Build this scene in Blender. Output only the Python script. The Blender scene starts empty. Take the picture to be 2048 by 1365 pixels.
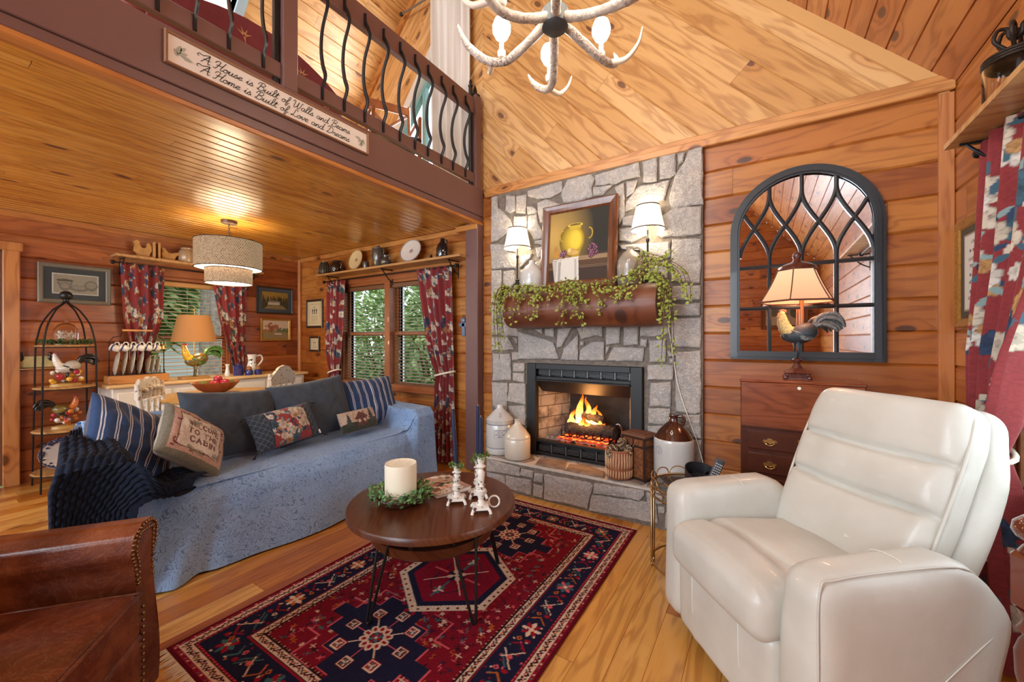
import bpy, bmesh, math, random
import numpy as np
from mathutils import Vector, Matrix, noise
random.seed(7)
SC = bpy.context.scene
COL = SC.collection
PI = math.pi

# ------------------------------------------------------------------ camera, sky, large lights, exposure
# +Y runs to the fireplace wall, +X to the curtained wall on the right; metres, floor at z = 0
cam_data = bpy.data.cameras.new('camera')
cam_data.sensor_width = 36.0
cam_data.lens = 794.4 / 2048 * 36.0
cam_data.shift_y = -5.5 / 2048
cam_data.clip_start = 0.05
cam = bpy.data.objects.new('camera', cam_data)
COL.objects.link(cam)
cam.location = (0, 0, 1.28)
cam.rotation_euler = (math.radians(90), 0, 0.565)
SC.camera = cam

world = bpy.data.worlds.new('sky')
SC.world = world
world.use_nodes = True
wn = world.node_tree
bgn = wn.nodes['Background']
bgn.inputs[0].default_value = (0.86, 0.93, 1.0, 1)
bgn.inputs[1].default_value = 1.6

def area(name, loc, rot, sx, sy, power, col=(1, 1, 1)):
    l = bpy.data.lights.new(name, 'AREA')
    l.shape = 'RECTANGLE'; l.size = sx; l.size_y = sy; l.energy = power; l.color = col
    o = bpy.data.objects.new(name, l); COL.objects.link(o)
    o.location = loc; o.rotation_euler = rot
    return o
def point(name, loc, power, col=(1, .78, .5), r=.03):
    l = bpy.data.lights.new(name, 'POINT'); l.energy = power; l.color = col; l.shadow_soft_size = r
    o = bpy.data.objects.new(name, l); COL.objects.link(o); o.location = loc
    return o
# added fill lights behind the camera, then daylight at the gable and right windows
area('fill_behind_camera', (-1.9, -2.95, 1.75), (math.radians(90), 0, 0), 2.9, 1.7, 85, (.80, .90, 1))
area('fill_behind_camera_far', (-4.5, -2.95, 1.5), (math.radians(90), 0, 0), 1.5, 1.4, 34, (.80, .90, 1))
area('fill_behind_camera_upper', (-2.3, -2.9, 3.9), (math.radians(75), 0, 0), 2.2, 1.5, 85, (.82, .91, 1))
area('fill_loft_back', (-4.0, -2.8, 3.7), (math.radians(90), 0, math.radians(0)), 1.6, 1.0, 45, (.86, .93, 1))  # added loft fill, no window stands behind it
area('daylight_gable_window', (-3.35, 3.06, 3.6), (math.radians(-90), 0, 0), .9, .9, 22, (.92, .97, 1))
area('daylight_right_window', (.86, 1.88, 1.35), (math.radians(90), 0, math.radians(90)), 1.1, 1.2, 5, (.82, .92, 1))

SC.view_settings.view_transform = 'Standard'
SC.view_settings.look = 'None'
SC.view_settings.gamma = 1
SC.view_settings.use_curve_mapping = False
SC.view_settings.exposure = 0.72
SC.cycles.max_bounces = 8
SC.cycles.use_denoising = True

# ------------------------------------------------------------------ geometry helper
class G:
    """collects vertices and faces, links them as ONE mesh object"""
    def __init__(self):
        self.v = []; self.f = []; self.m = []; self.col = None; self.wc = None
    def add(self, vs, fs, mi=0):
        n = len(self.v)
        self.v += [tuple(p) for p in vs]
        self.f += [tuple(i + n for i in q) for q in fs]
        self.m += [mi] * len(fs)
        return self
    def box(self, c, s, rz=0, b=0, M=None, mi=0):
        hx, hy, hz = s[0] / 2, s[1] / 2, s[2] / 2
        if b > 0:
            b = min(b, hx * .98, hy * .98, hz * .98)
            vs = []; idx = {}
            for X in (-1, 1):
                for Y in (-1, 1):
                    for Z in (-1, 1):
                        for k in range(3):
                            p = [X * (hx - (b if k != 0 else 0)), Y * (hy - (b if k != 1 else 0)), Z * (hz - (b if k != 2 else 0))]
                            idx[(X, Y, Z, k)] = len(vs); vs.append(p)
            fs = []
            I = lambda *a: idx[a]
            for s_ in (-1, 1):
                fs.append([I(s_, -1, -1, 0), I(s_, 1, -1, 0), I(s_, 1, 1, 0), I(s_, -1, 1, 0)])
                fs.append([I(-1, s_, -1, 1), I(1, s_, -1, 1), I(1, s_, 1, 1), I(-1, s_, 1, 1)])
                fs.append([I(-1, -1, s_, 2), I(1, -1, s_, 2), I(1, 1, s_, 2), I(-1, 1, s_, 2)])
            for a in (-1, 1):
                for c_ in (-1, 1):
                    fs.append([I(a, c_, -1, 0), I(a, c_, 1, 0), I(a, c_, 1, 1), I(a, c_, -1, 1)])
                    fs.append([I(a, -1, c_, 0), I(a, 1, c_, 0), I(a, 1, c_, 2), I(a, -1, c_, 2)])
                    fs.append([I(-1, a, c_, 1), I(1, a, c_, 1), I(1, a, c_, 2), I(-1, a, c_, 2)])
                    for d_ in (-1, 1):
                        fs.append([I(a, c_, d_, 0), I(a, c_, d_, 1), I(a, c_, d_, 2)])
        else:
            vs = [(x * hx, y * hy, z * hz) for x in (-1, 1) for y in (-1, 1) for z in (-1, 1)]
            fs = [(0, 1, 3, 2), (4, 6, 7, 5), (0, 4, 5, 1), (2, 3, 7, 6), (0, 2, 6, 4), (1, 5, 7, 3)]
        R = Matrix.Rotation(rz, 3, 'Z') if rz else None
        out = []
        for p in vs:
            q = Vector(p)
            if R: q = R @ q
            q = q + Vector(c)
            if M: q = M @ q
            out.append(tuple(q))
        return self.add(out, fs, mi)
    def lathe(self, prof, c=(0, 0, 0), seg=24, M=None, mi=0, sx=1, sy=1, caps=True):
        vs = []; fs = []
        for r, z in prof:
            for k in range(seg):
                a = 2 * PI * k / seg
                vs.append((r * math.cos(a) * sx, r * math.sin(a) * sy, z))
        n = len(prof)
        for i in range(n - 1):
            for k in range(seg):
                k2 = (k + 1) % seg
                fs.append((i * seg + k, i * seg + k2, (i + 1) * seg + k2, (i + 1) * seg + k))
        if caps:
            if prof[0][0] > 1e-4: fs.append(tuple(range(seg))[::-1])
            if prof[-1][0] > 1e-4: fs.append(tuple(range((n - 1) * seg, n * seg)))
        out = []
        for p in vs:
            q = Vector(p)
            if M: q = M @ q
            out.append(tuple(q + Vector(c)))
        return self.add(out, fs, mi)
    def tube(self, pts, r, seg=8, closed=False, mi=0, flat=None):
        pts = [Vector(p) for p in pts]
        n = len(pts)
        rs = r if isinstance(r, (list, tuple)) else [r] * n
        up = None; vs = []; fs = []
        for i in range(n):
            if closed: t = pts[(i + 1) % n] - pts[i - 1]
            elif i == 0: t = pts[1] - pts[0]
            elif i == n - 1: t = pts[-1] - pts[-2]
            else: t = pts[i + 1] - pts[i - 1]
            if t.length < 1e-9: t = Vector((0, 0, 1))
            t.normalize()
            if up is None:
                up = Vector((0, 0, 1)) if abs(t.z) < .9 else Vector((1, 0, 0))
            a = t.cross(up)
            if a.length < 1e-6: a = t.cross(Vector((1, 0, 0)))
            a.normalize(); b = a.cross(t); up = b
            for k in range(seg):
                an = 2 * PI * k / seg
                ca, sa = math.cos(an), math.sin(an)
                if flat: ca *= flat
                vs.append(tuple(pts[i] + (a * ca + b * sa) * rs[i]))
        m = n if closed else n - 1
        for i in range(m):
            j = (i + 1) % n
            for k in range(seg):
                k2 = (k + 1) % seg
                fs.append((i * seg + k, i * seg + k2, j * seg + k2, j * seg + k))
        if not closed:
            fs.append(tuple(range(seg))[::-1]); fs.append(tuple(range((n - 1) * seg, n * seg)))
        return self.add(vs, fs, mi)
    def ball(self, c, r, seg=12, M=None, mi=0):
        if not isinstance(r, (list, tuple)): r = (r, r, r)
        rings = max(6, seg // 2 + 2)
        vs = []; fs = []
        for i in range(1, rings):
            ph = PI * i / rings
            for k in range(seg):
                a = 2 * PI * k / seg
                vs.append((r[0] * math.sin(ph) * math.cos(a), r[1] * math.sin(ph) * math.sin(a), -r[2] * math.cos(ph)))
        for i in range(rings - 2):
            for k in range(seg):
                k2 = (k + 1) % seg
                fs.append((i * seg + k, i * seg + k2, (i + 1) * seg + k2, (i + 1) * seg + k))
        b = len(vs); vs.append((0, 0, -r[2])); vs.append((0, 0, r[2]))
        for k in range(seg):
            k2 = (k + 1) % seg
            fs.append((k2, k, b)); fs.append(((rings - 2) * seg + k, (rings - 2) * seg + k2, b + 1))
        out = []
        for p in vs:
            q = Vector(p)
            if M: q = M @ q
            out.append(tuple(q + Vector(c)))
        return self.add(out, fs, mi)
    def prism(self, poly, y0, y1, fn=None, mi=0):
        """poly of (a, b); fn(a, b, t) gives the point, default extrudes along z"""
        fn = fn or (lambda a, b, t: (a, b, t))
        n = len(poly)
        vs = [fn(a, b, y0) for a, b in poly] + [fn(a, b, y1) for a, b in poly]
        fs = [tuple(range(n))[::-1], tuple(range(n, 2 * n))]
        for i in range(n):
            j = (i + 1) % n
            fs.append((i, j, n + j, n + i))
        return self.add(vs, fs, mi)
    def grid(self, fn, nu, nv, mi=0, closed_u=False):
        vs = [fn(i / (nu if closed_u else nu - 1), j / (nv - 1)) for j in range(nv) for i in range(nu)]
        fs = []
        for j in range(nv - 1):
            for i in range(nu if closed_u else nu - 1):
                i2 = (i + 1) % nu
                fs.append((j * nu + i, j * nu + i2, (j + 1) * nu + i2, (j + 1) * nu + i))
        return self.add(vs, fs, mi)
    def rbox(self, c, s, r, n=6, rz=0, fn=None, M=None, mi=0):
        """rounded box with n subdivisions a side; fn deforms local points"""
        vs = []; fs = []; key = {}
        h = [s[0] / 2, s[1] / 2, s[2] / 2]
        def V(p):
            k = (round(p[0], 5), round(p[1], 5), round(p[2], 5))
            if k in key: return key[k]
            q = [p[i] * h[i] for i in range(3)]
            inner = [max(-(h[i] - r), min(h[i] - r, q[i])) for i in range(3)]
            d = Vector([q[i] - inner[i] for i in range(3)])
            if d.length > 1e-9:
                d.normalize(); q = [inner[i] + d[i] * r for i in range(3)]
            key[k] = len(vs); vs.append(q); return key[k]
        def warp(t): return math.sin(t * PI / 2) if n > 3 else t
        ts = [warp(-1 + 2 * i / n) for i in range(n + 1)]
        for ax in range(3):
            u, v = (ax + 1) % 3, (ax + 2) % 3
            for s_ in (-1, 1):
                for i in range(n):
                    for j in range(n):
                        q = []
                        for a_, b_ in ((i, j), (i + 1, j), (i + 1, j + 1), (i, j + 1)):
                            p = [0, 0, 0]; p[ax] = s_; p[u] = ts[a_]; p[v] = ts[b_]
                            q.append(V(p))
                        fs.append(tuple(q) if s_ > 0 else tuple(q[::-1]))
        R = Matrix.Rotation(rz, 3, 'Z') if rz else None
        out = []
        for p in vs:
            q = Vector(fn(p)) if fn else Vector(p)
            if R: q = R @ q
            q = q + Vector(c)
            if M: q = M @ q
            out.append(tuple(q))
        return self.add(out, fs, mi)
    def build(self, name, mats, parent=None, smooth=None, loc=None, rz=0):
        me = bpy.data.meshes.new(name)
        me.from_pydata(self.v, [], self.f)
        if not isinstance(mats, (list, tuple)): mats = [mats]
        for m in mats: me.materials.append(m)
        if len(mats) > 1: me.polygons.foreach_set('material_index', self.m)
        if self.col is not None:
            a = me.color_attributes.new('col', 'FLOAT_COLOR', 'POINT')
            arr = np.ones((len(self.v), 4), np.float32); arr[:, :3] = np.asarray(self.col, np.float32).reshape(-1, 3)
            a.data.foreach_set('color', arr.ravel())
        if self.wc is not None:
            a = me.attributes.new('wc', 'FLOAT_VECTOR', 'POINT')
            a.data.foreach_set('vector', np.asarray(self.wc, np.float32).ravel())
        if smooth is not None:
            me.shade_smooth()
            if smooth < 179:
                try: me.set_sharp_from_angle(angle=math.radians(smooth))
                except Exception: pass
        bm = bmesh.new(); bm.from_mesh(me)
        if len(self.f) < 60000: bmesh.ops.recalc_face_normals(bm, faces=bm.faces)
        bm.to_mesh(me); bm.free()
        me.update()
        o = bpy.data.objects.new(name, me)
        COL.objects.link(o)
        if parent: o.parent = parent
        if loc: o.location = loc
        if rz: o.rotation_euler = (0, 0, rz)
        return o

def tag(o, label=None, cat=None, group=None, kind=None):
    if label: o['label'] = label
    if cat: o['category'] = cat
    if group: o['group'] = group
    if kind: o['kind'] = kind
    return o
def thing(name, label, cat, loc=(0, 0, 0), rz=0, group=None):
    o = bpy.data.objects.new(name, None); COL.objects.link(o)
    o.empty_display_size = .05
    o.location = loc; o.rotation_euler = (0, 0, rz)
    return tag(o, label, cat, group)
def dup(root, loc=None, rz=None, label=None, group=None, scale=None):
    r = root.copy(); COL.objects.link(r)
    if loc is not None: r.location = loc
    if rz is not None: r.rotation_euler = (0, 0, rz)
    if scale is not None: r.scale = (scale,) * 3
    if label: r['label'] = label
    if group: r['group'] = group
    def kids(src, dst):
        for ch in list(src.children):
            c = ch.copy(); COL.objects.link(c); c.parent = dst; kids(ch, c)
    kids(root, r)
    return r
def smoothpts(P, n=6):
    """Catmull-Rom through the points"""
    P = [Vector(p) for p in P]; out = []
    for i in range(len(P) - 1):
        p0 = P[max(i - 1, 0)]; p1 = P[i]; p2 = P[i + 1]; p3 = P[min(i + 2, len(P) - 1)]
        for k in range(n):
            t = k / n
            out.append(.5 * ((2 * p1) + (p2 - p0) * t + (2 * p0 - 5 * p1 + 4 * p2 - p3) * t * t + (3 * p1 - p0 - 3 * p2 + p3) * t ** 3))
    out.append(P[-1]); return out
def lerp(a, b, t): return a + (b - a) * t
def pw(x, pts):
    """piecewise linear"""
    if x <= pts[0][0]: return pts[0][1]
    for (a, fa), (b, fb) in zip(pts, pts[1:]):
        if x <= b: return fa + (fb - fa) * (x - a) / (b - a)
    return pts[-1][1]
def sst(a, b, x):
    t = max(0, min(1, (x - a) / (b - a))); return t * t * (3 - 2 * t)
def srgb(r, g, b):
    f = lambda c: (c / 255) / 12.92 if c / 255 <= .04045 else (((c / 255) + .055) / 1.055) ** 2.4
    return (f(r), f(g), f(b))

# ------------------------------------------------------------------ materials
class NT:
    def __init__(self, name):
        self.m = bpy.data.materials.new(name); self.m.use_nodes = True
        self.t = self.m.node_tree; self.n = self.t.nodes
        self.b = self.n['Principled BSDF']
    def node(self, t, **k):
        x = self.n.new(t)
        for a, v in k.items(): setattr(x, a, v)
        return x
    def link(self, a, b): self.t.links.new(a, b)
    def val(self, inp, v):
        if hasattr(v, 'is_output') or isinstance(v, bpy.types.NodeSocket): self.link(v, inp)
        else: inp.default_value = v
    def math(self, op, a, b=0.0, c=None, clamp=False):
        x = self.node('ShaderNodeMath', operation=op, use_clamp=clamp)
        self.val(x.inputs[0], a); self.val(x.inputs[1], b)
        if c is not None: self.val(x.inputs[2], c)
        return x.outputs[0]
    def comb(self, a, b, c):
        x = self.node('ShaderNodeCombineXYZ')
        for i, v in enumerate((a, b, c)): self.val(x.inputs[i], v)
        return x.outputs[0]
    def sep(self, v):
        x = self.node('ShaderNodeSeparateXYZ'); self.link(v, x.inputs[0]); return x.outputs
    def noise(self, vec, scale, detail=2, rough=.5, dist=0, dims='3D'):
        x = self.node('ShaderNodeTexNoise', noise_dimensions=dims)
        if vec is not None: self.link(vec, x.inputs['Vector'])
        x.inputs['Scale'].default_value = scale; x.inputs['Detail'].default_value = detail
        x.inputs['Roughness'].default_value = rough; x.inputs['Distortion'].default_value = dist
        return x
    def ramp(self, fac, stops, interp='LINEAR'):
        x = self.node('ShaderNodeValToRGB'); x.color_ramp.interpolation = interp
        e = x.color_ramp.elements
        while len(e) < len(stops): e.new(.5)
        for i, (p, c) in enumerate(stops):
            e[i].position = p; e[i].color = (*c, 1) if len(c) == 3 else c
        self.val(x.inputs[0], fac)
        return x.outputs[0]
    def mix(self, fac, a, b, mode='MIX'):
        x = self.node('ShaderNodeMix', data_type='RGBA', blend_type=mode)
        self.val(x.inputs[0], fac)
        for i, v in ((6, a), (7, b)):
            if isinstance(v, tuple): x.inputs[i].default_value = (*v, 1) if len(v) == 3 else v
            else: self.link(v, x.inputs[i])
        return x.outputs[2]
    def bump(self, h, strength=.3, dist=.01):
        x = self.node('ShaderNodeBump'); x.inputs['Strength'].default_value = strength
        x.inputs['Distance'].default_value = dist; self.link(h, x.inputs['Height'])
        self.link(x.outputs[0], self.b.inputs['Normal'])
        return x
    def objc(self):
        return self.node('ShaderNodeTexCoord').outputs['Object']
    def attr(self, name):
        return self.node('ShaderNodeAttribute', attribute_name=name)
    def set(self, **k):
        for a, v in k.items():
            self.val(self.b.inputs[a.replace('_', ' ')], (*v, 1) if isinstance(v, tuple) and len(v) == 3 else v)
        return self

_cache = {}
def plain(name, col, rough=.5, metal=0, spec=.5, coat=0, nscale=0, namt=.15, bump=0, bscale=80, em=None, ems=0, sheen=0, trans=0):
    if name in _cache: return _cache[name]
    t = NT(name)
    base = col
    if nscale:
        n = t.noise(t.objc(), nscale, 4)
        base = t.ramp(n.outputs[0], [(.3, tuple(c * (1 - namt) for c in col)), (.7, tuple(min(1, c * (1 + namt)) for c in col))])
        t.link(base, t.b.inputs['Base Color'])
    else: t.set(Base_Color=col)
    t.set(Roughness=rough, Metallic=metal)
    t.b.inputs['Specular IOR Level'].default_value = spec
    t.b.inputs['Coat Weight'].default_value = coat
    t.b.inputs['Sheen Weight'].default_value = sheen
    t.b.inputs['Transmission Weight'].default_value = trans
    if bump:
        n = t.noise(t.objc(), bscale, 3); t.bump(n.outputs[0], bump, .004)
    if em:
        t.b.inputs['Emission Color'].default_value = (*em, 1); t.b.inputs['Emission Strength'].default_value = ems
    _cache[name] = t.m
    return t.m

def wood(name, c1, c2, c3, dark, rough=.35, coat=.25, knots=.5, src='wc', axis=0, ring=1.0, bump=.12, var=1.0, fine=.28):
    """pine / stained timber. source 'wc' = (along, across, board seed); else object coordinates with the grain along axis"""
    t = NT(name)
    if src == 'wc':
        s = t.sep(t.attr('wc').outputs['Vector']); a, c, sd = s[0], s[1], s[2]
        depth = sd
    else:
        s = t.sep(t.objc()); ax = [(0, 1, 2), (1, 0, 2), (2, 0, 1)][axis]
        a = s[ax[0]]; c = t.math('ADD', s[ax[1]], t.math('MULTIPLY', s[ax[2]], .7)); sd = None
        info = t.node('ShaderNodeObjectInfo'); sd = t.math('MULTIPLY', info.outputs['Random'], 31.0)
        depth = sd
    a2 = t.math('ADD', a, t.math('MULTIPLY', sd, 3.17))
    c2_ = t.math('ADD', c, t.math('MULTIPLY', sd, 1.31))
    # knots
    vo = t.node('ShaderNodeTexVoronoi', voronoi_dimensions='2D')
    t.link(t.comb(t.math('MULTIPLY', a2, 1.9), t.math('MULTIPLY', c2_, 4.2), 0), vo.inputs['Vector'])
    vo.inputs['Scale'].default_value = 1.0
    cr = t.sep(vo.outputs['Color'])[0]
    sel = t.math('GREATER_THAN', cr, 1 - knots)
    mr = t.node('ShaderNodeMapRange'); mr.interpolation_type = 'SMOOTHSTEP'
    t.link(vo.outputs['Distance'], mr.inputs[0]); mr.inputs[1].default_value = .105; mr.inputs[2].default_value = .065
    mr.inputs[3].default_value = 0; mr.inputs[4].default_value = 1
    kn = t.math('MULTIPLY', mr.outputs[0], sel)
    mh = t.node('ShaderNodeMapRange'); mh.interpolation_type = 'SMOOTHSTEP'
    t.link(vo.outputs['Distance'], mh.inputs[0]); mh.inputs[1].default_value = .33; mh.inputs[2].default_value = .03
    mh.inputs[3].default_value = 0; mh.inputs[4].default_value = 1
    halo = t.math('MULTIPLY', mh.outputs[0], sel)
    n1 = t.noise(t.comb(t.math('MULTIPLY', a2, 0.7), t.math('MULTIPLY', c2_, 5.0), depth), 1.6, 3, .5, .4)
    ph = t.math('ADD', t.math('MULTIPLY', c2_, 42.0 * ring), t.math('MULTIPLY', n1.outputs[0], 34.0 * ring))
    ph = t.math('ADD', ph, t.math('MULTIPLY', halo, 9.0))
    sn = t.math('MULTIPLY_ADD', t.math('SINE', ph), .5, .5)
    sn = t.math('POWER', sn, 2.2)
    fn = t.noise(t.comb(t.math('MULTIPLY', a2, 5.0), t.math('MULTIPLY', c2_, 170.0), depth), 1.0, 3, .6)
    wn_ = t.node('ShaderNodeTexWhiteNoise', noise_dimensions='1D'); t.link(sd, wn_.inputs['W'])
    bl = t.noise(t.comb(t.math('MULTIPLY', a2, .8), t.math('MULTIPLY', c2_, 3.0), depth), 1.0, 2)
    f = t.math('ADD', t.math('MULTIPLY', wn_.outputs['Value'], .55 * var), t.math('MULTIPLY', bl.outputs[0], .5))
    base = t.ramp(f, [(.18, c1), (.5, c2), (.85, c3)])
    g = t.math('ADD', t.math('MULTIPLY', sn, .42), t.math('MULTIPLY', fn.outputs[0], fine))
    base = t.mix(t.math('MULTIPLY', g, 1.15, clamp=True), base, t.mix(1.0, base, (.50, .36, .25), 'MULTIPLY'))
    base = t.mix(t.math('MULTIPLY', halo, .45), base, t.mix(1.0, base, (.72, .45, .28), 'MULTIPLY'))
    base = t.mix(t.math('MULTIPLY', kn, .85), base, dark)
    t.link(base, t.b.inputs['Base Color'])
    t.set(Roughness=rough)
    t.b.inputs['Coat Weight'].default_value = coat
    t.b.inputs['Coat Roughness'].default_value = .22
    h = t.math('ADD', t.math('MULTIPLY', sn, .5), fn.outputs[0])
    t.bump(h, bump, .0015)
    return t.m

def vcol(name, rough=.8, sheen=0, bump=0, bscale=300, coat=0, spec=.4, bd=.002):
    t = NT(name)
    t.link(t.attr('col').outputs['Color'], t.b.inputs['Base Color'])
    t.set(Roughness=rough)
    t.b.inputs['Sheen Weight'].default_value = sheen
    t.b.inputs['Coat Weight'].default_value = coat
    t.b.inputs['Specular IOR Level'].default_value = spec
    if bump:
        n = t.noise(t.objc(), bscale, 2); t.bump(n.outputs[0], bump, bd)
    return t.m

WALL_RED = wood('knotty_pine_wall', srgb(150, 80, 28), srgb(182, 110, 44), srgb(206, 144, 72), (.05, .018, .01), .4, .15, .55)
WALL_DK = wood('reddish_pine_wall', srgb(120, 58, 26), srgb(152, 80, 36), srgb(182, 108, 56), (.04, .014, .008), .36, .25, .55)
GOLD = wood('golden_beadboard', srgb(194, 130, 46), srgb(216, 154, 62), srgb(228, 172, 82), (.08, .035, .015), .3, .35, .3, ring=1.3)
GABLE = wood('pale_pine_boards', srgb(200, 148, 84), srgb(218, 170, 106), srgb(230, 188, 130), (.10, .04, .02), .4, .15, .42)
FLOORW = wood('honey_pine_floor', srgb(160, 80, 22), srgb(210, 138, 50), srgb(238, 186, 100), (.10, .04, .015), .28, .3, .12, ring=1.2, bump=.05, var=1.5)
PINE = wood('pine_trim', srgb(186, 118, 58), srgb(204, 140, 74), srgb(216, 158, 94), (.1, .03, .01), .32, .25, .25, src='obj', axis=0)
PINE_Y = wood('pine_trim_along', srgb(186, 118, 58), srgb(204, 140, 74), srgb(216, 158, 94), (.1, .03, .01), .32, .25, .25, src='obj', axis=1)
PINE_Z = wood('pine_post', srgb(184, 114, 60), srgb(202, 136, 78), srgb(214, 154, 98), (.1, .03, .01), .32, .25, .3, src='obj', axis=2)
BROWN = plain('brown_paint', srgb(112, 82, 78), .42, nscale=3, namt=.06)
BLACK = plain('black_iron', (.012, .012, .013), .38, .3)

# ------------------------------------------------------------------ the room
D, L, R, HC = 3.12, 5.51, .875, 2.39       # fireplace wall y, left wall -x, right wall x, ceiling under the loft
RIDGE = -2.3175
ROOFS = 1.055
def roof_z(x): return 2.66 + min(R - x, x + L) * ROOFS

def clip_poly(poly, region):
    """Sutherland-Hodgman, region convex counter-clockwise"""
    out = poly
    n = len(region)
    for i in range(n):
        ax, ay = region[i]; bx, by = region[(i + 1) % n]
        inp, out = out, []
        if not inp: return []
        def side(p): return (bx - ax) * (p[1] - ay) - (by - ay) * (p[0] - ax)
        for k in range(len(inp)):
            p, q = inp[k - 1], inp[k]
            sp, sq = side(p), side(q)
            if (sp >= 0) != (sq >= 0):
                t = sp / (sp - sq); out.append((p[0] + (q[0] - p[0]) * t, p[1] + (q[1] - p[1]) * t))
            if sq >= 0: out.append(q)
    return out
def ccw(p):
    s = sum(p[i - 1][0] * p[i][1] - p[i][0] * p[i - 1][1] for i in range(len(p)))
    return p if s > 0 else p[::-1]
def boards(g, fn, a0, a1, c0, c1, bw, seg, regions, e=.008, gd=.006, rnd=None, jit=0):
    e, gd = e * 1.25, gd * 1.5
    """tongue-and-groove boards clipped to convex regions; fn(a, c, d) maps to the room, d = depth of the groove"""
    rnd = rnd or random.Random(3)
    if g.wc is None: g.wc = []
    k = 0
    c = c0
    while c < c1:
        w = bw * (1 + rnd.uniform(-jit, jit))
        a = a0 - rnd.uniform(0, seg)
        while a < a1:
            l = seg * rnd.uniform(.6, 1.3)
            sd = rnd.uniform(0, 90)
            for q0, q1, d0, d1 in ((c, c + e, gd, 0), (c + e, c + w - e, 0, 0), (c + w - e, c + w, 0, gd)):
                poly = [(a + .0008, q0), (a + l - .0008, q0), (a + l - .0008, q1), (a + .0008, q1)]
                for rg in regions:
                    p = clip_poly(poly, rg)
                    if len(p) < 3: continue
                    ds = [d0 + (d1 - d0) * (y - q0) / (q1 - q0) for x, y in p]
                    g.add([fn(x, y, dd) for (x, y), dd in zip(p, ds)], [tuple(range(len(p)))])
                    g.wc += [(x - a, y - c, sd) for x, y in p]
            a += l
        c += w; k += 1
    return g
def rect(x0, y0, x1, y1): return [(x0, y0), (x1, y0), (x1, y1), (x0, y1)]
def around(x0, y0, x1, y1, hx0, hy0, hx1, hy1):
    """the four rectangles left around an opening"""
    return [rect(x0, y0, hx0, y1), rect(hx1, y0, x1, y1), rect(hx0, y0, hx1, hy0), rect(hx0, hy1, hx1, y1)]
def backer(g, fn, regions):
    """a thick slab behind the boards so nothing outside shows through the grooves"""
    for rg in regions:
        n = len(rg)
        vs = [fn(x, y, .0125) for x, y in rg] + [fn(x, y, .12) for x, y in rg]
        fs = [tuple(range(n)), tuple(range(n, 2 * n))] + [(i, (i + 1) % n, n + (i + 1) % n, n + i) for i in range(n)]
        g.add(vs, fs, 1); g.wc += [(0, 0, 0)] * (2 * n)
DARKW = plain('board_shadow_gap', (.10, .035, .012), .8)
def S(name, g, mats, smooth=None): return tag(g.build(name, mats, smooth=smooth), kind='structure')

# floor
g = G(); boards(g, lambda a, c, d: (c, a, -d * .5), -3, D, -L, R, .125, 2.6, [rect(-3, -L, D, R)], e=.0012, gd=.004, rnd=random.Random(5))
backer(g, lambda a, c, d: (c, a, -d), [rect(-3, -L, D, R)])
S('floor', g, [FLOORW, DARKW])

# fireplace wall (log courses) with window_2
W2 = (-4.55, .70, -2.80, 1.95)
regs = around(-L, 0, RIDGE + .02, HC + .3, *W2)
g = G(); boards(g, lambda a, c, d: (a, D + d, c), -L, -2.2, -.014, 2.66, .19, 2.4, regs, rnd=random.Random(12))
backer(g, lambda a, c, d: (a, D + d, c), regs); S('wall_window_side', g, [WALL_RED, DARKW])
regs = around(RIDGE + .02, 0, R, 2.66, -1.75, .27, -.79, 1.07)
g = G(); boards(g, lambda a, c, d: (a, D + d, c), -L, R, -.014, 2.66, .19, 3.2, regs, rnd=random.Random(11))
backer(g, lambda a, c, d: (a, D + d, c), regs)
S('wall_fireplace', g, [WALL_RED, DARKW])

# gable above, boards running parallel to the roof slopes
cs, sn_ = math.cos(math.atan(ROOFS)), math.sin(math.atan(ROOFS))
def gb_r(a, c, d): return (a * cs + c * sn_, D + d, -a * sn_ + c * cs)       # boards falling to the right
def inv_r(p): return (p[0] * cs - p[1] * sn_, p[0] * sn_ + p[1] * cs)
def gb_l(a, c, d): return (a * cs - c * sn_, D + d, a * sn_ + c * cs)
def inv_l(p): return (p[0] * cs + p[1] * sn_, -p[0] * sn_ + p[1] * cs)
rr = [[(RIDGE, 2.66), (R, 2.66), (RIDGE, 2.66 + (R - RIDGE) * ROOFS)]]
rl = [[(-L, 2.66), (-3.75, 2.66), (-3.75, roof_z(-3.75))],
      [(-3.75, 3.45), (-2.55, 4.95), (-2.55, roof_z(-2.55)), (-3.75, roof_z(-3.75))],
      [(-2.55, 2.66), (RIDGE, 2.66), (RIDGE, roof_z(RIDGE)), (-2.55, roof_z(-2.55))]]
g = G()
RR = [ccw([inv_r(p) for p in q]) for q in rr]
boards(g, gb_r, -7, 2, 0.02, 4.4, .175, 2.4, RR, e=.005, gd=.005, rnd=random.Random(21))
backer(g, gb_r, RR)
RL = [ccw([inv_l(p) for p in q]) for q in rl]
boards(g, gb_l, -7, 6, 2.0, 6.4, .175, 2.4, RL, e=.005, gd=.005, rnd=random.Random(22))
backer(g, gb_l, RL)
S('wall_gable', g, [GABLE, DARKW])

# left wall with door_1 and window_1
W1 = (1.42, .62, 2.25, 1.95); D1 = (-.38, 0, .537, 2.04)
regs = [rect(-3, 0, D1[0], HC), rect(D1[0], D1[3], D1[2], HC)] + around(D1[2], 0, D, HC, *W1)
fl = lambda a, c, d: (-L - d, a, c)
g = G(); boards(g, fl, -3, D, -.089, HC, .19, 2.6, regs, rnd=random.Random(31)); backer(g, fl, regs)
S('wall_left', g, [WALL_DK, DARKW])
# right wall with window_3
W3 = (1.28, .62, 2.49, 2.0)
regs = around(-3, 0, D, 2.66, *W3)
fr = lambda a, c, d: (R + d, a, c)
g = G(); boards(g, fr, -3, D, -.014, 2.66, .19, 2.6, regs, rnd=random.Random(41)); backer(g, fr, regs)
S('wall_right', g, [WALL_RED, DARKW])
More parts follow.
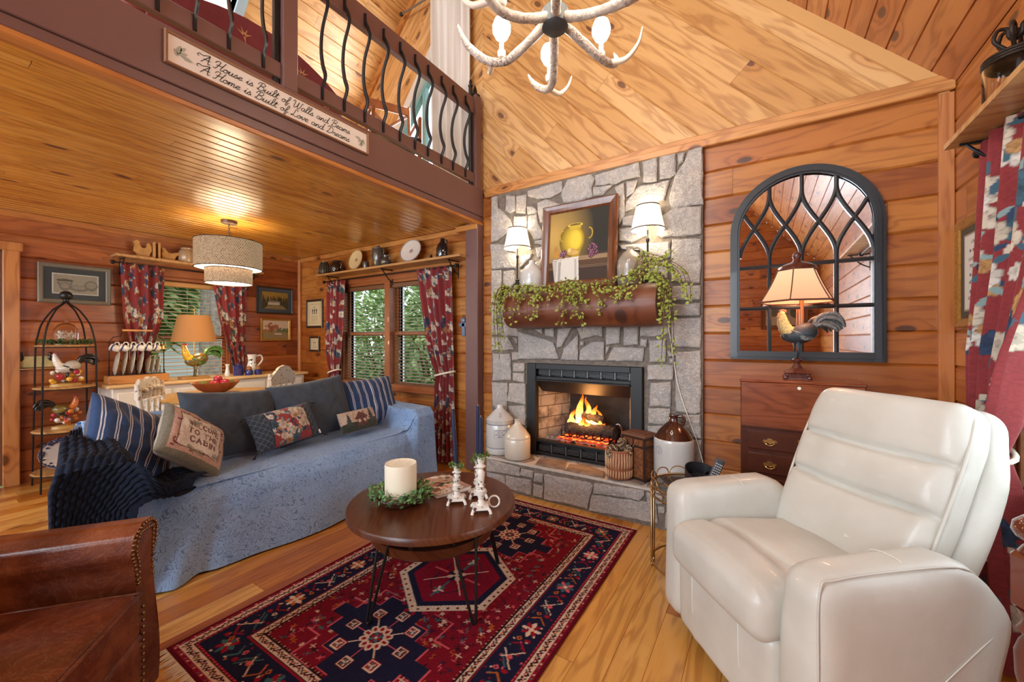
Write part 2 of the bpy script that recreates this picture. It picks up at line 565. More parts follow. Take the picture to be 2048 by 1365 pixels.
# wall behind the camera with three added openings for the fill lights
fb = lambda a, c, d: (a, -3.0 - d, c)
regs = [rect(-L, 0, -5.25, 2.66), rect(-5.25, 0, -3.75, .8), rect(-5.25, 2.2, -3.75, 2.66), rect(-3.75, 0, -3.35, 2.66),
        rect(-3.35, 0, -.45, .9), rect(-3.35, 2.6, -.45, 2.66), rect(-.45, 0, R, 2.66)]
g = G(); boards(g, fb, -L, R, -.014, 2.66, .19, 2.6, regs, rnd=random.Random(51)); backer(g, fb, regs)
tri = [[(-L, 2.66), (R, 2.66), (R - .417, 3.1), (-L + .417, 3.1)], [(-L + .417, 3.1), (-3.4, 3.1), (-3.4, roof_z(-3.4))],
       [(-3.4, 4.7), (-1.2, 4.7), (-1.2, roof_z(-1.2)), (RIDGE, roof_z(RIDGE)), (-3.4, roof_z(-3.4))], [(-1.2, 3.1), (R - .417, 3.1), (-1.2, roof_z(-1.2))]]
boards(g, fb, -L, R, 2.66, 6.2, .175, 2.6, [ccw(q) for q in tri], rnd=random.Random(52)); backer(g, fb, [ccw(q) for q in tri])
S('wall_back', g, [WALL_RED, DARKW])

# roof slopes, boards running along y; a skylight in the left one
SKY_Y = (.85, 1.68); SKY_X = (-4.22, -3.45)
dn = Vector((ROOFS, 0, 1)).normalized()      # outward normal of the right slope
sl = math.sqrt(1 + ROOFS ** 2)
def rfr(a, c, d): x = R - c / sl; return (x + dn.x * d, a, roof_z(x) + dn.z * d)
def rfl(a, c, d): x = -L + c / sl; return (x - dn.x * d, a, roof_z(x) + dn.z * d)
cmax = (R - RIDGE) * sl
g = G(); boards(g, rfr, -3, D, 0, cmax, .135, 3.0, [rect(-3, 0, D, cmax)], e=.004, gd=.006, rnd=random.Random(61))
backer(g, rfr, [rect(-3, 0, D, cmax)])
S('ceiling_right_slope', g, [wood('roof_pine_boards', srgb(178, 106, 52), srgb(198, 130, 70), srgb(212, 152, 92), (.08, .03, .015), .36, .2, .45), DARKW])
c0, c1 = (SKY_X[0] + L) * sl, (SKY_X[1] + L) * sl
regs = [rect(-3, 0, SKY_Y[0], cmax), rect(SKY_Y[1], 0, D, cmax), rect(SKY_Y[0], 0, SKY_Y[1], c0), rect(SKY_Y[0], c1, SKY_Y[1], cmax)]
g = G(); boards(g, rfl, -3, D, 0, cmax, .135, 3.0, regs, e=.004, gd=.006, rnd=random.Random(62)); backer(g, rfl, regs)
S('ceiling_left_slope', g, [GABLE, DARKW])
GLASS = plain('window_glass', (.95, 1, .98), 0.02, 0, trans=1)
GLASS.node_tree.nodes['Principled BSDF'].inputs['IOR'].default_value = 1.05
TEAL = plain('teal_window_trim', srgb(120, 160, 158), .5)
g = G(); g.add([rfl(SKY_Y[0], c0, .1), rfl(SKY_Y[1], c0, .1), rfl(SKY_Y[1], c1, .1), rfl(SKY_Y[0], c1, .1)], [(0, 1, 2, 3)])
w = S('window_5', g, GLASS)
g = G()
for (a, b, c, d) in ((SKY_Y[0] - .07, SKY_Y[0], c0 - .07, c1 + .07), (SKY_Y[1], SKY_Y[1] + .07, c0 - .07, c1 + .07), (SKY_Y[0], SKY_Y[1], c0 - .07, c0), (SKY_Y[0], SKY_Y[1], c1, c1 + .07)):
    vs = [rfl(y, x, dd) for dd in (-.015, .12) for y, x in ((a, c), (b, c), (b, d), (a, d))]
    g.add(vs, [(0, 1, 2, 3), (4, 5, 6, 7), (0, 1, 5, 4), (1, 2, 6, 5), (2, 3, 7, 6), (3, 0, 4, 7)])
g.build('skylight_frame', plain('skylight_trim', srgb(150, 170, 178), .5), w)
# ridge beam
g = G(); g.box((RIDGE, .06, roof_z(RIDGE) - .12), (.14, 6.1, .26), b=.01); S('beam_ridge', g, PINE_Y)

# beadboard ceiling under the loft, loft floor
fc = lambda a, c, d: (c, a, HC + d)
g = G(); boards(g, fc, -3, D, -L, -2.33, .082, 2.4, [rect(-3, -L, D, -2.33)], e=.006, gd=.009, rnd=random.Random(71))
backer(g, fc, [rect(-3, -L, D, -2.33)])
S('ceiling_loft', g, [GOLD, DARKW])
g = G(); g.box(((-L - 2.33) / 2, .06, 2.66), (L - 2.33, 6.12, .05)); S('floor_loft', g, plain('loft_floor_pine', srgb(226, 186, 120), .4, nscale=4))
# fascia of the loft edge
g = G(); g.box((-2.315, .06, 2.585), (.03, 6.1, .258), b=.004); g.box((-2.325, .06, 2.43), (.03, 6.1, .05), b=.004)
S('trim_loft_fascia', g, BROWN)
g = G(); g.box((-2.335, .06, 2.388), (.075, 6.1, .03), b=.006); S('trim_loft_cornice', g, PINE_Y)
g = G(); g.box((-2.378, 3.07, 1.2), (.15, .1, 2.385), b=.006); S('pillar_loft_post', g, BROWN)
g = G(); g.box((-2.44, 3.066, 2.352), (.26, .112, .052), b=.004); S('trim_post_cap', g, PINE)

# unseen outer blocks added against light leaks; crown, corner posts
g = G(); g.box((R + .07, D + .07, 1.3), (.14, .14, 2.8)); g.box((-L - .07, D + .07, 1.3), (.14, .14, 2.8)); g.box((R + .07, -3.07, 1.3), (.14, .14, 2.8)); g.box((-L - .07, -3.07, 1.3), (.14, .14, 2.8)); g.box((R + .10, .06, 2.65), (.17, 6.5, .15)); g.box((-L - .10, .06, 2.65), (.17, 6.5, .15)); S('light_leak_block', g, DARKW)
g = G(); g.box(((RIDGE + R) / 2 + .03, D - .02, 2.655), (R - RIDGE - .06, .045, .055), b=.006)
g.box(((RIDGE + R) / 2 + .03, D - .012, 2.70), (R - RIDGE - .06, .03, .05), b=.006); S('trim_crown', g, PINE)
g = G(); g.box((R - .032, D - .012, 1.31), (.062, .03, 2.62), b=.004); S('trim_corner_right', g, PINE_Z)
g = G(); g.box((-L + .028, D - .022, 1.19), (.05, .04, 2.38), b=.006); S('trim_corner_left', g, PINE_Z)
g = G(); g.box((-3.95, D - .012, HC - .03), (3.1, .022, .055), b=.003); S('trim_ceiling_window_wall', g, PINE)
g = G(); g.box((-L + .012, .1, HC - .03), (.02, 6.0, .055), b=.003); S('trim_ceiling_left', g, PINE_Y)
# roof to gable rake trim on the left of the gable
g = G(); vs = []
for x0, x1 in ((-5.3, -2.35),):
    vs = [(x, y, roof_z(x) - o) for x in (x0, x1) for y in (D - .03, D) for o in (0, .09)]
    g.add(vs, [(0, 1, 3, 2), (4, 6, 7, 5), (0, 2, 6, 4), (1, 5, 7, 3), (0, 4, 5, 1), (2, 3, 7, 6)])
S('trim_rake_left', g, PINE)
g = G()
vs = [(x, y, roof_z(x) - o) for x in (R - .02, RIDGE + .02) for y in (D - .02, D) for o in (0, .10)]
g.add(vs, [(0, 1, 3, 2), (4, 6, 7, 5), (0, 2, 6, 4), (1, 5, 7, 3), (0, 4, 5, 1), (2, 3, 7, 6)])
S('trim_rake_right', g, GABLE)

# windows ------------------------------------------------------------
CASE = plain('stained_window_casing', srgb(150, 88, 50), .35, coat=.2, nscale=5)
VINYL = plain('white_vinyl_sash', (.8, .82, .84), .4)
def framebars(g, o, u, v, x0, z0, x1, z1, w, t, off=0, b=.003):
    """rectangular frame in the plane spanned by u and v (Vectors)"""
    n = u.cross(v)
    Mx = Matrix((u, n, v)).transposed()
    for cx, cz, sx, sz in (((x0 + x1) / 2, z0 + w / 2, x1 - x0, w), ((x0 + x1) / 2, z1 - w / 2, x1 - x0, w), (x0 + w / 2, (z0 + z1) / 2, w, z1 - z0 - 2 * w), (x1 - w / 2, (z0 + z1) / 2, w, z1 - z0 - 2 * w)):
        M = Matrix.Translation(o) @ Mx.to_4x4()
        g.box((cx, off, cz), (sx, t, sz), b=b, M=M)
UX, UY, UZ = Vector((1, 0, 0)), Vector((0, 1, 0)), Vector((0, 0, 1))
def quad(g, o, u, v, x0, z0, x1, z1, off=0):
    n = u.cross(v)
    g.add([tuple(o + u * a + v * b + n * off) for a, b in ((x0, z0), (x1, z0), (x1, z1), (x0, z1))], [(0, 1, 2, 3)])

# window_2, twin double-hung on the fireplace wall, u = +x, n = u x v = -y (into the room)
o = Vector((0, D, 0))
g = G(); framebars(g, o, UX, UZ, W2[0], W2[1], W2[2], W2[3], .03, .12, -.06)
g.box((-3.665, D + .03, 1.325), (.09, .12, 1.22), b=.004)
w2 = S('window_2', g, CASE)
g = G(); framebars(g, o, UX, UZ, W2[0] - .075, W2[1] - .03, W2[2] + .075, W2[3] + .09, .085, .02, .01); g.box((-3.675, D - .03, W2[1] + .0), (1.95, .10, .025), b=.006)
g.build('window_frame', CASE, w2)
for x0, x1 in ((W2[0] + .03, -3.71), (-3.62, W2[2] - .03)):
    g = G()
    framebars(g, o, UX, UZ, x0, 1.31, x1, W2[3] - .03, .035, .03, -.085); g.build('sash', CASE, w2)
    g = G(); framebars(g, o, UX, UZ, x0, W2[1] + .03, x1, 1.36, .045, .03, -.055); g.build('sash', CASE, w2)
    g = G(); g.box((x0 + .06, D + .105, 1.32), (.05, .03, 1.2)); g.build('window_screen_rail', VINYL, w2)
    g = G(); quad(g, o, UX, UZ, x0, W2[1] + .03, x1, W2[3] - .03, -.09); g.build('glass', GLASS, w2)
# window_1 on the left wall, u = +y, n = u x v = +x
o = Vector((-L, 0, 0))
g = G(); framebars(g, o, UY, UZ, W1[0], W1[1], W1[2], W1[3], .03, .12, -.06); w1 = S('window_1', g, CASE)
g = G(); framebars(g, o, UY, UZ, W1[0] - .08, W1[1] - .03, W1[2] + .08, W1[3] + .10, .09, .02, .01); g.build('window_frame', CASE, w1)
g = G(); framebars(g, o, UY, UZ, W1[0] + .03, 1.27, W1[2] - .03, W1[3] - .03, .03, .03, -.085); g.build('sash', CASE, w1)
g = G(); framebars(g, o, UY, UZ, W1[0] + .03, W1[1] + .03, W1[2] - .03, 1.31, .035, .03, -.055); g.build('sash', CASE, w1)
g = G(); quad(g, o, UY, UZ, W1[0] + .03, W1[1] + .03, W1[2] - .03, W1[3] - .03, -.09); g.build('glass', GLASS, w1)
# window_3 on the right wall
o = Vector((R, 0, 0))
g = G(); framebars(g, o, UY, UZ, W3[0], W3[1], W3[2], W3[3], .03, .12, .06); w3 = S('window_3', g, CASE)
g = G(); framebars(g, o, UY, UZ, W3[0] - .08, W3[1] - .03, W3[2] + .08, W3[3] + .09, .09, .02, -.01); g.build('window_frame', CASE, w3)
g = G(); quad(g, o, UY, UZ, W3[0] + .03, W3[1] + .03, W3[2] - .03, W3[3] - .03, .09); g.build('glass', GLASS, w3)
# window_4, slanted window of the gable in the loft
P4 = [(-3.75, 2.72), (-2.55, 2.72), (-2.55, 4.95), (-3.75, 3.45)]
g = G(); g.add([(x, D + .09, z) for x, z in P4], [(0, 1, 2, 3)]); w4 = S('window_4', g, GLASS)
def polyframe(g, P, w, y0, y1):
    c = Vector((sum(p[0] for p in P) / len(P), sum(p[1] for p in P) / len(P)))
    def inset(w):
        out = []
        for i in range(len(P)):
            a, b, d = Vector(P[i - 1]), Vector(P[i]), Vector(P[(i + 1) % len(P)])
            e1, e2 = (b - a).normalized(), (d - b).normalized()
            n1, n2 = Vector((-e1.y, e1.x)), Vector((-e2.y, e2.x))
            m = (n1 + n2); m = m / max(.2, m.dot(n1)); out.append(b + m * w)
        return out
    I = inset(w); O = inset(-.0)
    n = len(P)
    vs = [(p.x, y, p.y) for y in (y0, y1) for p in O] + [(p.x, y, p.y) for y in (y0, y1) for p in I]
    fs = []
    for i in range(n):
        j = (i + 1) % n
        fs += [(i, j, 2 * n + j, 2 * n + i), (n + i, n + j, 3 * n + j, 3 * n + i), (i, j, n + j, n + i), (2 * n + i, 2 * n + j, 3 * n + j, 3 * n + i)]
    g.add(vs, fs)
g = G(); polyframe(g, P4, .09, D - .02, D + .12); g.build('window_frame', plain('white_painted_sash', srgb(206, 200, 190), .5), w4)
P4b = [(-3.66, 2.81), (-2.64, 2.81), (-2.64, 4.72), (-3.66, 3.44)]
g = G(); polyframe(g, P4b, .05, D + .04, D + .10); g.build('sash', TEAL, w4)
g = G(); g.box((-3.15, D + .07, 3.4), (.05, .05, 1.5)); g.box((-3.15, D + .07, 3.1), (1.1, .05, .05)); g.build('muntin', TEAL, w4)
# invented windows behind the camera, added to frame the fill lights
for nm, x0, z0, x1, z1 in (('added_window_6', -3.35, .9, -.45, 2.6), ('added_window_7', -5.25, .8, -3.75, 2.2), ('added_window_8', -3.4, 3.1, -1.2, 4.7)):
    g = G(); framebars(g, Vector((0, -3.0, 0)), UX, UZ, x0, z0, x1, z1, .06, .12, .04); w = S(nm, g, CASE)
    g = G(); quad(g, Vector((0, -3.0, 0)), UX, UZ, x0, z0, x1, z1, .08); g.build('glass', GLASS, w)
# door_1 at the far left
g = G(); g.box((-L - .05, (D1[0] + D1[2]) / 2, 1.02), (.045, D1[2] - D1[0] - .01, 2.03), b=.004)
for zz, hh in ((.45, .6), (1.4, .95)):
    framebars(g, Vector((-L - .028, 0, 0)), UY, UZ, D1[0] + .12, zz - hh / 2, D1[2] - .12, zz + hh / 2, .03, .02, .006)
d1 = S('door_1', g, wood('orange_door_pine', srgb(168, 104, 56), srgb(182, 118, 66), srgb(194, 132, 80), (.1, .03, .01), .3, .3, .3, src='obj', axis=2))
g = G(); g.box((-L + .015, D1[2] + .045, 1.02), (.05, .095, 2.04), b=.005); g.box((-L + .015, (D1[0] + D1[2]) / 2, 2.075), (.06, D1[2] - D1[0] + .22, .075), b=.005)
g.box((-L + .015, D1[0] - .045, 1.02), (.05, .095, 2.04), b=.005); g.build('door_frame', PINE_Z, d1)
g = G(); g.ball((-L + .02, D1[0] + .09, 1.0), .028, 12); g.tube([(-L - .03, D1[0] + .09, 1.0), (-L + .02, D1[0] + .09, 1.0)], .01); g.build('door_knob', plain('aged_brass', (.45, .3, .1), .3, 1), d1, smooth=60)

# ------------------------------------------------------------------ stone chimney and hearth
def stone_mat():
    t = NT('rough_grey_fieldstone')
    oc = t.objc()
    big = t.noise(oc, 5, 3); n = t.noise(oc, 34, 5, .65); sp = t.noise(oc, 160, 2)
    base = t.ramp(big.outputs[0], [(.3, srgb(150, 144, 140)), (.48, srgb(176, 168, 160)), (.6, srgb(188, 174, 158)), (.75, srgb(160, 160, 166))])
    base = t.mix(t.math('MULTIPLY', n.outputs[0], .75), base, t.ramp(n.outputs[0], [(.35, (.16, .14, .13)), (.55, (.45, .42, .39)), (.7, (.68, .65, .62))]))
    base = t.mix(.25, base, t.ramp(sp.outputs[0], [(.4, (.2, .18, .17)), (.6, (.75, .73, .70))]))
    t.link(base, t.b.inputs['Base Color']); t.set(Roughness=.85)
    h = t.math('ADD', n.outputs[0], t.math('MULTIPLY', t.noise(oc, 11, 4, .6).outputs[0], 1.5))
    t.bump(h, 1.0, .016)
    return t.m
STONE = stone_mat()
MORTAR = plain('grey_mortar', srgb(118, 108, 98), .95, nscale=30, namt=.25, bump=.6, bscale=90)
MORTAR_L = plain('pale_hearth_mortar', srgb(196, 188, 178), .95, nscale=30, namt=.15, bump=.5, bscale=90)
CHIM = [[(-2.164,2.603),(-2.097,2.603),(-2.106,2.505),(-2.031,2.445),(-1.957,2.371),(-1.939,2.291),(-2.106,2.19),(-2.17,2.191)],[(-2.003,2.596),(-1.911,2.57),(-1.902,2.439),(-1.966,2.427),(-2.007,2.457)],[(-1.893,2.567),(-1.787,2.562),(-1.796,2.398),(-1.893,2.419)],[(-1.77,2.588),(-1.441,2.609),(-1.437,2.515),(-1.545,2.486),(-1.676,2.503),(-1.77,2.543)],[(-1.434,2.529),(-1.387,2.604),(-1.187,2.609),(-1.151,2.567),(-1.18,2.498),(-1.168,2.421),(-1.297,2.411),(-1.418,2.419),(-1.441,2.488)],[(-1.144,2.593),(-0.803,2.614),(-0.793,2.509),(-0.932,2.501),(-0.972,2.487),(-1.134,2.507)],[(-0.772,2.607),(-0.668,2.619),(-0.668,2.445),(-0.766,2.453)],[(-0.644,2.62),(-0.539,2.616),(-0.537,2.472),(-0.574,2.449),(-0.647,2.456)],[(-0.522,2.608),(-0.477,2.609),(-0.488,2.545),(-0.522,2.529)],[(-0.449,2.614),(-0.364,2.615),(-0.362,2.221),(-0.568,2.227),(-0.58,2.309),(-0.562,2.379),(-0.545,2.455),(-0.483,2.544)],[(-1.165,2.496),(-0.999,2.488),(-1.081,2.425),(-1.163,2.423)],[(-0.985,2.459),(-0.913,2.483),(-0.906,2.241),(-0.952,2.17),(-0.961,2.408)],[(-0.893,2.486),(-0.81,2.481),(-0.835,2.396),(-0.893,2.369)],[(-0.81,2.43),(-0.58,2.432),(-0.621,2.298),(-0.692,2.287),(-0.822,2.278),(-0.906,2.254),(-0.893,2.33)],[(-1.779,2.455),(-1.719,2.444),(-1.676,2.4),(-1.685,2.379),(-1.77,2.379)],[(-1.676,2.466),(-1.593,2.48),(-1.449,2.411),(-1.61,2.418),(-1.613,2.287),(-1.651,2.293),(-1.668,2.384)],[(-1.917,2.388),(-1.779,2.372),(-1.787,2.269),(-1.917,2.288)],[(-1.77,2.364),(-1.68,2.371),(-1.668,2.28),(-1.626,2.215),(-1.61,2.155),(-1.71,2.146),(-1.77,2.251)],[(-2.174,2.168),(-1.957,2.132),(-2.003,2.084),(-1.876,2.038),(-1.902,1.919),(-2.164,1.936)],[(-1.849,2.02),(-1.727,2.029),(-1.744,1.994),(-1.858,1.907)],[(-1.702,2.137),(-1.61,2.14),(-1.61,2.089),(-1.702,2.108)],[(-1.693,2.077),(-1.61,2.081),(-1.61,1.994),(-1.676,1.986)],[(-2.164,1.912),(-2.059,1.911),(-2.05,1.613),(-2.168,1.611)],[(-2.031,1.892),(-1.917,1.898),(-1.906,1.782),(-1.975,1.725),(-2.035,1.792)],[(-0.926,2.212),(-0.829,2.222),(-0.822,2.144),(-0.926,2.153)],[(-0.952,2.131),(-0.741,2.119),(-0.741,2.049),(-0.854,2.013),(-0.952,2.039)],[(-0.632,2.177),(-0.557,2.219),(-0.375,2.205),(-0.373,2.01),(-0.627,2.021),(-0.668,2.052)],[(-0.952,2.006),(-0.58,1.984),(-0.58,1.867),(-0.741,1.872),(-0.76,1.938),(-0.932,1.971)],[(-0.562,1.994),(-0.375,1.975),(-0.378,1.668),(-0.568,1.701)],[(-0.753,1.842),(-0.591,1.844),(-0.597,1.721),(-0.668,1.715),(-0.753,1.759)],[(-0.557,1.657),(-0.378,1.65),(-0.378,1.55),(-0.562,1.559)],[(-0.562,1.523),(-0.378,1.524),(-0.378,1.443),(-0.557,1.443)],[(-0.568,1.419),(-0.375,1.42),(-0.375,1.213),(-0.568,1.223)],[(-0.644,1.651),(-0.58,1.659),(-0.58,1.45),(-0.638,1.452)],[(-2.164,1.587),(-2.003,1.572),(-2.031,1.495),(-1.876,1.354),(-1.876,1.3),(-2.164,1.317)],[(-1.702,1.355),(-1.63,1.365),(-1.63,1.314)],[(-1.602,1.365),(-1.521,1.371),(-1.508,1.292),(-1.593,1.299)],[(-1.478,1.366),(-1.345,1.372),(-1.441,1.214),(-1.489,1.199)],[(-1.304,1.368),(-1.088,1.392),(-1.092,1.291),(-1.151,1.305),(-1.26,1.273)],[(-1.056,1.391),(-0.943,1.396),(-0.945,1.245),(-1.056,1.227)],[(-0.913,1.395),(-0.803,1.399),(-0.806,1.233),(-0.913,1.228)],[(-0.788,1.399),(-0.58,1.425),(-0.585,1.315),(-0.668,1.297),(-0.788,1.297)],[(-0.788,1.278),(-0.741,1.272),(-0.747,1.217),(-0.788,1.224)],[(-0.723,1.265),(-0.609,1.266),(-0.609,1.111),(-0.719,1.104)],[(-1.867,1.338),(-1.529,1.249),(-1.473,1.106),(-1.867,1.095)],[(-1.297,1.305),(-1.297,1.1),(-1.449,1.099),(-1.418,1.192)],[(-1.274,1.257),(-1.238,1.25),(-1.245,1.216),(-1.279,1.219)],[(-1.274,1.181),(-1.18,1.25),(-1.074,1.251),(-1.074,1.106),(-1.282,1.1)],[(-1.06,1.218),(-1.026,1.214),(-1.056,1.144)],[(-0.992,1.209),(-0.766,1.207),(-0.772,1.11),(-1.047,1.102)],[(-2.164,1.285),(-1.984,1.293),(-1.917,1.178),(-2.164,1.166)],[(-0.597,1.186),(-0.488,1.181),(-0.492,1.163),(-0.585,1.143)],[(-1.93,1.293),(-1.879,1.277),(-1.884,1.224)],[(-1.593,2.4),(-1.449,2.396),(-1.418,2.405),(-1.297,2.393),(-1.208,2.388),(-1.208,2.319),(-1.593,2.313)],[(-1.593,2.269),(-1.357,2.261),(-1.357,2.036),(-1.593,2.065)],[(-1.327,2.256),(-0.985,2.254),(-0.985,1.991),(-1.327,2.032)],[(-1.849,1.884),(-1.61,1.979),(-1.61,1.716),(-1.849,1.717)],[(-1.577,2.034),(-0.985,1.964),(-0.985,1.713),(-1.577,1.743)],[(-2.151,1.136),(-1.953,1.133),(-1.953,0.901),(-2.151,0.882)],[(-1.942,1.154),(-1.876,1.158),(-1.872,1.083),(-1.937,1.077)],[(-1.925,1.056),(-1.806,1.057),(-1.806,0.985),(-1.925,0.979)],[(-1.925,0.965),(-1.806,0.964),(-1.806,0.879),(-1.928,0.895)],[(-2.159,0.86),(-1.987,0.864),(-1.995,0.601),(-2.055,0.61),(-2.151,0.644)],[(-1.965,0.865),(-1.795,0.875),(-1.798,0.687),(-1.987,0.704)],[(-1.978,0.659),(-1.795,0.676),(-1.798,0.504),(-1.978,0.518)],[(-0.733,1.079),(-0.556,1.085),(-0.558,0.979),(-0.732,0.971)],[(-0.716,0.947),(-0.572,0.958),(-0.574,0.787),(-0.718,0.774)],[(-0.727,0.756),(-0.577,0.765),(-0.577,0.658),(-0.73,0.641)],[(-0.537,1.147),(-0.483,1.176),(-0.375,1.189),(-0.375,0.762),(-0.403,0.751),(-0.537,0.757)],[(-0.489,0.735),(-0.373,0.741),(-0.373,0.579),(-0.423,0.578),(-0.483,0.642)],[(-0.582,1.134),(-0.543,1.135),(-0.543,1.091),(-0.577,1.095)],[(-0.545,0.545),(-0.373,0.563),(-0.373,0.374),(-0.545,0.344)],[(-0.73,0.623),(-0.504,0.65),(-0.504,0.562),(-0.73,0.531)],[(-2.151,0.568),(-1.995,0.566),(-1.995,0.46),(-2.151,0.441)],[(-2.151,0.419),(-1.795,0.477),(-1.795,0.346),(-2.151,0.311)],[(-0.73,0.508),(-0.567,0.531),(-0.567,0.363),(-0.73,0.335)]]
HFRONT = [[(-2.011,0.242),(-1.686,0.225),(-1.683,0.153),(-2.011,0.142)],[(-1.671,0.215),(-1.557,0.217),(-1.564,0.161),(-1.674,0.162)],[(-2.011,0.129),(-1.829,0.13),(-1.821,0.041),(-2.011,0.05)],[(-1.814,0.133),(-1.571,0.141),(-1.578,0.022),(-1.814,0.03)],[(-1.545,0.201),(-1.467,0.203),(-1.473,0.141),(-1.55,0.139)],[(-1.55,0.114),(-1.467,0.112),(-1.471,0.021),(-1.554,0.021)],[(-1.453,0.206),(-1.078,0.218),(-1.06,0.199),(-1.102,0.027),(-1.453,0.019)],[(-1.042,0.22),(-0.691,0.243),(-0.691,0.21),(-0.722,0.166),(-1.048,0.151)],[(-1.06,0.132),(-0.615,0.169),(-0.605,0.042),(-1.078,0.015)],[(-0.676,0.229),(-0.571,0.225),(-0.571,0.174),(-0.671,0.167)],[(-0.598,0.152),(-0.559,0.156),(-0.559,0.113),(-0.598,0.111)]]
HTOP = [[(-1.949,2.796),(-1.726,3.044),(-1.618,2.879),(-1.652,2.738),(-1.854,2.704)],[(-1.681,3.045),(-1.613,3.061),(-1.566,2.986),(-1.637,2.967)],[(-1.554,2.777),(-1.595,2.943),(-1.374,2.985),(-1.306,2.781),(-1.417,2.69)],[(-1.579,3.083),(-1.354,3.095),(-1.348,3.049),(-1.549,3.023)],[(-1.293,2.768),(-1.312,2.908),(-1.198,2.98),(-1.013,2.885),(-0.988,2.747),(-1.214,2.718)],[(-1.294,3.084),(-1.094,3.115),(-1.055,3.004),(-1.265,2.983)],[(-0.95,2.771),(-0.744,2.939),(-0.7,2.806),(-0.725,2.74),(-0.944,2.721)],[(-1.031,3.041),(-0.907,3.034),(-0.876,2.932),(-0.982,2.864)]]

def stone_poly(g, poly, fn, th, rnd, mi=0):
    """one stone: subdivided ragged outline, bevelled face"""
    cx = sum(p[0] for p in poly) / len(poly); cy = sum(p[1] for p in poly) / len(poly)
    out = []
    n = len(poly)
    for i in range(n):
        a, b = poly[i], poly[(i + 1) % n]
        k = max(1, int(math.hypot(b[0] - a[0], b[1] - a[1]) / .03))
        for j in range(k):
            t = j / k
            # round the corners a little
            px, py = a[0] + (b[0] - a[0]) * t, a[1] + (b[1] - a[1]) * t
            px += (px - cx) * .025; py += (py - cy) * .025
            q = noise.noise_vector(Vector((px * 22, py * 22, rnd)))
            out.append((px + q.x * .007, py + q.y * .007))
    m = len(out)
    ins = []
    for x, y in out:
        d = math.hypot(cx - x, cy - y)
        ins.append((x + (cx - x) / max(d, .01) * min(.010, d * .4), y + (cy - y) / max(d, .01) * min(.010, d * .4)))
    vs = [fn(x, y, 0) for x, y in out] + [fn(x, y, th * .7) for x, y in out] + [fn(x, y, th * (1 + .25 * noise.noise(Vector((x * 18, y * 18, rnd + 3))))) for x, y in ins] + [fn(cx, cy, th * 1.12)]
    fs = []
    for i in range(m):
        j = (i + 1) % m
        fs += [(i, j, m + j, m + i), (m + i, m + j, 2 * m + j, 2 * m + i), (2 * m + i, 2 * m + j, 3 * m)]
    g.add(vs, fs, mi)
g = G()
for (x0, z0, x1, z1) in ((-2.17, .2, -1.772, 2.625), (-.765, .2, -.362, 2.625), (-1.772, 1.062, -.765, 2.625)):
    g.box(((x0 + x1) / 2, 3.10, (z0 + z1) / 2), (x1 - x0, .055, z1 - z0), mi=1)
for k, p in enumerate(CHIM):
    stone_poly(g, p, lambda a, c, d: (a, 3.073 - d, c), .024, k * 3.1)
S('wall_chimney_stone', g, [STONE, MORTAR])
g = G(); g.box((-1.19, 2.935, .12), (1.68, .31, .24), mi=1); g.box((-1.19, 2.935, .25), (1.68, .31, .016), mi=2)
for k, p in enumerate(HFRONT): stone_poly(g, p, lambda a, c, d: (a, 2.782 - d, c), .02, k * 5.1 + 1)
for x0, z0, x1, z1 in ((-.54, .15, -.38, .235), (-.55, .02, -.37, .12)):
    stone_poly(g, rect(x0, z0, x1, z1), lambda a, c, d: (a, 2.782 - d, c), .02, x0 * 50)
for k, p in enumerate(HTOP): stone_poly(g, [(x, max(2.80, min(3.03, y + .03))) for x, y in p], lambda a, c, d: (a, c, .256 + d), .014, k * 7.1 + 2, 3)
for k, p in enumerate((rect(-2.0, 2.95, -1.85, 3.04), rect(-.68, 2.8, -.5, 2.93), rect(-.64, 2.96, -.4, 3.04))):
    stone_poly(g, p, lambda a, c, d: (a, c, .256 + d), .014, k * 7.1 + 40, 3)
STONE_D = plain('dark_hearth_slab', srgb(128, 112, 100), .7, nscale=14, namt=.35, bump=.7, bscale=40)
S('floor_hearth', g, [STONE, MORTAR, MORTAR_L, STONE_D])
HZ = .272

# ------------------------------------------------------------------ fireplace insert
FB = plain('black_firebox_steel', (.014, .014, .015), .45, .2)
FG = plain('louver_grey_steel', (.10, .10, .105), .4, .6)
def firebrick():
    t = NT('pale_firebrick'); s = t.sep(t.objc())
    br = t.node('ShaderNodeTexBrick'); t.link(t.comb(t.math('ADD', s[0], s[1]), s[2], 0), br.inputs['Vector'])
    br.inputs['Scale'].default_value = 1; br.inputs['Brick Width'].default_value = .22; br.inputs['Row Height'].default_value = .10; br.inputs['Mortar Size'].default_value = .004
    br.inputs['Color1'].default_value = (.42, .38, .34, 1); br.inputs['Color2'].default_value = (.32, .29, .26, 1); br.inputs['Mortar'].default_value = (.08, .07, .06, 1)
    n = t.noise(t.objc(), 9, 4); base = t.mix(t.ramp(n.outputs[0], [(.45, (0, 0, 0)), (.68, (.75, .75, .75))]), br.outputs['Color'], (.03, .026, .024))
    t.link(base, t.b.inputs['Base Color']); t.set(Roughness=.9); return t.m
fi = thing('fireplace_insert', 'black steel firebox insert with louvers, set in the stone chimney above the hearth', 'fireplace', (-1.27, 3.04, HZ))
fi.location = (-1.268, 3.05, HZ)
W_, T_ = .5, .79
g = G()
for c, s in (((-.455, .01, .395), (.09, .06, .79)), ((.455, .01, .395), (.09, .06, .79)), ((0, .01, .765), (.82, .06, .05)), ((0, .015, .665), (.82, .05, .03)), ((0, .02, .012), (.82, .05, .024)), ((0, .03, .115), (.82, .06, .02))):
    g.box(c, s, b=.004)
g.box((0, .05, .715), (.82, .01, .12)); g.box((0, .05, .06), (.82, .01, .12))
g.box((0, -.03, .648), (.83, .03, .018), b=.006)
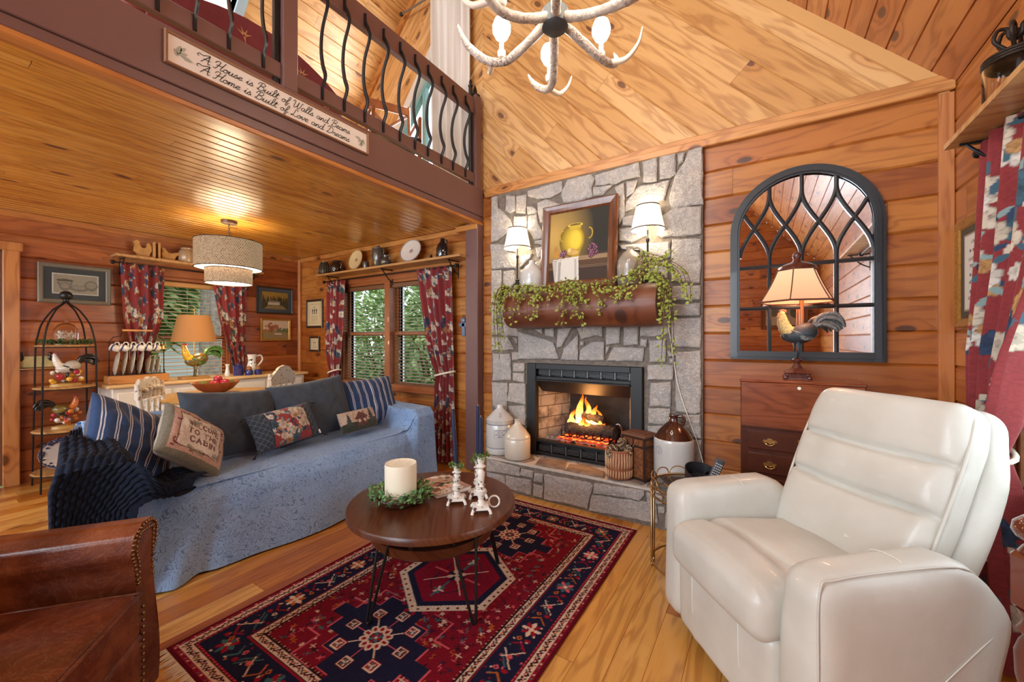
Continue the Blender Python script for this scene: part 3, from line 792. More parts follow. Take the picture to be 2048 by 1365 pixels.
g.add([(-.41, -.01, .64), (.41, -.01, .64), (.41, .10, .535), (-.41, .10, .535)], [(0, 1, 2, 3)])
g.build('surround', FB, fi)
for z0, n, nm in ((.69, 7, 'upper_louver'), (.03, 6, 'lower_louver')):
    w = .80 / n
    for k in range(n):
        g = G(); x = -.40 + w * (k + .5)
        for q in range(4): g.box((x, .012, z0 + .012 * q + .008), (w * .82, .022, .005), b=.001)
        g.box((x + w / 2, .012, z0 + .028), (.012, .02, .07))
        g.build('louver', FG, fi)
g = G()
X0, X1, Y0, Y1, Z0, Z1 = -.42, .42, .05, .42, .11, .70
B0, B1 = -.28, .28
g.add([(X0, Y0, Z0), (B0, Y1, Z0), (B0, Y1, Z1), (X0, Y0, Z1)], [(0, 1, 2, 3)])
g.build('firebrick_lining', firebrick(), fi); g = G()
g.add([(X1, Y0, Z0), (B1, Y1, Z0), (B1, Y1, Z1), (X1, Y0, Z1)], [(0, 1, 2, 3)])
g.build('firebrick_lining', firebrick(), fi)
g = G(); g.add([(B0, Y1, Z0), (B1, Y1, Z0), (B1, Y1, Z1), (B0, Y1, Z1)], [(0, 1, 2, 3)]); g.build('sooty_back', plain('sooty_brick', (.03, .026, .024), .9, nscale=9, namt=.6), fi)
g = G(); g.box((0, .23, .705), (.9, .42, .02)); g.box((0, .23, -.0), (.9, .36, .02)); g.box((-.455, .24, .36), (.02, .42, .72)); g.box((.455, .24, .36), (.02, .42, .72)); g.box((0, .44, .36), (.93, .02, .72))
g.build('casing', FB, fi)
# ash bed, grate and logs
ASH = plain('grey_ash', (.22, .20, .19), .95, nscale=30, namt=.6, bump=1, bscale=60)
g = G(); g.grid(lambda u, v: (lerp(-.40, .40, u) * (1 - .3 * v), .05 + .36 * v, .125 + .035 * noise.noise(Vector((u * 14, v * 9, 1))) + .015 * noise.noise(Vector((u * 50, v * 30, 1)))), 60, 30)
tag(g.build('ash_bed', ASH, smooth=180, loc=fi.location), 'grey ash and cinders strewn under the burning logs', 'ash', kind='stuff')
def bark():
    t = NT('charred_log_bark'); oc = t.objc()
    n = t.noise(oc, 30, 4, .7); base = t.ramp(n.outputs[0], [(.35, (.006, .005, .004)), (.6, (.05, .035, .028)), (.75, (.16, .12, .10))])
    t.link(base, t.b.inputs['Base Color']); t.set(Roughness=.9); t.bump(n.outputs[0], 1, .015); return t.m
def emberm():
    t = NT('glowing_embers'); n = t.noise(t.objc(), 28, 3)
    t.set(Base_Color=(.03, .01, .01), Roughness=.9)
    c = t.ramp(n.outputs[0], [(.35, (.25, .0, .0)), (.5, (1, .04, .01)), (.65, (1, .25, .03))])
    t.link(c, t.b.inputs['Emission Color']); t.b.inputs['Emission Strength'].default_value = 2.2; return t.m
BARK, EMBER = bark(), emberm()
def logmesh(p0, p1, r, seed):
    g = G(); p0, p1 = Vector(p0), Vector(p1); pts = []; rs = []
    for i in range(15):
        t = i / 14; q = noise.noise_vector(Vector((t * 4, seed, 0)))
        pts.append(p0.lerp(p1, t) + q * .008); rs.append(r * (1 + .18 * noise.noise(Vector((t * 6, seed, 5)))) * (1 if 0 < i < 14 else .9))
    g.tube(pts, rs, 14)
    g.v = [tuple(Vector(p) + noise.noise_vector(Vector(p) * 40) * .006) for p in g.v]
    return g
FX, FY = fi.location.x, fi.location.y
for k, (a, b, r, lab) in enumerate((((-.20, .17, .215), (.25, .13, .235), .052, 'charred black log lying across the front of the fire'),
                                 ((-.22, .28, .22), (.20, .30, .22), .05, 'charred log at the back of the fire, behind the flames'),
                                 ((-.20, .24, .345), (.14, .19, .315), .036, 'thin charred log laid on top of the burning pile'))):
    o = logmesh(a, b, r, k * 9.7).build('fire_log', BARK, smooth=50, loc=(FX, FY, HZ)); tag(o, lab, 'log', 'logs burning in the fireplace')
gr = thing('fire_grate', 'dark iron grate holding the burning logs above the ash', 'grate', (FX, FY, HZ))
g = G()
for k in range(7):
    x = -.21 + .07 * k; g.tube([(x, .08, .22), (x, .09, .165), (x, .34, .165), (x, .36, .22)], .007, 6)
g.build('bars', BLACK, gr)
g = G(); g.tube([(-.24, .12, .155), (.24, .12, .155)], .008, 6); g.tube([(-.24, .3, .155), (.24, .3, .155)], .008, 6)
for x in (-.2, .2):
    for y in (.12, .3): g.tube([(x, y, .155), (x, y, .10)], .008, 6)
g.build('feet', BLACK, gr)
g = G(); g.grid(lambda u, v: (lerp(-.24, .2, u), lerp(.06, .33, v), .152 + .014 * noise.noise(Vector((u * 16, v * 9, 4)))), 40, 20)
tag(g.build('embers', EMBER, smooth=180, loc=(FX, FY, HZ)), 'glowing red embers under the logs in the fireplace', 'embers', kind='stuff')
def flamem():
    t = NT('flame'); tc = t.node('ShaderNodeTexCoord').outputs['Generated']; s = t.sep(tc)
    n = t.noise(t.objc(), 14, 2)
    f = t.math('ADD', s[2], t.math('MULTIPLY', t.math('SUBTRACT', n.outputs[0], .5), .5))
    c = t.ramp(f, [(0, (1, .75, .32)), (.35, (1, .5, .10)), (.75, (1, .2, .02)), (1, (.7, .06, 0))])
    em = t.node('ShaderNodeEmission'); t.link(c, em.inputs[0]); 
    t.link(t.ramp(f, [(0, (1, 1, 1)), (.5, (.55, .55, .55)), (1, (.12, .12, .12))]), em.inputs[1]) 
    mul = t.math('MULTIPLY', t.ramp(f, [(0, (1, 1, 1)), (.5, (.6, .6, .6)), (1, (.12, .12, .12))]), 5.0); t.link(mul, em.inputs[1])
    tr = t.node('ShaderNodeBsdfTransparent'); mx = t.node('ShaderNodeMixShader')
    lw = t.node('ShaderNodeLayerWeight'); lw.inputs[0].default_value = .35
    fc_ = t.math('MULTIPLY', t.math('SUBTRACT', 1.0, lw.outputs['Facing']), 1.25, clamp=True)
    t.link(fc_, mx.inputs[0]); t.link(tr.outputs[0], mx.inputs[1]); t.link(em.outputs[0], mx.inputs[2])
    t.link(mx.outputs[0], t.n['Material Output'].inputs[0]); return t.m
FLAME = flamem()
fl_ = thing('fire_flames', 'yellow and orange flames rising from the burning logs', 'flame', (FX, FY, HZ + .22))
rn = random.Random(4)
for x, y, h, r in ((-.10, .20, .31, .034), (-.03, .21, .28, .030), (.035, .2, .22, .026), (-.155, .2, .17, .024), (.10, .17, .12, .022), (-.19, .22, .10, .02), (.07, .22, .19, .02), (.16, .16, .08, .02), (-.06, .15, .12, .025), (.0, .14, .09, .025), (.20, .17, .06, .016)):
    g = G(); pts = []; rs = []
    s = rn.uniform(0, 50)
    for i in range(13):
        t = i / 12
        w = noise.noise_vector(Vector((t * 2.6, s, 0)))
        pts.append((x + w.x * .06 * t, y + w.y * .02 * t, h * t)); rs.append(max(.0012, r * math.sin(PI * (t * .80 + .2)) ** .85 * (1 + .3 * w.z)))
    g.tube(pts, rs, 10, flat=.8); g.build('flame', FLAME, fl_, smooth=180)
point('fire_glow', (FX, FY + .1, HZ + .36), 4, (1, .42, .12), .08)
# two small things in the firebox: gas key and log fork
g = G(); g.tube(smoothpts([(.33, .02, .14), (.34, .01, .24), (.345, .0, .31), (.325, -.01, .345), (.305, -.01, .34)], 5), .006, 8)
tag(g.build('iron_poker_hook', plain('bright_steel', (.5, .5, .52), .25, 1), smooth=60, loc=(FX, FY - .02, HZ)), 'bright steel hook standing at the right end of the firebox opening', 'hook')

# ------------------------------------------------------------------ log mantel
mantel = thing('log_mantel', 'half-round stained log mantel shelf on the stone chimney', 'shelf', (-1.235, 2.92, 1.52))
MW = wood('mantel_log_wood', srgb(88, 46, 26), srgb(116, 64, 38), srgb(140, 84, 52), (.04, .015, .01), .5, .1, .4, src='obj', axis=0, ring=.7, bump=.4)
g = G(); NS = 28
def mant(u, v):
    x = lerp(-.615, .62, v); a = 2 * PI * u
    r = .155 * (1 + .05 * noise.noise(Vector((v * 3, math.cos(a), math.sin(a)))) + .02 * noise.noise(Vector((v * 9, math.cos(a) * 4, math.sin(a) * 4))))
    y, z = r * math.cos(a), r * math.sin(a)
    k = .02 if v < .02 or v > .98 else 0
    return (x, min(y * (1 - k), .148), min(z * (1 - k), .150))
g.grid(mant, 36, 50, closed_u=True)
n0 = len(g.v); g.f.append(tuple(range(36))[::-1]); g.m.append(0); g.f.append(tuple(range(n0 - 36, n0))); g.m.append(0)
g.build('log', MW, mantel, smooth=50)
MZ = 1.67

# ------------------------------------------------------------------ lathe ware helper
def ware(name, label, cat, loc, prof, mat, seg=32, group=None, handle=None, extra=None, rz=0, hm=None, handle_name='handle'):
    t = thing(name, label, cat, loc, rz, group)
    g = G(); g.lathe(prof, seg=seg); g.build('body', mat, t, smooth=50)
    if handle:
        pts, r = handle; g = G(); g.tube(smoothpts(pts, 6), r, 10); g.build(handle_name, hm or mat, t, smooth=180)
    return t
CREAM = plain('cream_stoneware', srgb(214, 206, 188), .28, coat=.5, nscale=6, namt=.05)
GREYW = plain('pale_grey_stoneware', srgb(200, 200, 196), .25, coat=.5, nscale=6, namt=.05)
SALT = plain('grey_salt_glaze', srgb(150, 140, 126), .25, coat=.5, nscale=14, namt=.18)
INK = plain('cobalt_ink', srgb(50, 66, 110), .5)
BROWNG = plain('brown_slip_glaze', srgb(66, 34, 22), .12, coat=1)

# ---- lettering: stroke font drawn as thin ribbons
FONT = {
 'A': [[(0, 0), (.35, 1), (.7, 0)], [(.14, .38), (.56, .38)]], 'B': [[(0, 0), (0, 1), (.45, 1), (.6, .85), (.6, .65), (.42, .52), (0, .52)], [(.42, .52), (.65, .38), (.65, .15), (.45, 0), (0, 0)]],
 'C': [[(.65, .82), (.5, 1), (.2, 1), (0, .78), (0, .22), (.2, 0), (.5, 0), (.65, .18)]], 'E': [[(.6, 1), (0, 1), (0, 0), (.6, 0)], [(0, .52), (.5, .52)]],
 'H': [[(0, 0), (0, 1)], [(.65, 0), (.65, 1)], [(0, .5), (.65, .5)]], 'I': [[(.1, 0), (.1, 1)]], 'L': [[(0, 1), (0, 0), (.55, 0)]],
 'M': [[(0, 0), (.05, 1), (.4, .35), (.75, 1), (.8, 0)]], 'N': [[(0, 0), (0, 1), (.65, 0), (.65, 1)]], 'O': [[(.35, 1), (.1, .88), (0, .5), (.1, .12), (.35, 0), (.6, .12), (.7, .5), (.6, .88), (.35, 1)]],
 'T': [[(0, 1), (.7, 1)], [(.35, 1), (.35, 0)]], 'W': [[(0, 1), (.2, 0), (.42, .7), (.64, 0), (.85, 1)]], 'P': [[(0, 0), (0, 1), (.45, 1), (.6, .85), (.6, .62), (.42, .48), (0, .48)]],
 'R': [[(0, 0), (0, 1), (.45, 1), (.6, .85), (.6, .65), (.42, .52), (0, .52)], [(.35, .52), (.65, 0)]], 'S': [[(.6, .85), (.4, 1), (.15, .98), (.02, .78), (.15, .58), (.45, .45), (.6, .25), (.45, .02), (.15, 0), (0, .15)]],
 'G': [[(.65, .82), (.5, 1), (.2, 1), (0, .78), (0, .22), (.2, 0), (.5, 0), (.65, .2), (.65, .45), (.4, .45)]], 'U': [[(0, 1), (0, .2), (.2, 0), (.45, 0), (.62, .2), (.62, 1)]],
 'D': [[(0, 0), (0, 1), (.35, 1), (.62, .75), (.62, .25), (.35, 0), (0, 0)]], 'F': [[(.6, 1), (0, 1), (0, 0)], [(0, .52), (.45, .52)]], 'V': [[(0, 1), (.33, 0), (.66, 1)]], 'Y': [[(0, 1), (.33, .5), (.66, 1)], [(.33, .5), (.33, 0)]],
 '3': [[(0, .88), (.2, 1), (.5, .95), (.55, .7), (.25, .53), (.6, .4), (.6, .12), (.3, 0), (0, .12)]], '&': [[(.7, 0), (.15, .75), (.3, 1), (.48, .8), (.05, .3), (.2, 0), (.45, .05), (.7, .45)]],
 ',': [[(.1, .1), (.02, -.15)]], '.': [[(.05, 0), (.1, .05)]], ' ': []}
def stroke_text(s, h, sp=.28):
    """list of polylines and total width"""
    out = []; x = 0
    for ch in s:
        st = FONT.get(ch, [])
        w = max([p[0] for l in st for p in l] or [.35])
        for l in st: out.append([((x + a) * h, b * h) for a, b in l])
        x += w + sp
    return out, (x - sp) * h
def ribbon(g, pts, w, fn, d=.0):
    """flat stroke of width w; fn(a, b, d) -> 3D"""
    n = len(pts); L_, R_ = [], []
    for i in range(n):
        a = Vector(pts[max(i - 1, 0)]); b = Vector(pts[min(i + 1, n - 1)]); t = (b - a)
        if t.length < 1e-9: t = Vector((1, 0))
        t.normalize(); nn = Vector((-t.y, t.x)) * w / 2; p = Vector(pts[i])
        if i == 0: p = p - t * w * .3
        if i == n - 1: p = p + t * w * .3
        L_.append(fn(*(p + nn), d)); R_.append(fn(*(p - nn), d))
    g.add(L_ + R_, [(i, i + 1, n + i + 1, n + i) for i in range(n - 1)])

# jugs on the hearth
def cyl_fn(r, z0, a0=0):
    return lambda a, b, d: ((r + d) * math.sin(a / r + a0), -(r + d) * math.cos(a / r + a0), z0 + b)
t = ware('stoneware_jug', 'tall pale grey jug with a stamped label, at the left end of the hearth', 'jug', (-1.985, 2.93, HZ),
         [(.118, 0), (.122, .01), (.123, .05), (.121, .055), (.123, .06), (.122, .25), (.119, .256), (.122, .262), (.120, .285), (.124, .292), (.112, .305), (.075, .345), (.032, .385), (.028, .395), (.030, .415), (.026, .42), (.012, .418)], GREYW,
         handle=([(0, .03, .40), (0, .065, .395), (0, .085, .37), (0, .078, .335)], .009))
g = G(); fn = cyl_fn(.1235, .14, .62)
for r_ in ((-.052, 0, .052, .085),):
    ribbon(g, [(-.052, 0), (.052, 0), (.052, .085), (-.052, .085), (-.052, 0)], .0022, fn)
for i, s in enumerate(('STONEWARE', 'JUG CO.', 'STONE HILL', 'BROS.')):
    ls, w = stroke_text(s, .0105)
    k = min(1, .09 / w)
    for l in ls: ribbon(g, [(a * k - w * k / 2, b + .066 - i * .0185) for a, b in l], .0014, fn)
g.build('stamped_label', INK, t)
g = G(); ls, w = stroke_text('3', .03)
for l in ls:
    pts = [(a - .01, b) for a, b in l]
    ribbon(g, pts, .003, lambda a, b, d: ((.098 - b * .95 + .002) * math.sin(.62 + a / .09), -(.098 - b * .95 + .002) * math.cos(.62 + a / .09), .322 + b * .92 + .002))
g.build('painted_number', INK, t)
for z in (.256, .055): g = G(); g.lathe([(.1225, z - .002), (.1236, z), (.1225, z + .002)], seg=32, caps=False); g.build('blue_band', INK, t, smooth=60)
ware('stoneware_jug', 'smaller plain cream jug with a cone shoulder, beside the firebox on the hearth', 'jug', (-1.765, 2.87, HZ),
     [(.104, 0), (.110, .006), (.111, .16), (.108, .165), (.111, .172), (.106, .188), (.07, .235), (.026, .285), (.024, .31), (.029, .318), (.024, .322), (.01, .32)], CREAM)
t = ware('stoneware_jug', 'very large white jug with a shiny brown top, right of the woven box', 'jug', (-.53, 2.935, HZ),
     [(.126, 0), (.130, .008), (.131, .28), (.131, .30), (.128, .315), (.126, .318)], GREYW, seg=48)
g = G(); g.lathe([(.126, .316), (.118, .33), (.098, .365), (.06, .41), (.034, .43), (.029, .435), (.031, .47), (.033, .475), (.03, .48), (.012, .478)], seg=40); g.build('glazed_shoulder', BROWNG, t, smooth=60)
g = G(); g.tube(smoothpts([(.025, 0, .465), (.055, 0, .47), (.07, 0, .45), (.062, 0, .41)], 5), .010, 10); g.build('handle', BROWNG, t, smooth=180)
g = G(); fn = cyl_fn(.1318, .245, -.62)
ribbon(g, [(.026 * math.cos(a * PI / 10), .026 * math.sin(a * PI / 10)) for a in range(21)], .002, fn)
for l in stroke_text('3', .03)[0]: ribbon(g, [(a * 1.0 - .009, b - .015) for a, b in l], .0025, fn)
g.build('painted_mark', INK, t)

# ribbed basket vase with pine cones
bk = thing('ribbed_planter', 'round ribbed clay planter holding pine cones, on the hearth before the woven box', 'planter', (-.89, 2.855, HZ))
TERR = plain('ribbed_brown_clay', srgb(140, 84, 52), .7, nscale=20, namt=.2); BUFF = plain('buff_slip', srgb(206, 168, 130), .75, nscale=30, namt=.12)
g = G(); g.lathe([(.080, 0), (.092, .01), (.0935, .10), (.0935, .20), (.088, .208), (.080, .206), (.080, .17), (0, .165)], seg=40); g.build('pot', TERR, bk, smooth=50)
g = G()
for k in range(30):
    a = 2 * PI * k / 30
    for z0, z1 in ((.078, .192), (.014, .07)):
        pts = [(math.cos(a + .012 * math.sin(z * 60 + k)) * .0945, math.sin(a + .012 * math.sin(z * 60 + k)) * .0945, z) for z in np.linspace(z0, z1, 6)]
        g.tube(pts, [.002, .0042, .0048, .0048, .0042, .002], 6)
g.build('carved_ribs', BUFF, bk, smooth=180)
CONE = plain('pine_cone_brown', srgb(104, 76, 54), .8, nscale=60, namt=.4); CONET = plain('pine_cone_tips', srgb(190, 170, 140), .8)
def cone_mesh(r, h):
    g = G(); n = 60
    g.lathe([(.001, 0), (r * .55, h * .12), (r * .7, h * .45), (r * .45, h * .8), (.001, h)], seg=10)
    for k in range(n):
        t = k / n; z = h * (.05 + .9 * t); rr = r * (math.sin(PI * (t * .85 + .12)) ** .7); a = k * 2.39996
        d = Vector((math.cos(a), math.sin(a), .35)).normalized(); p = Vector((0, 0, z)) + d * rr * .5; q = Vector((0, 0, z)) + d * rr
        s = Vector((-math.sin(a), math.cos(a), 0)) * r * .28; u = Vector((0, 0, r * .10))
        g.add([tuple(p - s * .5), tuple(p + s * .5), tuple(q + s), tuple(q + u * 2), tuple(q - s), tuple(q - u)], [(0, 1, 2, 3, 4), (0, 4, 5, 2, 1), (2, 3, 5), (3, 4, 5)], 1 if k % 2 else 0)
    return g
pc = cone_mesh(.034, .07).build('pine_cone', [CONE, CONET])
tag(pc, 'brown pine cone heaped in the ribbed clay planter', 'pine cone', 'pine cones in the ribbed planter')
for k, (x, y, z, rx, ry) in enumerate(((-.04, -.03, .19, 1.3, .3), (.035, -.035, .185, .4, 1.1), (0, .04, .19, 1.2, -.6), (-.045, .03, .20, .2, -1.2), (.045, .03, .21, -1.0, .5), (0, -.005, .222, 1.4, 1.0), (.02, .01, .235, .3, .2))):
    o = pc if k == 0 else pc.copy()
    if k: COL.objects.link(o)
    o.location = (-.89 + x, 2.855 + y, HZ + z - .02); o.rotation_euler = (rx, ry, k)

# woven box with dark frame
bx = thing('woven_box', 'tall dark-framed box of woven bark with a lid, beside the large brown-topped jug', 'box', (-.765, 2.95, HZ), math.radians(-22))
WOV = plain('woven_bark', srgb(120, 70, 34), .8, nscale=50, namt=.5, bump=1, bscale=120)
DKW = plain('dark_box_frame', srgb(48, 26, 18), .45)
g = G(); g.box((0, 0, .15), (.19, .15, .30)); g.build('body', WOV, bx)
g = G()
for x in (-.093, 0, .093):
    for y in (-.074, .074): g.box((x, y, .15), (.016 if x else .012, .014, .30), b=.003)
for z in (.008, .235, .295):
    for y in (-.075, .075): g.box((0, y, z), (.2, .014, .014), b=.003)
    for x in (-.095, .095): g.box((x, 0, z), (.014, .15, .014), b=.003)
g.build('frame', DKW, bx)
g = G(); g.box((0, 0, .31), (.205, .165, .022), b=.005); g.box((0, 0, .322), (.15, .11, .006)); g.build('lid', plain('box_lid_brown', srgb(112, 72, 50), .6), bx)
g = G(); g.tube([(-.01, -.083, .25), (-.012, -.092, .235), (.0, -.094, .222), (.012, -.092, .235), (.01, -.083, .25)], .003, 6); g.build('clasp', plain('pewter', (.3, .3, .3), .4, 1), bx)

# ------------------------------------------------------------------ on the mantel
t = ware('stoneware_jug', 'slim white jug on the mantel, beside the left-hand lamp', 'jug', (-1.665, 2.945, MZ),
     [(.088, 0), (.094, .006), (.095, .14), (.088, .175), (.062, .215), (.028, .24), (.024, .255), (.028, .268), (.022, .272), (.01, .27)], GREYW)
g = G(); fn = cyl_fn(.0955, .09, .3)
ribbon(g, [(-.022, 0), (.022, 0), (.022, .028), (-.022, .028), (-.022, 0)], .0012, fn)
for i in range(3): ribbon(g, [(-.016, .007 + i * .007), (.016, .007 + i * .007)], .0012, fn)
g.build('stamped_label', INK, t)
ware('stoneware_jug', 'grey-brown salt-glazed jug with a loop handle, between the painting and a mantel lamp', 'jug', (-.835, 2.945, MZ),
     [(.082, 0), (.088, .006), (.093, .07), (.094, .14), (.086, .19), (.058, .235), (.028, .255), (.026, .272), (.031, .282), (.026, .287), (.01, .285)], SALT,
     handle=([(.022, 0, .272), (.06, 0, .275), (.083, 0, .25), (.080, 0, .205), (.07, 0, .19)], .009))
SHADEM = NT('lit_cream_linen_shade'); SHADEM.set(Base_Color=(.92, .88, .80), Roughness=.9)
SHADEM.b.inputs['Emission Color'].default_value = (1, .86, .64, 1); SHADEM.b.inputs['Emission Strength'].default_value = .7
SHADEM = SHADEM.m
BULB = plain('lit_bulb', (1, .95, .85), .3, em=(1, .86, .62), ems=14)
DKTRIM = plain('shade_brown_trim', srgb(70, 58, 48), .7)
def mantel_lamp(x, label):
    t = thing('buffet_lamp', label, 'lamp', (x, 2.975, MZ), 0, 'buffet lamps on the mantel')
    g = G(); g.lathe([(.040, 0), (.042, .006), (.034, .014), (.018, .022), (.014, .035), (.024, .055), (.026, .075), (.016, .098), (.013, .112), (.020, .120), (.010, .128), (.0075, .14), (.0075, .31), (.012, .318), (.013, .335), (.007, .345), (.006, .40)], seg=20)
    g.build('stem', BLACK, t, smooth=40)
    g = G(); g.lathe([(.118, .40), (.082, .575)], seg=32, caps=False); g.lathe([(.116, .40), (.080, .575)], seg=32, caps=False); sh = g.build('lamp_shade', SHADEM, t, smooth=180)
    for P in ([(.1185, .398), (.1185, .407)], [(.0835, .568), (.0825, .577)]): g = G(); g.lathe(P, seg=32, caps=False); g.build('shade_trim', DKTRIM, sh)
    g = G(); g.ball((0, 0, .46), .024, 12); g.build('bulb', BULB, t, smooth=180)
    point('mantel_lamp_light', (x, 2.975, MZ + .60), 1.3, (1, .82, .58), .05)
    point('mantel_lamp_light', (x, 2.975, MZ + .375), 1.2, (1, .82, .58), .05)
    return t
mantel_lamp(-1.83, 'slim black candlestick lamp with a cream shade, above the left end of the mantel')
mantel_lamp(-.715, 'slim black candlestick lamp with a cream shade, beside the salt-glazed jug on the mantel')

# ------------------------------------------------------------------ canvas: colour painted on dense grids
class Canvas:
    def __init__(self, w, h, px, bg):
        self.w, self.h, self.px = w, h, px
        self.nx, self.ny = int(round(w / px)) + 1, int(round(h / px)) + 1
        self.a = np.ones((self.ny, self.nx, 3), np.float32) * np.array(bg, np.float32)
        self.X, self.Y = np.meshgrid(np.linspace(0, w, self.nx), np.linspace(0, h, self.ny))
    def put(self, mask, col, alpha=1):
        if mask.dtype == bool: mask = mask.astype(np.float32)
        m = (mask * alpha)[..., None]; self.a = self.a * (1 - m) + np.array(col, np.float32) * m
    def ellipse(self, cx, cy, rx, ry, col, ang=0, alpha=1, soft=0):
        c, s = math.cos(ang), math.sin(ang)
        i0, i1, j0, j1 = self._win(cx, cy, max(rx, ry) * (1 + soft))
        if i1 <= i0 or j1 <= j0: return
        X = self.X[j0:j1, i0:i1] - cx; Y = self.Y[j0:j1, i0:i1] - cy
        d = np.sqrt(((X * c + Y * s) / rx) ** 2 + ((-X * s + Y * c) / ry) ** 2)
        m = np.clip((1 + soft - d) / max(soft, 1e-3), 0, 1) if soft else (d < 1).astype(np.float32)
        m = (m * alpha)[..., None]
        self.a[j0:j1, i0:i1] = self.a[j0:j1, i0:i1] * (1 - m) + np.array(col, np.float32) * m
    def _win(self, cx, cy, r):
        f = lambda v, n, s: int(max(0, min(n, v / s)))
        return f(cx - r, self.nx, self.px), f(cx + r + 2 * self.px, self.nx, self.px), f(cy - r, self.ny, self.px), f(cy + r + 2 * self.px, self.ny, self.px)
    def poly(self, P, col, alpha=1):
        xs = [p[0] for p in P]; ys = [p[1] for p in P]
        i0 = max(0, int(min(xs) / self.px)); i1 = min(self.nx, int(max(xs) / self.px) + 2); j0 = max(0, int(min(ys) / self.px)); j1 = min(self.ny, int(max(ys) / self.px) + 2)
        if i1 <= i0 or j1 <= j0: return
        X = self.X[j0:j1, i0:i1]; Y = self.Y[j0:j1, i0:i1]; m = np.zeros(X.shape, bool)
        for k in range(len(P)):
            (x0, y0), (x1, y1) = P[k - 1], P[k]
            c = ((y0 > Y) != (y1 > Y)); t = np.where(y1 != y0, (x1 - x0) * (Y - y0) / ((y1 - y0) or 1) + x0, 0); m ^= c & (X < t)
        mm = (m * alpha).astype(np.float32)[..., None]
        self.a[j0:j1, i0:i1] = self.a[j0:j1, i0:i1] * (1 - mm) + np.array(col, np.float32) * mm
    def line(self, P, w, col, alpha=1):
        for (x0, y0), (x1, y1) in zip(P, P[1:]):
            r = max(abs(x1 - x0), abs(y1 - y0)) / 2 + w
            i0, i1, j0, j1 = self._win((x0 + x1) / 2, (y0 + y1) / 2, r)
            if i1 <= i0 or j1 <= j0: continue
            X = self.X[j0:j1, i0:i1]; Y = self.Y[j0:j1, i0:i1]; dx, dy = x1 - x0, y1 - y0; L2 = dx * dx + dy * dy + 1e-12
            t = np.clip(((X - x0) * dx + (Y - y0) * dy) / L2, 0, 1); d = np.hypot(X - x0 - t * dx, Y - y0 - t * dy)
            m = (np.clip(1.2 - d / (w / 2), 0, 1).clip(0, 1) > .2).astype(np.float32)[..., None] * alpha
            self.a[j0:j1, i0:i1] = self.a[j0:j1, i0:i1] * (1 - m) + np.array(col, np.float32) * m
    def speckle(self, amt, seed=1, cell=1):
        r = np.random.RandomState(seed).rand(self.ny // cell + 1, self.nx // cell + 1)
        r = np.kron(r, np.ones((cell, cell)))[:self.ny, :self.nx]
        self.a *= (1 + (r - .5) * 2 * amt)[..., None]
    def cols(self): return np.clip(self.a, 0, 1).reshape(-1, 3)
    def mesh(self, fn):
        """grid with one vertex a pixel; fn(x, y) -> point"""
        g = G(); g.grid(lambda u, v: fn(u * self.w, v * self.h), self.nx, self.ny); g.col = self.cols(); return g
ART = vcol('painted_picture', .6, spec=.15)
PRINT = vcol('printed_paper', .6)

def frame_bars(g, w, h, fw, t, prof=1):
    """mitred picture frame, front at -y, centred on the wall plane y = 0, from z = 0"""
    O = [(-w / 2, 0), (w / 2, 0), (w / 2, h), (-w / 2, h)]; I = [(-w / 2 + fw, fw), (w / 2 - fw, fw), (w / 2 - fw, h - fw), (-w / 2 + fw, h - fw)]
    ring = [(O, 0.0, 0), (O, 0.0, -t * .75), (O, .18, -t), (O, .5, -t * .8), (O, .8, -t * .72), (O, 1.0, -t * .45), (O, 1.0, 0)]
    vs = []
    for _, k, y in ring:
        for a, b in zip(O, I): vs.append((a[0] + (b[0] - a[0]) * k, y, a[1] + (b[1] - a[1]) * k))
    fs = []
    for i in range(len(ring) - 1):
        for k in range(4): fs.append((i * 4 + k, i * 4 + (k + 1) % 4, (i + 1) * 4 + (k + 1) % 4, (i + 1) * 4 + k))
    g.add(vs, fs)
def picture(name, label, loc, rz, w, h, fw, t, fmat, cv, group=None, tilt=0, glass=False, cat='picture'):
    """framed picture; local x along the wall, front faces -y"""
    p = thing(name, label, cat, loc, rz, group)
    if tilt: p.rotation_euler = (tilt, 0, rz)
    g = G(); frame_bars(g, w, h, fw, t); g.build('frame', fmat, p)
    sx = (w - 2 * fw) / cv.w; sz = (h - 2 * fw) / cv.h
    g = cv.mesh(lambda x, y: (-w / 2 + fw + x * sx, -t * .4, h - fw - y * sz)); g.build('picture', ART if not glass else PRINT, p, smooth=180)
    g = G(); g.box((0, -.003, h / 2), (w - .01, .006, h - .01)); g.build('backing', plain('picture_backing', (.2, .15, .1), .8), p)
    if glass:
        g = G(); g.add([(-w / 2 + fw, -t * .5, fw), (w / 2 - fw, -t * .5, fw), (w / 2 - fw, -t * .5, h - fw), (-w / 2 + fw, -t * .5, h - fw)], [(0, 1, 2, 3)])
        g.build('glass', GLASS, p)
    return p
# still life over the mantel
cv = Canvas(.50, .56, .0028, (.10, .06, .025))
X, Y = cv.X / .50, cv.Y / .56
lum = np.clip(1.1 - np.hypot(X - .05, (Y - .35) * .9) * 1.5, 0, 1)[..., None]
cv.a = (np.array([.035, .032, .025]) * (1 - lum) + np.array([.52, .33, .09]) * lum).astype(np.float32)
cv.put(np.clip((Y - .62) * 8, 0, 1) * (X > .42), (.20, .11, .05)); cv.put((Y > .655) & (X > .0), (.30, .20, .11)); cv.put((Y > .72) & (Y < .80), (.10, .055, .03)); cv.put((Y > .80), (.055, .035, .025)); cv.put((Y > .815) & (Y < .83), (.16, .10, .06))
u = lambda x, y: (x * .50, y * .56)
for k in range(24):     # urn body shaded by its painted modelling
    f = k / 23; x = .40 + .07 * f
    c = tuple(lerp(a, b, f) for a, b in zip((.18, .11, .015), (.82, .58, .06)))
    cv.ellipse(*u(x, .42), (.22 - .15 * f) * .5, (.235 - .13 * f) * .56, c)
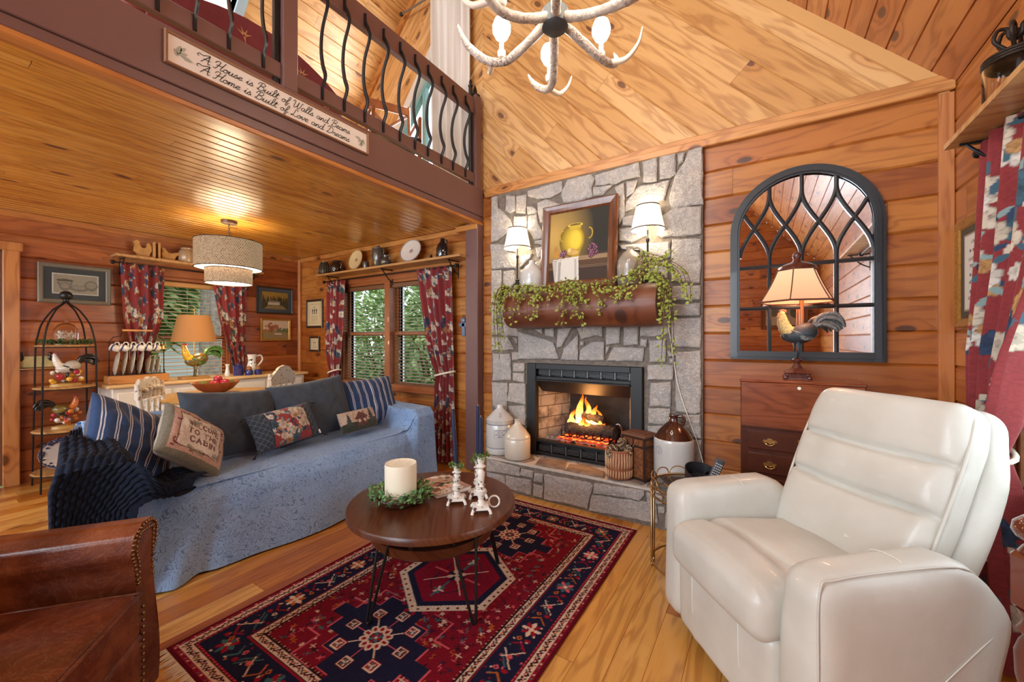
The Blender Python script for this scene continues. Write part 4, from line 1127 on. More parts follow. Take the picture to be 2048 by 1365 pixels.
cv.poly([u(.36, .56), u(.56, .56), u(.52, .68), u(.42, .68)], (.42, .27, .03))
cv.ellipse(*u(.45, .205), .13 * .5, .028 * .56, (.70, .50, .07)); cv.ellipse(*u(.45, .20), .10 * .5, .016 * .56, (.14, .09, .02)); cv.poly([u(.36, .21), u(.54, .21), u(.55, .26), u(.35, .26)], (.55, .38, .05))
for sx_, cx in ((-1, .25), (1, .68)):
    P = [u(cx + sx_ * (.01 + .055 * math.sin(t)), .27 + .075 * (1 - math.cos(t))) for t in np.linspace(0, PI, 9)]; cv.line(P, .010, (.45, .30, .05)); 
for cx, cy, rx, ry, c in ((.13, .60, .065, .06, (.48, .24, .05)), (.12, .53, .032, .05, (.42, .22, .06)), (.40, .585, .075, .05, (.55, .33, .09)), (.46, .60, .06, .035, (.62, .38, .12)), (.36, .56, .03, .03, (.75, .55, .22))):
    cv.ellipse(*u(cx, cy), rx * .5, ry * .56, c)
rn = random.Random(8)
for cx, cy, n, sp in ((.25, .60, 26, .055), (.76, .60, 46, .075)):
    for k in range(n):
        a, r = rn.uniform(0, 6.28), sp * math.sqrt(rn.random()); x, y = cx + r * math.cos(a), cy + r * math.sin(a) * (1.35 if n > 30 else .9)
        b = rn.uniform(.6, 1.3); cv.ellipse(*u(x, y), .0095, .0095, (.13 * b, .035 * b, .07 * b)); cv.ellipse(u(x, y)[0] - .002, u(x, y)[1] - .003, .0028, .0028, (.6, .45, .5))
cv.poly([u(.08, .70), u(.52, .67), u(.54, 1), u(.12, 1)], (.66, .62, .55)); cv.poly([u(.17, .72), u(.22, .71), u(.21, 1), u(.17, 1)], (.36, .33, .29)); cv.poly([u(.06, .70), u(.15, .70), u(.13, 1), u(.11, 1)], (.50, .46, .40)); cv.line([u(.08, .685), u(.52, .665)], .006, (.82, .78, .7)); cv.poly([u(.45, .70), u(.49, .69), u(.50, 1), u(.47, 1)], (.45, .42, .37))
cv.speckle(.08, 3)
GFR = wood('bronze_brown_frame', srgb(96, 52, 26), srgb(130, 78, 44), srgb(156, 100, 60), (.05, .02, .01), .22, .6, 0, src='obj', axis=2, ring=1.5)
picture('framed_painting', 'framed still life of a yellow urn, pears and grapes, leaning on the mantel', (-1.265, 2.965, MZ), 0, .645, .72, .072, .04, GFR, cv, tilt=math.radians(-5))

# ------------------------------------------------------------------ ivy garland over the mantel
LEAFG = plain('yellow_green_leaf', srgb(150, 160, 66), .55, nscale=40, namt=.3); STEMB = plain('brown_twig', srgb(110, 80, 52), .8)
def leaf(g, p, d, up, l, w, mi=0):
    d = d.normalized(); s = d.cross(up)
    if s.length < 1e-4: s = Vector((1, 0, 0))
    s.normalize(); n = s.cross(d)
    q = [p, p + d * l * .3 + s * w * .5 - n * w * .08, p + d * l * .7 + s * w * .42 - n * w * .12, p + d * l, p + d * l * .7 - s * w * .42 - n * w * .12, p + d * l * .3 - s * w * .5 - n * w * .08, p + d * l * .5 + n * w * .10]
    g.add([tuple(v) for v in q], [(0, 1, 6), (1, 2, 6), (2, 3, 6), (3, 4, 6), (4, 5, 6), (5, 0, 6)], mi)
gar = thing('vine_garland', 'artificial vine garland with yellow-green leaves trailing over the log mantel', 'garland', (-1.24, 2.85, MZ))
rn = random.Random(12); gs = G(); glf = G()
def strand(pts, ls=.028, dens=1.0, r=.0022):
    P = smoothpts(pts, 8); gs.tube(P, r, 5)
    n = int(len(P) * dens)
    for k in range(n):
        i = rn.randrange(len(P)); d = Vector((rn.uniform(-1, 1), rn.uniform(-1, .25), rn.uniform(-1, .6))); up = Vector((rn.uniform(-1, 1), -1, rn.uniform(-.3, 1)))
        p = P[i] + d.normalized() * .012
        gs.tube([P[i], p], r * .5, 4); leaf(glf, p, d, up, ls * rn.uniform(.6, 1.2), ls * rn.uniform(.5, .8))
P = [(-.62, -.02, .01), (-.4, -.05, .03), (-.2, -.06, .01), (0, -.05, .045), (.2, -.07, .0), (.4, -.04, .05), (.62, -.03, .04)]
strand(P, .03, 1.6, .004); strand([(x, y - .02, z + rn.uniform(-.02, .02)) for x, y, z in P], .028, 1.3, .003)
for x, n_, ln in ((-.55, 3, .30), (-.40, 4, .24), (-.2, 4, .28), (-.02, 7, .36), (.12, 5, .30), (.28, 3, .22), (.45, 3, .16)):
    for k in range(n_):
        x0 = x + rn.uniform(-.08, .08); l = ln * rn.uniform(.4, 1); dx = rn.uniform(-.1, .12)
        ph = rn.uniform(0, 6)
        pts = [(x0, -.04, .02), (x0 + dx * .4, -.105, -.03), (x0 + dx * .7 + .01 * math.sin(ph), -.125, -l * .45), (x0 + dx, -.12 + .02 * math.sin(ph), -l)]
        strand(pts, .028, .75)
for s_, xe, n_, ln in ((-1, -.62, 10, .58), (1, .62, 11, .62)):
    for k in range(n_):
        l = ln * rn.uniform(.25, 1); dx = rn.uniform(-.02, .12) * s_; dy = rn.uniform(-.05, .05)
        pts = [(xe - s_ * .04, -.03, .03), (xe + s_ * .03, -.05 + dy, .01 + rn.uniform(-.02, .05)), (xe + s_ * .05 + dx * .5, -.03 + dy, -l * .4), (xe + s_ * .03 + dx * .7, -.01 + dy, -l)]
        strand(pts, .03, .85)
for k in range(6):
    strand([(.45, -.04, .04), (.55, -.06, .09 + .02 * k), (.66 + .03 * k, -.08, .10 - .01 * k), (.74 + .02 * k, -.06, .04 - .04 * k)], .032, .9)
for k in range(3): strand([(.5, .0, .05), (.56 + .04 * k, .02, .14), (.62 + .05 * k, .02, .17 + .02 * k)], .03, .7)
gs.build('stems', STEMB, gar, smooth=180); glf.build('leaves', LEAFG, gar)
# lamp cord down the stones
g = G(); g.tube(smoothpts([(-.64, 3.02, 1.66), (-.575, 3.035, 1.5), (-.58, 3.035, 1.36), (-.555, 3.035, 1.18), (-.52, 3.035, .95), (-.46, 3.035, .75), (-.39, 3.03, .55), (-.345, 3.02, .38)], 8), .003, 6)
tag(g.build('lamp_cord', plain('white_cord', (.8, .78, .72), .5), smooth=180), 'thin white lamp cord hanging down the stones past the right end of the mantel', 'cord')

# ------------------------------------------------------------------ arched mirror
mi_ = thing('arched_mirror', 'black arched window-style mirror with gothic tracery on the pine wall', 'mirror', (.202, 3.115, 1.14))
def arch(r, z0, n=28, cz=.835):
    P = [(-r, z0), (r, z0)]
    return P + [(r * math.cos(a), cz + r * math.sin(a)) for a in np.linspace(0, PI, n)]
MF = plain('black_mirror_frame', srgb(38, 42, 46), .35, coat=.2)
g = G()
def ringpiece(r0, r1, zb0, zb1, y0, y1):
    A, B = arch(r0, zb0), arch(r1, zb1); n = len(A)
    vs = [(x, y0, z) for x, z in A] + [(x, y1, z) for x, z in A] + [(x, y1, z) for x, z in B] + [(x, y0, z) for x, z in B]
    fs = []
    for i in range(n):
        j = (i + 1) % n
        fs += [(i, j, n + j, n + i), (n + i, n + j, 2 * n + j, 2 * n + i), (2 * n + i, 2 * n + j, 3 * n + j, 3 * n + i)]
    g.add(vs, fs)
ringpiece(.395, .375, 0, .02, 0, -.028); ringpiece(.375, .352, .02, .043, -.02, -.038); ringpiece(.352, .34, .043, .055, -.02, -.03)
g.build('frame', MF, mi_)
g = G(); A = arch(.345, .05); n = len(A); g.add([(x, -.008, z) for x, z in A], [tuple(range(n))]); g.build('mirror_glass', plain('mirror_silver', (.93, .93, .93), .015, 1), mi_)
g = G(); cz = .835; ri = .342; pw_ = .342 * 2 / 4; ms = [-pw_, 0, pw_]
def topz(x): return cz + math.sqrt(max(0, ri * ri - x * x))
def bar(pts):
    P = [Vector((x, -.014, z)) for x, z in pts]; g.tube(P, .0135, 6, flat=.95)
def inside(x, z): return abs(x) < ri and (z < cz or math.hypot(x, z - cz) < ri + .004)
for x in ms: bar([(x, .05), (x, .68)]); bar([(x, 1.06), (x, topz(x))])
for z in (.337, .61): bar([(-ri, z), (ri, z)])
for i in range(-2, 3):
    for s_ in (-1, 1):
        x0 = i * pw_; x1 = x0 + s_ * pw_
        pts = []
        for k in range(21):
            t = k / 20; z = lerp(.66, 1.075, t); x = lerp(x0, x1, t * t * (3 - 2 * t))
            if inside(x, z) and abs(x) <= ri: pts.append((x, z))
        if len(pts) > 2: bar(pts)
g.build('tracery', MF, mi_, smooth=40)

# ------------------------------------------------------------------ fall-front desk and rooster lamp
dk = thing('fall_front_desk', 'mahogany fall-front desk with brass drawer pulls, under the arched mirror', 'desk', (.17, 2.93, 0))
MAH = wood('mahogany_desk', srgb(112, 52, 28), srgb(132, 66, 36), srgb(150, 80, 46), (.05, .02, .01), .22, .6, 0, src='obj', axis=0, ring=1.6, bump=.04, fine=.5)
MAHD = plain('dark_mahogany', srgb(72, 32, 20), .25, coat=.5, nscale=20, namt=.15)
BRASS = plain('polished_brass', (.72, .50, .20), .22, 1)
g = G(); g.box((0, .015, .52), (.58, .30, 1.0), b=.004); g.box((0, .0, .05), (.60, .33, .10), b=.006); g.build('carcass', MAHD, dk)
g = G(); g.box((0, .01, 1.025), (.59, .31, .018), b=.005); g.build('top', MAH, dk)
g = G(); g.box((0, -.142, .885), (.572, .018, .262), b=.003); fd = g.build('fall_front', MAH, dk)
g = G(); g.lathe([(.0, 0), (.009, 0), (.009, .002), (0, .002)], seg=16, M=Matrix.Rotation(PI / 2, 3, 'X'), c=(0, -.151, .995)); g.build('keyhole_escutcheon', plain('ivory', (.8, .75, .6), .4), fd)
g = G(); g.box((0, -.146, .752), (.575, .012, .012), b=.002); g.build('edge_banding', MAHD, dk)
for k, (z0, h) in enumerate(((.615, .115), (.475, .125), (.30, .16), (.12, .165))):
    g = G(); g.box((0, -.142, z0 + h / 2), (.50, .02, h - .014), b=.003); dr = g.build('drawer', MAHD if k else MAHD, dk)
    for x in (-.14, .14):
        zc = z0 + h / 2; g = G()
        g.prism([(x + a, zc + b) for a, b in ((-.036, 0), (-.03, .010), (-.016, .008), (-.012, .016), (0, .020), (.012, .016), (.016, .008), (.03, .010), (.036, 0), (.028, -.010), (.012, -.006), (0, -.014), (-.012, -.006), (-.028, -.010))], -.156, -.152, fn=lambda a, b, y: (a, y, b))
        g.tube(smoothpts([(x - .022, -.157, zc + .002), (x - .022, -.172, zc - .008), (x, -.176, zc - .018), (x + .022, -.172, zc - .008), (x + .022, -.157, zc + .002)], 5), .003, 8)
        g.build('drawer_pull', BRASS, dr, smooth=40)
    if k < 2:
        g = G(); g.box((0, -.153, z0 + h / 2 + .02), (.012, .003, .016), b=.001); g.build('lock_plate', BRASS, dr)
def cyc(): pass

def rooster(t, sc, cols, name_body='rooster_body', ang=0, ox=0, oy=0, oz=0, parts=True):
    """standing rooster facing -x, tail to +x; cols: body, neck, tail, comb, leg. Local height about 1 * sc"""
    M = Matrix.Translation((ox, oy, oz)) @ Matrix.Rotation(ang, 4, 'Z') @ Matrix.Scale(sc, 4)
    def T(g): g.v = [tuple(M @ Vector(p)) for p in g.v]; return g
    body, neck, tail, comb, leg = cols
    g = G(); g.tube(smoothpts([(.30, 0, .62), (.20, 0, .56), (.05, 0, .48), (-.10, 0, .46), (-.20, 0, .52)], 5), [.06 + .13 * math.sin(PI * (k / 20) ** .8) for k in range(21)], 14); T(g).build(name_body, body, t, smooth=180)
    g = G(); g.tube(smoothpts([(-.08, 0, .50), (-.17, 0, .60), (-.22, 0, .74), (-.235, 0, .84), (-.24, 0, .89)], 5), [lerp(.128, .045, (k / 20) ** .8) + (.007 if k % 3 == 0 else 0) for k in range(21)], 14); g.ball((-.245, 0, .90), .052, 12); g.ball((.20, 0, .57), (.11, .10, .085), 12)
    T(g).build('neck_hackle', neck, t, smooth=180)
    g = G()
    for k in range(9):
        f = k / 8; a = lerp(-.1, 1.15, f); l = lerp(.30, .40, math.sin(PI * f)); y = (.02 * ((k % 3) - 1))
        P = smoothpts([(.26, y, .60), (.26 + l * .5 * math.cos(a * .6 + .5), y * 2, .60 + l * .62 * math.sin(a + .55)), (.26 + l * math.cos(a * .5), y * 3, .60 + l * math.sin(a * .8 + .15)), (.26 + l * 1.22, y * 3, .60 + l * (.75 * math.sin(a * .8) - .18))], 5)
        g.tube(P, [.012 + .030 * math.sin(PI * min(1, q / 15 * .92 + .05)) for q in range(16)], 8, flat=.45)
    T(g).build('tail_feathers', tail, t, smooth=180)
    for s_ in (-1, 1):
        g = G()
        for k in range(6):
            P = smoothpts([(-.10 + .02 * k, s_ * .125, .56 - .025 * k), (.05 + .015 * k, s_ * .165, .50 - .025 * k), (.20 + .012 * k, s_ * .12, .50 - .02 * k)], 4)
            g.tube(P, [.008, .016, .02, .022, .022, .02, .016, .012, .006], 6)
        T(g).build('wing', tail, t, smooth=180)
    g = G()
    for k in range(5): g.ball((-.275 + .022 * k, 0, .955 + .012 * math.sin(k * .9)), (.016, .010, .030), 8)
    g.ball((-.29, .0, .835), (.014, .016, .034), 8); T(g).build('comb_and_wattle', comb, t, smooth=180)
    g = G(); g.tube([(-.285, 0, .90), (-.335, 0, .885)], [.014, .002], 8); T(g).build('beak', plain('yellow_beak', srgb(200, 150, 60), .4), t, smooth=60)
    g = G()
    for s_ in (-1, 1):
        g.tube([(.02, s_ * .06, .36), (.03, s_ * .06, .20), (.01, s_ * .06, .02)], [.045, .02, .014], 8)
        for a in (-.6, 0, .6, PI): g.tube([(.01, s_ * .06, .02), (.01 - .075 * math.cos(a), s_ * .06 + .06 * math.sin(a), .008)], [.012, .005], 6)
    T(g).build('legs', leg, t, smooth=180)

rl = thing('rooster_table_lamp', 'rooster figure table lamp with a rust panelled shade, standing on the mahogany desk', 'lamp', (.168, 2.925, 1.034))
BASEW = plain('carved_dark_red_base', srgb(82, 38, 26), .3, coat=.4, nscale=60, namt=.4, bump=.6, bscale=140)
g = G()
for (s0, z0, s1, z1) in ((.066, 0, .060, .012), (.052, .012, .056, .034), (.062, .034, .066, .042), (.064, .042, .030, .068)):
    g.add([(x * s, y * s, z) for s, z in ((s0, z0), (s1, z1)) for x, y in ((-1, -1), (1, -1), (1, 1), (-1, 1))], [(0, 1, 5, 4), (1, 2, 6, 5), (2, 3, 7, 6), (3, 0, 4, 7), (4, 5, 6, 7), (3, 2, 1, 0)])
for x in (-1, 1):
    for y in (-1, 1): g.ball((x * .057, y * .057, .012), (.014, .014, .013), 8); g.ball((x * .05, y * .05, .03), (.011, .011, .012), 8)
g.lathe([(.030, .066), (.022, .08), (.014, .095), (.022, .108), (.024, .118), (.016, .128), (.0, .13)], seg=16)
g.build('base', BASEW, rl, smooth=35)
STRAW = plain('straw_feathers', srgb(206, 180, 116), .5, nscale=120, namt=.35, bump=.8, bscale=260)
NAVYF = plain('dark_slate_feathers', srgb(46, 54, 60), .45, nscale=120, namt=.45, bump=.6, bscale=200)
TAILF = plain('grey_cream_tail', srgb(96, 98, 96), .45, nscale=90, namt=.6)
REDC = plain('rooster_comb_red', srgb(200, 110, 80), .4)
rooster(rl, .30, (NAVYF, STRAW, TAILF, REDC, NAVYF), oz=.125)
g = G(); g.tube([(.025, 0, .26), (.025, 0, .50)], .009, 10); g.build('stem', plain('honey_wood_stem', srgb(170, 110, 50), .4), rl, smooth=60)
def rustshade():
    t = NT('lit_rust_panel_shade'); s = t.sep(t.objc())
    t.set(Base_Color=srgb(196, 128, 96), Roughness=.85)
    f = t.node('ShaderNodeMapRange'); t.link(s[2], f.inputs[0]); f.inputs[1].default_value = .45; f.inputs[2].default_value = .70
    t.set(); t.link(t.ramp(f.outputs[0], [(0, (.75, .30, .16)), (.6, (1, .52, .28)), (1, (.95, .62, .40))]), t.b.inputs['Emission Color'])
    t.b.inputs['Emission Strength'].default_value = .55; return t.m
def hexring(g, r0, z0, r1, z1, n=6, a0=.3, bulge=0):
    seg = 6; vs = []
    for j in range(seg + 1):
        t = j / seg; r = lerp(r0, r1, t) - bulge * math.sin(PI * t); z = lerp(z0, z1, t)
        for k in range(n): vs.append((r * math.cos(a0 + 2 * PI * k / n), r * math.sin(a0 + 2 * PI * k / n), z))
    g.add(vs, [(j * n + k, j * n + (k + 1) % n, (j + 1) * n + (k + 1) % n, (j + 1) * n + k) for j in range(seg) for k in range(n)])
g = G(); hexring(g, .192, .462, .098, .655, bulge=.006); sh = g.build('lamp_shade', rustshade(), rl)
g = G(); n = 6
for k in range(n):
    a = .3 + 2 * PI * k / n
    g.tube([((lerp(.194, .100, t) - .006 * math.sin(PI * t)) * math.cos(a), (lerp(.194, .100, t) - .006 * math.sin(PI * t)) * math.sin(a), lerp(.462, .655, t)) for t in np.linspace(0, 1, 7)], .003, 6)
for r, z, th in ((.196, .464, .006), (.100, .655, .006)):
    g.tube([(r * math.cos(.3 + 2 * PI * k / n), r * math.sin(.3 + 2 * PI * k / n), z) for k in range(n)], th, 6, closed=True)
g.build('shade_braid', plain('brown_braid', srgb(92, 58, 42), .7, nscale=150, namt=.5), sh)
g = G(); g.lathe([(.102, .655), (.094, .672), (.07, .688), (.035, .700), (.022, .71), (.018, .722), (.024, .735), (.022, .75), (.010, .762), (0, .764)], seg=20); g.build('finial_cap', BASEW, rl, smooth=40)
point('desk_lamp_light', (.17, 2.925, 1.59), 3.2, (1, .68, .42), .05)

# ------------------------------------------------------------------ rug
def paint_rug():
    W_, H_ = 1.36, 2.05; px = .0042
    c = Canvas(W_, H_, px, (.17, .006, .016)); rn = random.Random(2)
    NAVY, CRM, RED, DRED, TEALC, ORG, PINK, BLK = (.012, .012, .035), (.62, .46, .34), (.26, .008, .02), (.10, .004, .012), (.05, .12, .13), (.40, .10, .02), (.55, .09, .11), (.014, .008, .012)
    X, Y = c.X, c.Y; e = np.minimum(np.minimum(X, W_ - X), np.minimum(Y, H_ - Y))
    def band(a, b, col): c.put((e >= a) & (e < b), col)
    band(0, .015, DRED); band(.015, .03, RED); band(.03, .033, BLK); band(.033, .068, CRM); band(.068, .074, BLK); band(.074, .082, RED); band(.082, .21, NAVY)
    band(.21, .218, RED); band(.218, .222, BLK); band(.222, .256, CRM); band(.256, .262, BLK); band(.262, .272, DRED)
    def ring(off, step, fn):
        for (x0, y0, x1, y1) in ((off, off, W_ - off, off), (W_ - off, off, W_ - off, H_ - off), (W_ - off, H_ - off, off, H_ - off), (off, H_ - off, off, off)):
            L_ = math.hypot(x1 - x0, y1 - y0); n = int(L_ / step)
            for k in range(n):
                t = (k + .5) / n; fn(x0 + (x1 - x0) * t, y0 + (y1 - y0) * t, math.atan2(y1 - y0, x1 - x0), k)
    def P(x, y, a, pts): ca, sa = math.cos(a), math.sin(a); return [(x + p * ca - q * sa, y + p * sa + q * ca) for p, q in pts]
    def vinem(x, y, a, k):
        s = 1 if k % 2 else -1
        c.ellipse(x, y, .010, .008, RED if k % 3 else ORG, a); c.ellipse(x, y, .004, .004, CRM)
        c.line(P(x, y, a, [(-.018, s * .010), (0, -s * .013), (.018, s * .010)]), .0055, BLK)
        c.ellipse(*P(x, y, a, [(.017, -s * .006)])[0], .006, .005, DRED)
    ring(.050, .036, vinem); ring(.239, .036, vinem)
    ring(.022, .02, lambda x, y, a, k: c.ellipse(x, y, .004, .004, (CRM, NAVY, TEALC)[k % 3])); ring(.078, .02, lambda x, y, a, k: c.ellipse(x, y, .003, .003, PINK)); ring(.267, .02, lambda x, y, a, k: c.ellipse(x, y, .003, .003, (CRM, ORG)[k % 2]))
    def star(x, y, r, c1, c2, n=8, a0=0):
        for k in range(n):
            a = a0 + 2 * PI * k / n; c.ellipse(x + r * .6 * math.cos(a), y + r * .6 * math.sin(a), r * .42, r * .22, c1 if k % 2 else c2, a)
        c.ellipse(x, y, r * .24, r * .24, CRM)
    def herr(x, y, a, k):
        m = k % 4
        if m == 0: star(x, y, .045, (RED, PINK, ORG)[rn.randrange(3)], (TEALC, CRM)[rn.randrange(2)])
        elif m == 2:
            c.line(P(x, y, a, [(-.05, -.03), (.03, .04)]), .006, CRM if rn.random() < .5 else TEALC); c.line(P(x, y, a, [(-.05, -.01), (0, .035)]), .006, TEALC)
            c.line(P(x, y, a, [(.05, -.04), (-.01, .03)]), .006, CRM); c.ellipse(x, y, .012, .012, PINK)
        else:
            c.line(P(x, y, a, [(-.035, -.035), (0, 0), (-.02, .035)]), .007, (RED, TEALC, ORG)[rn.randrange(3)]); c.ellipse(*P(x, y, a, [(.02, -.02)])[0], .013, .010, RED); c.ellipse(*P(x, y, a, [(.02, .02)])[0], .011, .011, (CRM, ORG, PINK)[rn.randrange(3)]); c.ellipse(*P(x, y, a, [(.02, .02)])[0], .005, .005, NAVY)
        for _ in range(5):
            qx, qy = P(x, y, a, [(rn.uniform(-.04, .04), rn.uniform(-.055, .055))])[0]; c.ellipse(qx, qy, .006, .004, (PINK, CRM, RED, TEALC, ORG)[rn.randrange(5)], rn.uniform(0, 3))
    ring(.146, .085, herr)
    # small figures of the field
    for k in range(1150):
        x, y = rn.uniform(.29, W_ - .29), rn.uniform(.29, H_ - .29); col = (CRM, NAVY, PINK, TEALC, ORG, DRED, BLK, BLK)[rn.randrange(8)]; a = rn.choice((0, PI / 2, .8, -.8))
        t = rn.random()
        if t < .4: c.line(P(x, y, a, [(-.014, 0), (.014, 0)]), .005, col); c.line(P(x, y, a, [(0, -.012), (0, .012)]), .005, col)
        elif t < .7: c.ellipse(x, y, .010, .007, col, a); c.ellipse(x, y, .004, .003, RED)
        else: c.line(P(x, y, a, [(-.015, .006), (-.005, -.006), (.005, .006), (.015, -.006)]), .004, col)
    cx = W_ / 2
    def steps(cy, r, n, k=1.0):
        out = []
        for q in range(4):
            for i in range(n):
                f0, f1 = i / n, (i + 1) / n
                for (u, v) in ((1 - f0, f0), (1 - f1, f0)) if q % 2 == 0 else ((1 - f0, f0), (1 - f0, f1)):
                    a, b = ((u, v), (-v, u), (-u, -v), (v, -u))[q]; out.append((cx + a * r * k, cy + b * r))
        return out
    # end medallions, dark stepped crosses with cream rosettes
    for cy in (.50, H_ - .50):
        c.poly(steps(cy, .30, 4, 1.05), PINK); c.poly(steps(cy, .292, 4, 1.05), NAVY)
        for k in range(8):
            a = k * PI / 4; x, y = cx + .15 * math.cos(a), cy + .15 * math.sin(a)
            c.line([(cx, cy), (x, y)], .006, CRM if k % 2 else PINK)
            c.poly([(x - .028, y - .028), (x + .028, y - .028), (x + .028, y + .028), (x - .028, y + .028)], RED if k % 2 else DRED); c.line([(x - .022, y - .022), (x + .022, y - .022), (x + .022, y + .022), (x - .022, y + .022), (x - .022, y - .022)], .005, CRM); star(x, y, .018, CRM, TEALC, 6)
        for k in range(10): a = k * PI / 5; c.ellipse(cx + .05 * math.cos(a), cy + .05 * math.sin(a), .022, .016, CRM, a); c.ellipse(cx + .05 * math.cos(a), cy + .05 * math.sin(a), .011, .008, RED, a)
        c.ellipse(cx, cy, .03, .03, NAVY); star(cx, cy, .03, TEALC, RED, 8)
        for s_ in (-1, 1):
            for t in (-1, 1): c.line([(cx + s_ * .10, cy + t * .24), (cx + s_ * .22, cy + t * .24), (cx + s_ * .22, cy + t * .12), (cx + s_ * .30, cy + t * .12)], .007, PINK)
    # centre hexagon
    cy = H_ / 2
    hexa = lambda r, k=1.0: [(cx - r * .85 * k, cy - r * .42), (cx - r * .85 * k, cy + r * .42), (cx, cy + r), (cx + r * .85 * k, cy + r * .42), (cx + r * .85 * k, cy - r * .42), (cx, cy - r)]
    c.poly(hexa(.335), CRM)
    hh = hexa(.35)
    for i in range(6):
        a, b = hh[i], hh[(i + 1) % 6]
        for k in range(7):
            t = (k + .5) / 7; x, y = a[0] + (b[0] - a[0]) * t, a[1] + (b[1] - a[1]) * t; c.ellipse(x, y, .010, .010, RED); c.ellipse(x + (cx - x) * .10, y + (cy - y) * .10, .007, .007, DRED)
    c.poly(hexa(.29), NAVY); c.poly(hexa(.25), (.20, .006, .02))
    c.line([(cx, cy - .2), (cx, cy + .2)], .009, TEALC); c.line([(cx - .15, cy), (cx + .15, cy)], .009, PINK)
    for s_ in (-1, 1):
        for t in (-1, 1): c.line([(cx + s_ * .03, cy + t * .16), (cx + s_ * .09, cy + t * .10), (cx + s_ * .09, cy + t * .03)], .007, NAVY); c.line([(cx + s_ * .12, cy + t * .12), (cx + s_ * .04, cy + t * .04)], .006, CRM)
    star(cx, cy, .055, CRM, NAVY, 8); star(cx, cy + .14, .03, TEALC, CRM, 6); star(cx, cy - .14, .03, TEALC, CRM, 6)
    c.speckle(.22, 5); return c
cv = paint_rug()
rug = thing('area_rug', 'crimson oriental rug with dark medallions and cream borders under the coffee table', 'rug', (-2.07, .615, .002))
g = cv.mesh(lambda x, y: (x, y, .006 + .0015 * noise.noise(Vector((x * 5, y * 5, 0))))); n = len(g.v)
g.build('pile', vcol('wool_pile', .95, spec=.08, bump=.6, bscale=500, bd=.003), rug, smooth=180)
g = G(); g.box((.68, 1.025, .001), (1.355, 2.045, .006)); g.build('backing', plain('rug_backing', (.12, .01, .02), .9), rug)
FR = plain('cream_fringe', srgb(222, 206, 180), .9)
rn = random.Random(3)
for y0, s_, ln in ((0, -1, .05), (2.05, 1, .022)):
    g = G()
    for k in range(230):
        x = .004 + k * 1.352 / 229; dx = rn.uniform(-.012, .012); l = ln * rn.uniform(.6, 1.2)
        g.tube([(x, y0, .004), (x + dx * .5, y0 + s_ * l * .5, .003), (x + dx, y0 + s_ * l, .002)], [.0022, .002, .0008], 4)
    g.build('fringe', FR, rug)

# ------------------------------------------------------------------ coffee table and what stands on it
TW = wood('walnut_table_wood', srgb(82, 42, 22), srgb(124, 70, 38), srgb(166, 106, 62), (.03, .012, .006), .34, .15, .1, src='obj', axis=1, ring=1.8, bump=.05, fine=.6, var=.3)
TC = (-1.445, 1.52)
ct = thing('coffee_table', 'round two-tier wooden coffee table on black hairpin legs, standing on the rug', 'table', (*TC, .008))
g = G(); g.lathe([(0, .405), (.412, .405), (.422, .412), (.422, .436), (.417, .442), (0, .442)], seg=72); g.build('tabletop', TW, ct, smooth=40, rz=math.radians(38))
g = G(); g.lathe([(0, .385), (.36, .385), (.365, .39), (.365, .405), (0, .405)], seg=64); g.build('apron', TW, ct, smooth=40)
g = G(); g.lathe([(0, .272), (.285, .272), (.308, .29), (.316, .335), (.308, .335), (.292, .30), (0, .29)], seg=64); g.build('lower_tier', TW, ct, smooth=40)
for a in (-96, -18, 62, 158):
    a = math.radians(a); d = Vector((math.cos(a), math.sin(a), 0)); s = Vector((-d.y, d.x, 0)); f = d * .375
    top = d * .30
    g = G(); g.tube(smoothpts([top + s * .06 + UZ * .386, f * .985 + s * .012 + UZ * .03, f + UZ * .008, f * .985 - s * .012 + UZ * .03, top - s * .06 - d * .03 + UZ * .386], 5), .0068, 8)
    g.box((top.x, top.y, .384), (.12, .05, .005), rz=a + PI / 2); g.build('leg', BLACK, ct, smooth=60)
for a in (20, 110, 200, 290): a = math.radians(a); g = G(); g.tube([(.25 * math.cos(a), .25 * math.sin(a), .29), (.25 * math.cos(a), .25 * math.sin(a), .388)], .012, 8); g.build('spacer', TW, ct)
TZ = .45
bw = thing('candle_bowl', 'dark turned-wood bowl carrying the leafy wreath and white candle', 'bowl', (-1.556, 1.40, TZ))
g = G(); g.lathe([(0, 0), (.085, 0), (.108, .012), (.118, .034), (.116, .04), (.108, .038), (.09, .022), (0, .018)], seg=40); g.build('body', wood('dark_bowl_wood', srgb(44, 26, 18), srgb(60, 36, 24), srgb(78, 48, 32), (.02, .01, .01), .5, .1, 0, src='obj', axis=0), bw, smooth=40)
cd = thing('pillar_candle', 'thick white three-wick pillar candle in the dark bowl', 'candle', (-1.556, 1.40, TZ + .02))
WAX = plain('ivory_wax', srgb(236, 228, 204), .4, em=(.9, .8, .6), ems=.03); g = G(); g.lathe([(0, 0), (.078, 0), (.079, .168), (.077, .178), (.073, .176), (.05, .172), (0, .172)], seg=40); g.build('wax', WAX, cd, smooth=50)
for x, y, dx in ((-.022, .012, -.004), (.03, .01, .014), (-.01, -.028, .012)):
    g = G(); g.tube([(x, y, .17), (x + dx * .3, y, .18), (x + dx * 1.6, y + .003, .192)], [.0016, .0016, .0012], 6); g.build('wick', plain('wick', (.5, .45, .4), .9), cd)
wr = thing('leaf_wreath', 'ring of green artificial leaves around the base of the pillar candle', 'wreath', (-1.556, 1.40, TZ + .04))
g = G(); gs = G(); rn = random.Random(6)
gs.tube([(.102 * math.cos(a), .102 * math.sin(a), .006) for a in np.linspace(0, 2 * PI, 33)[:-1]], .006, 6, closed=True)
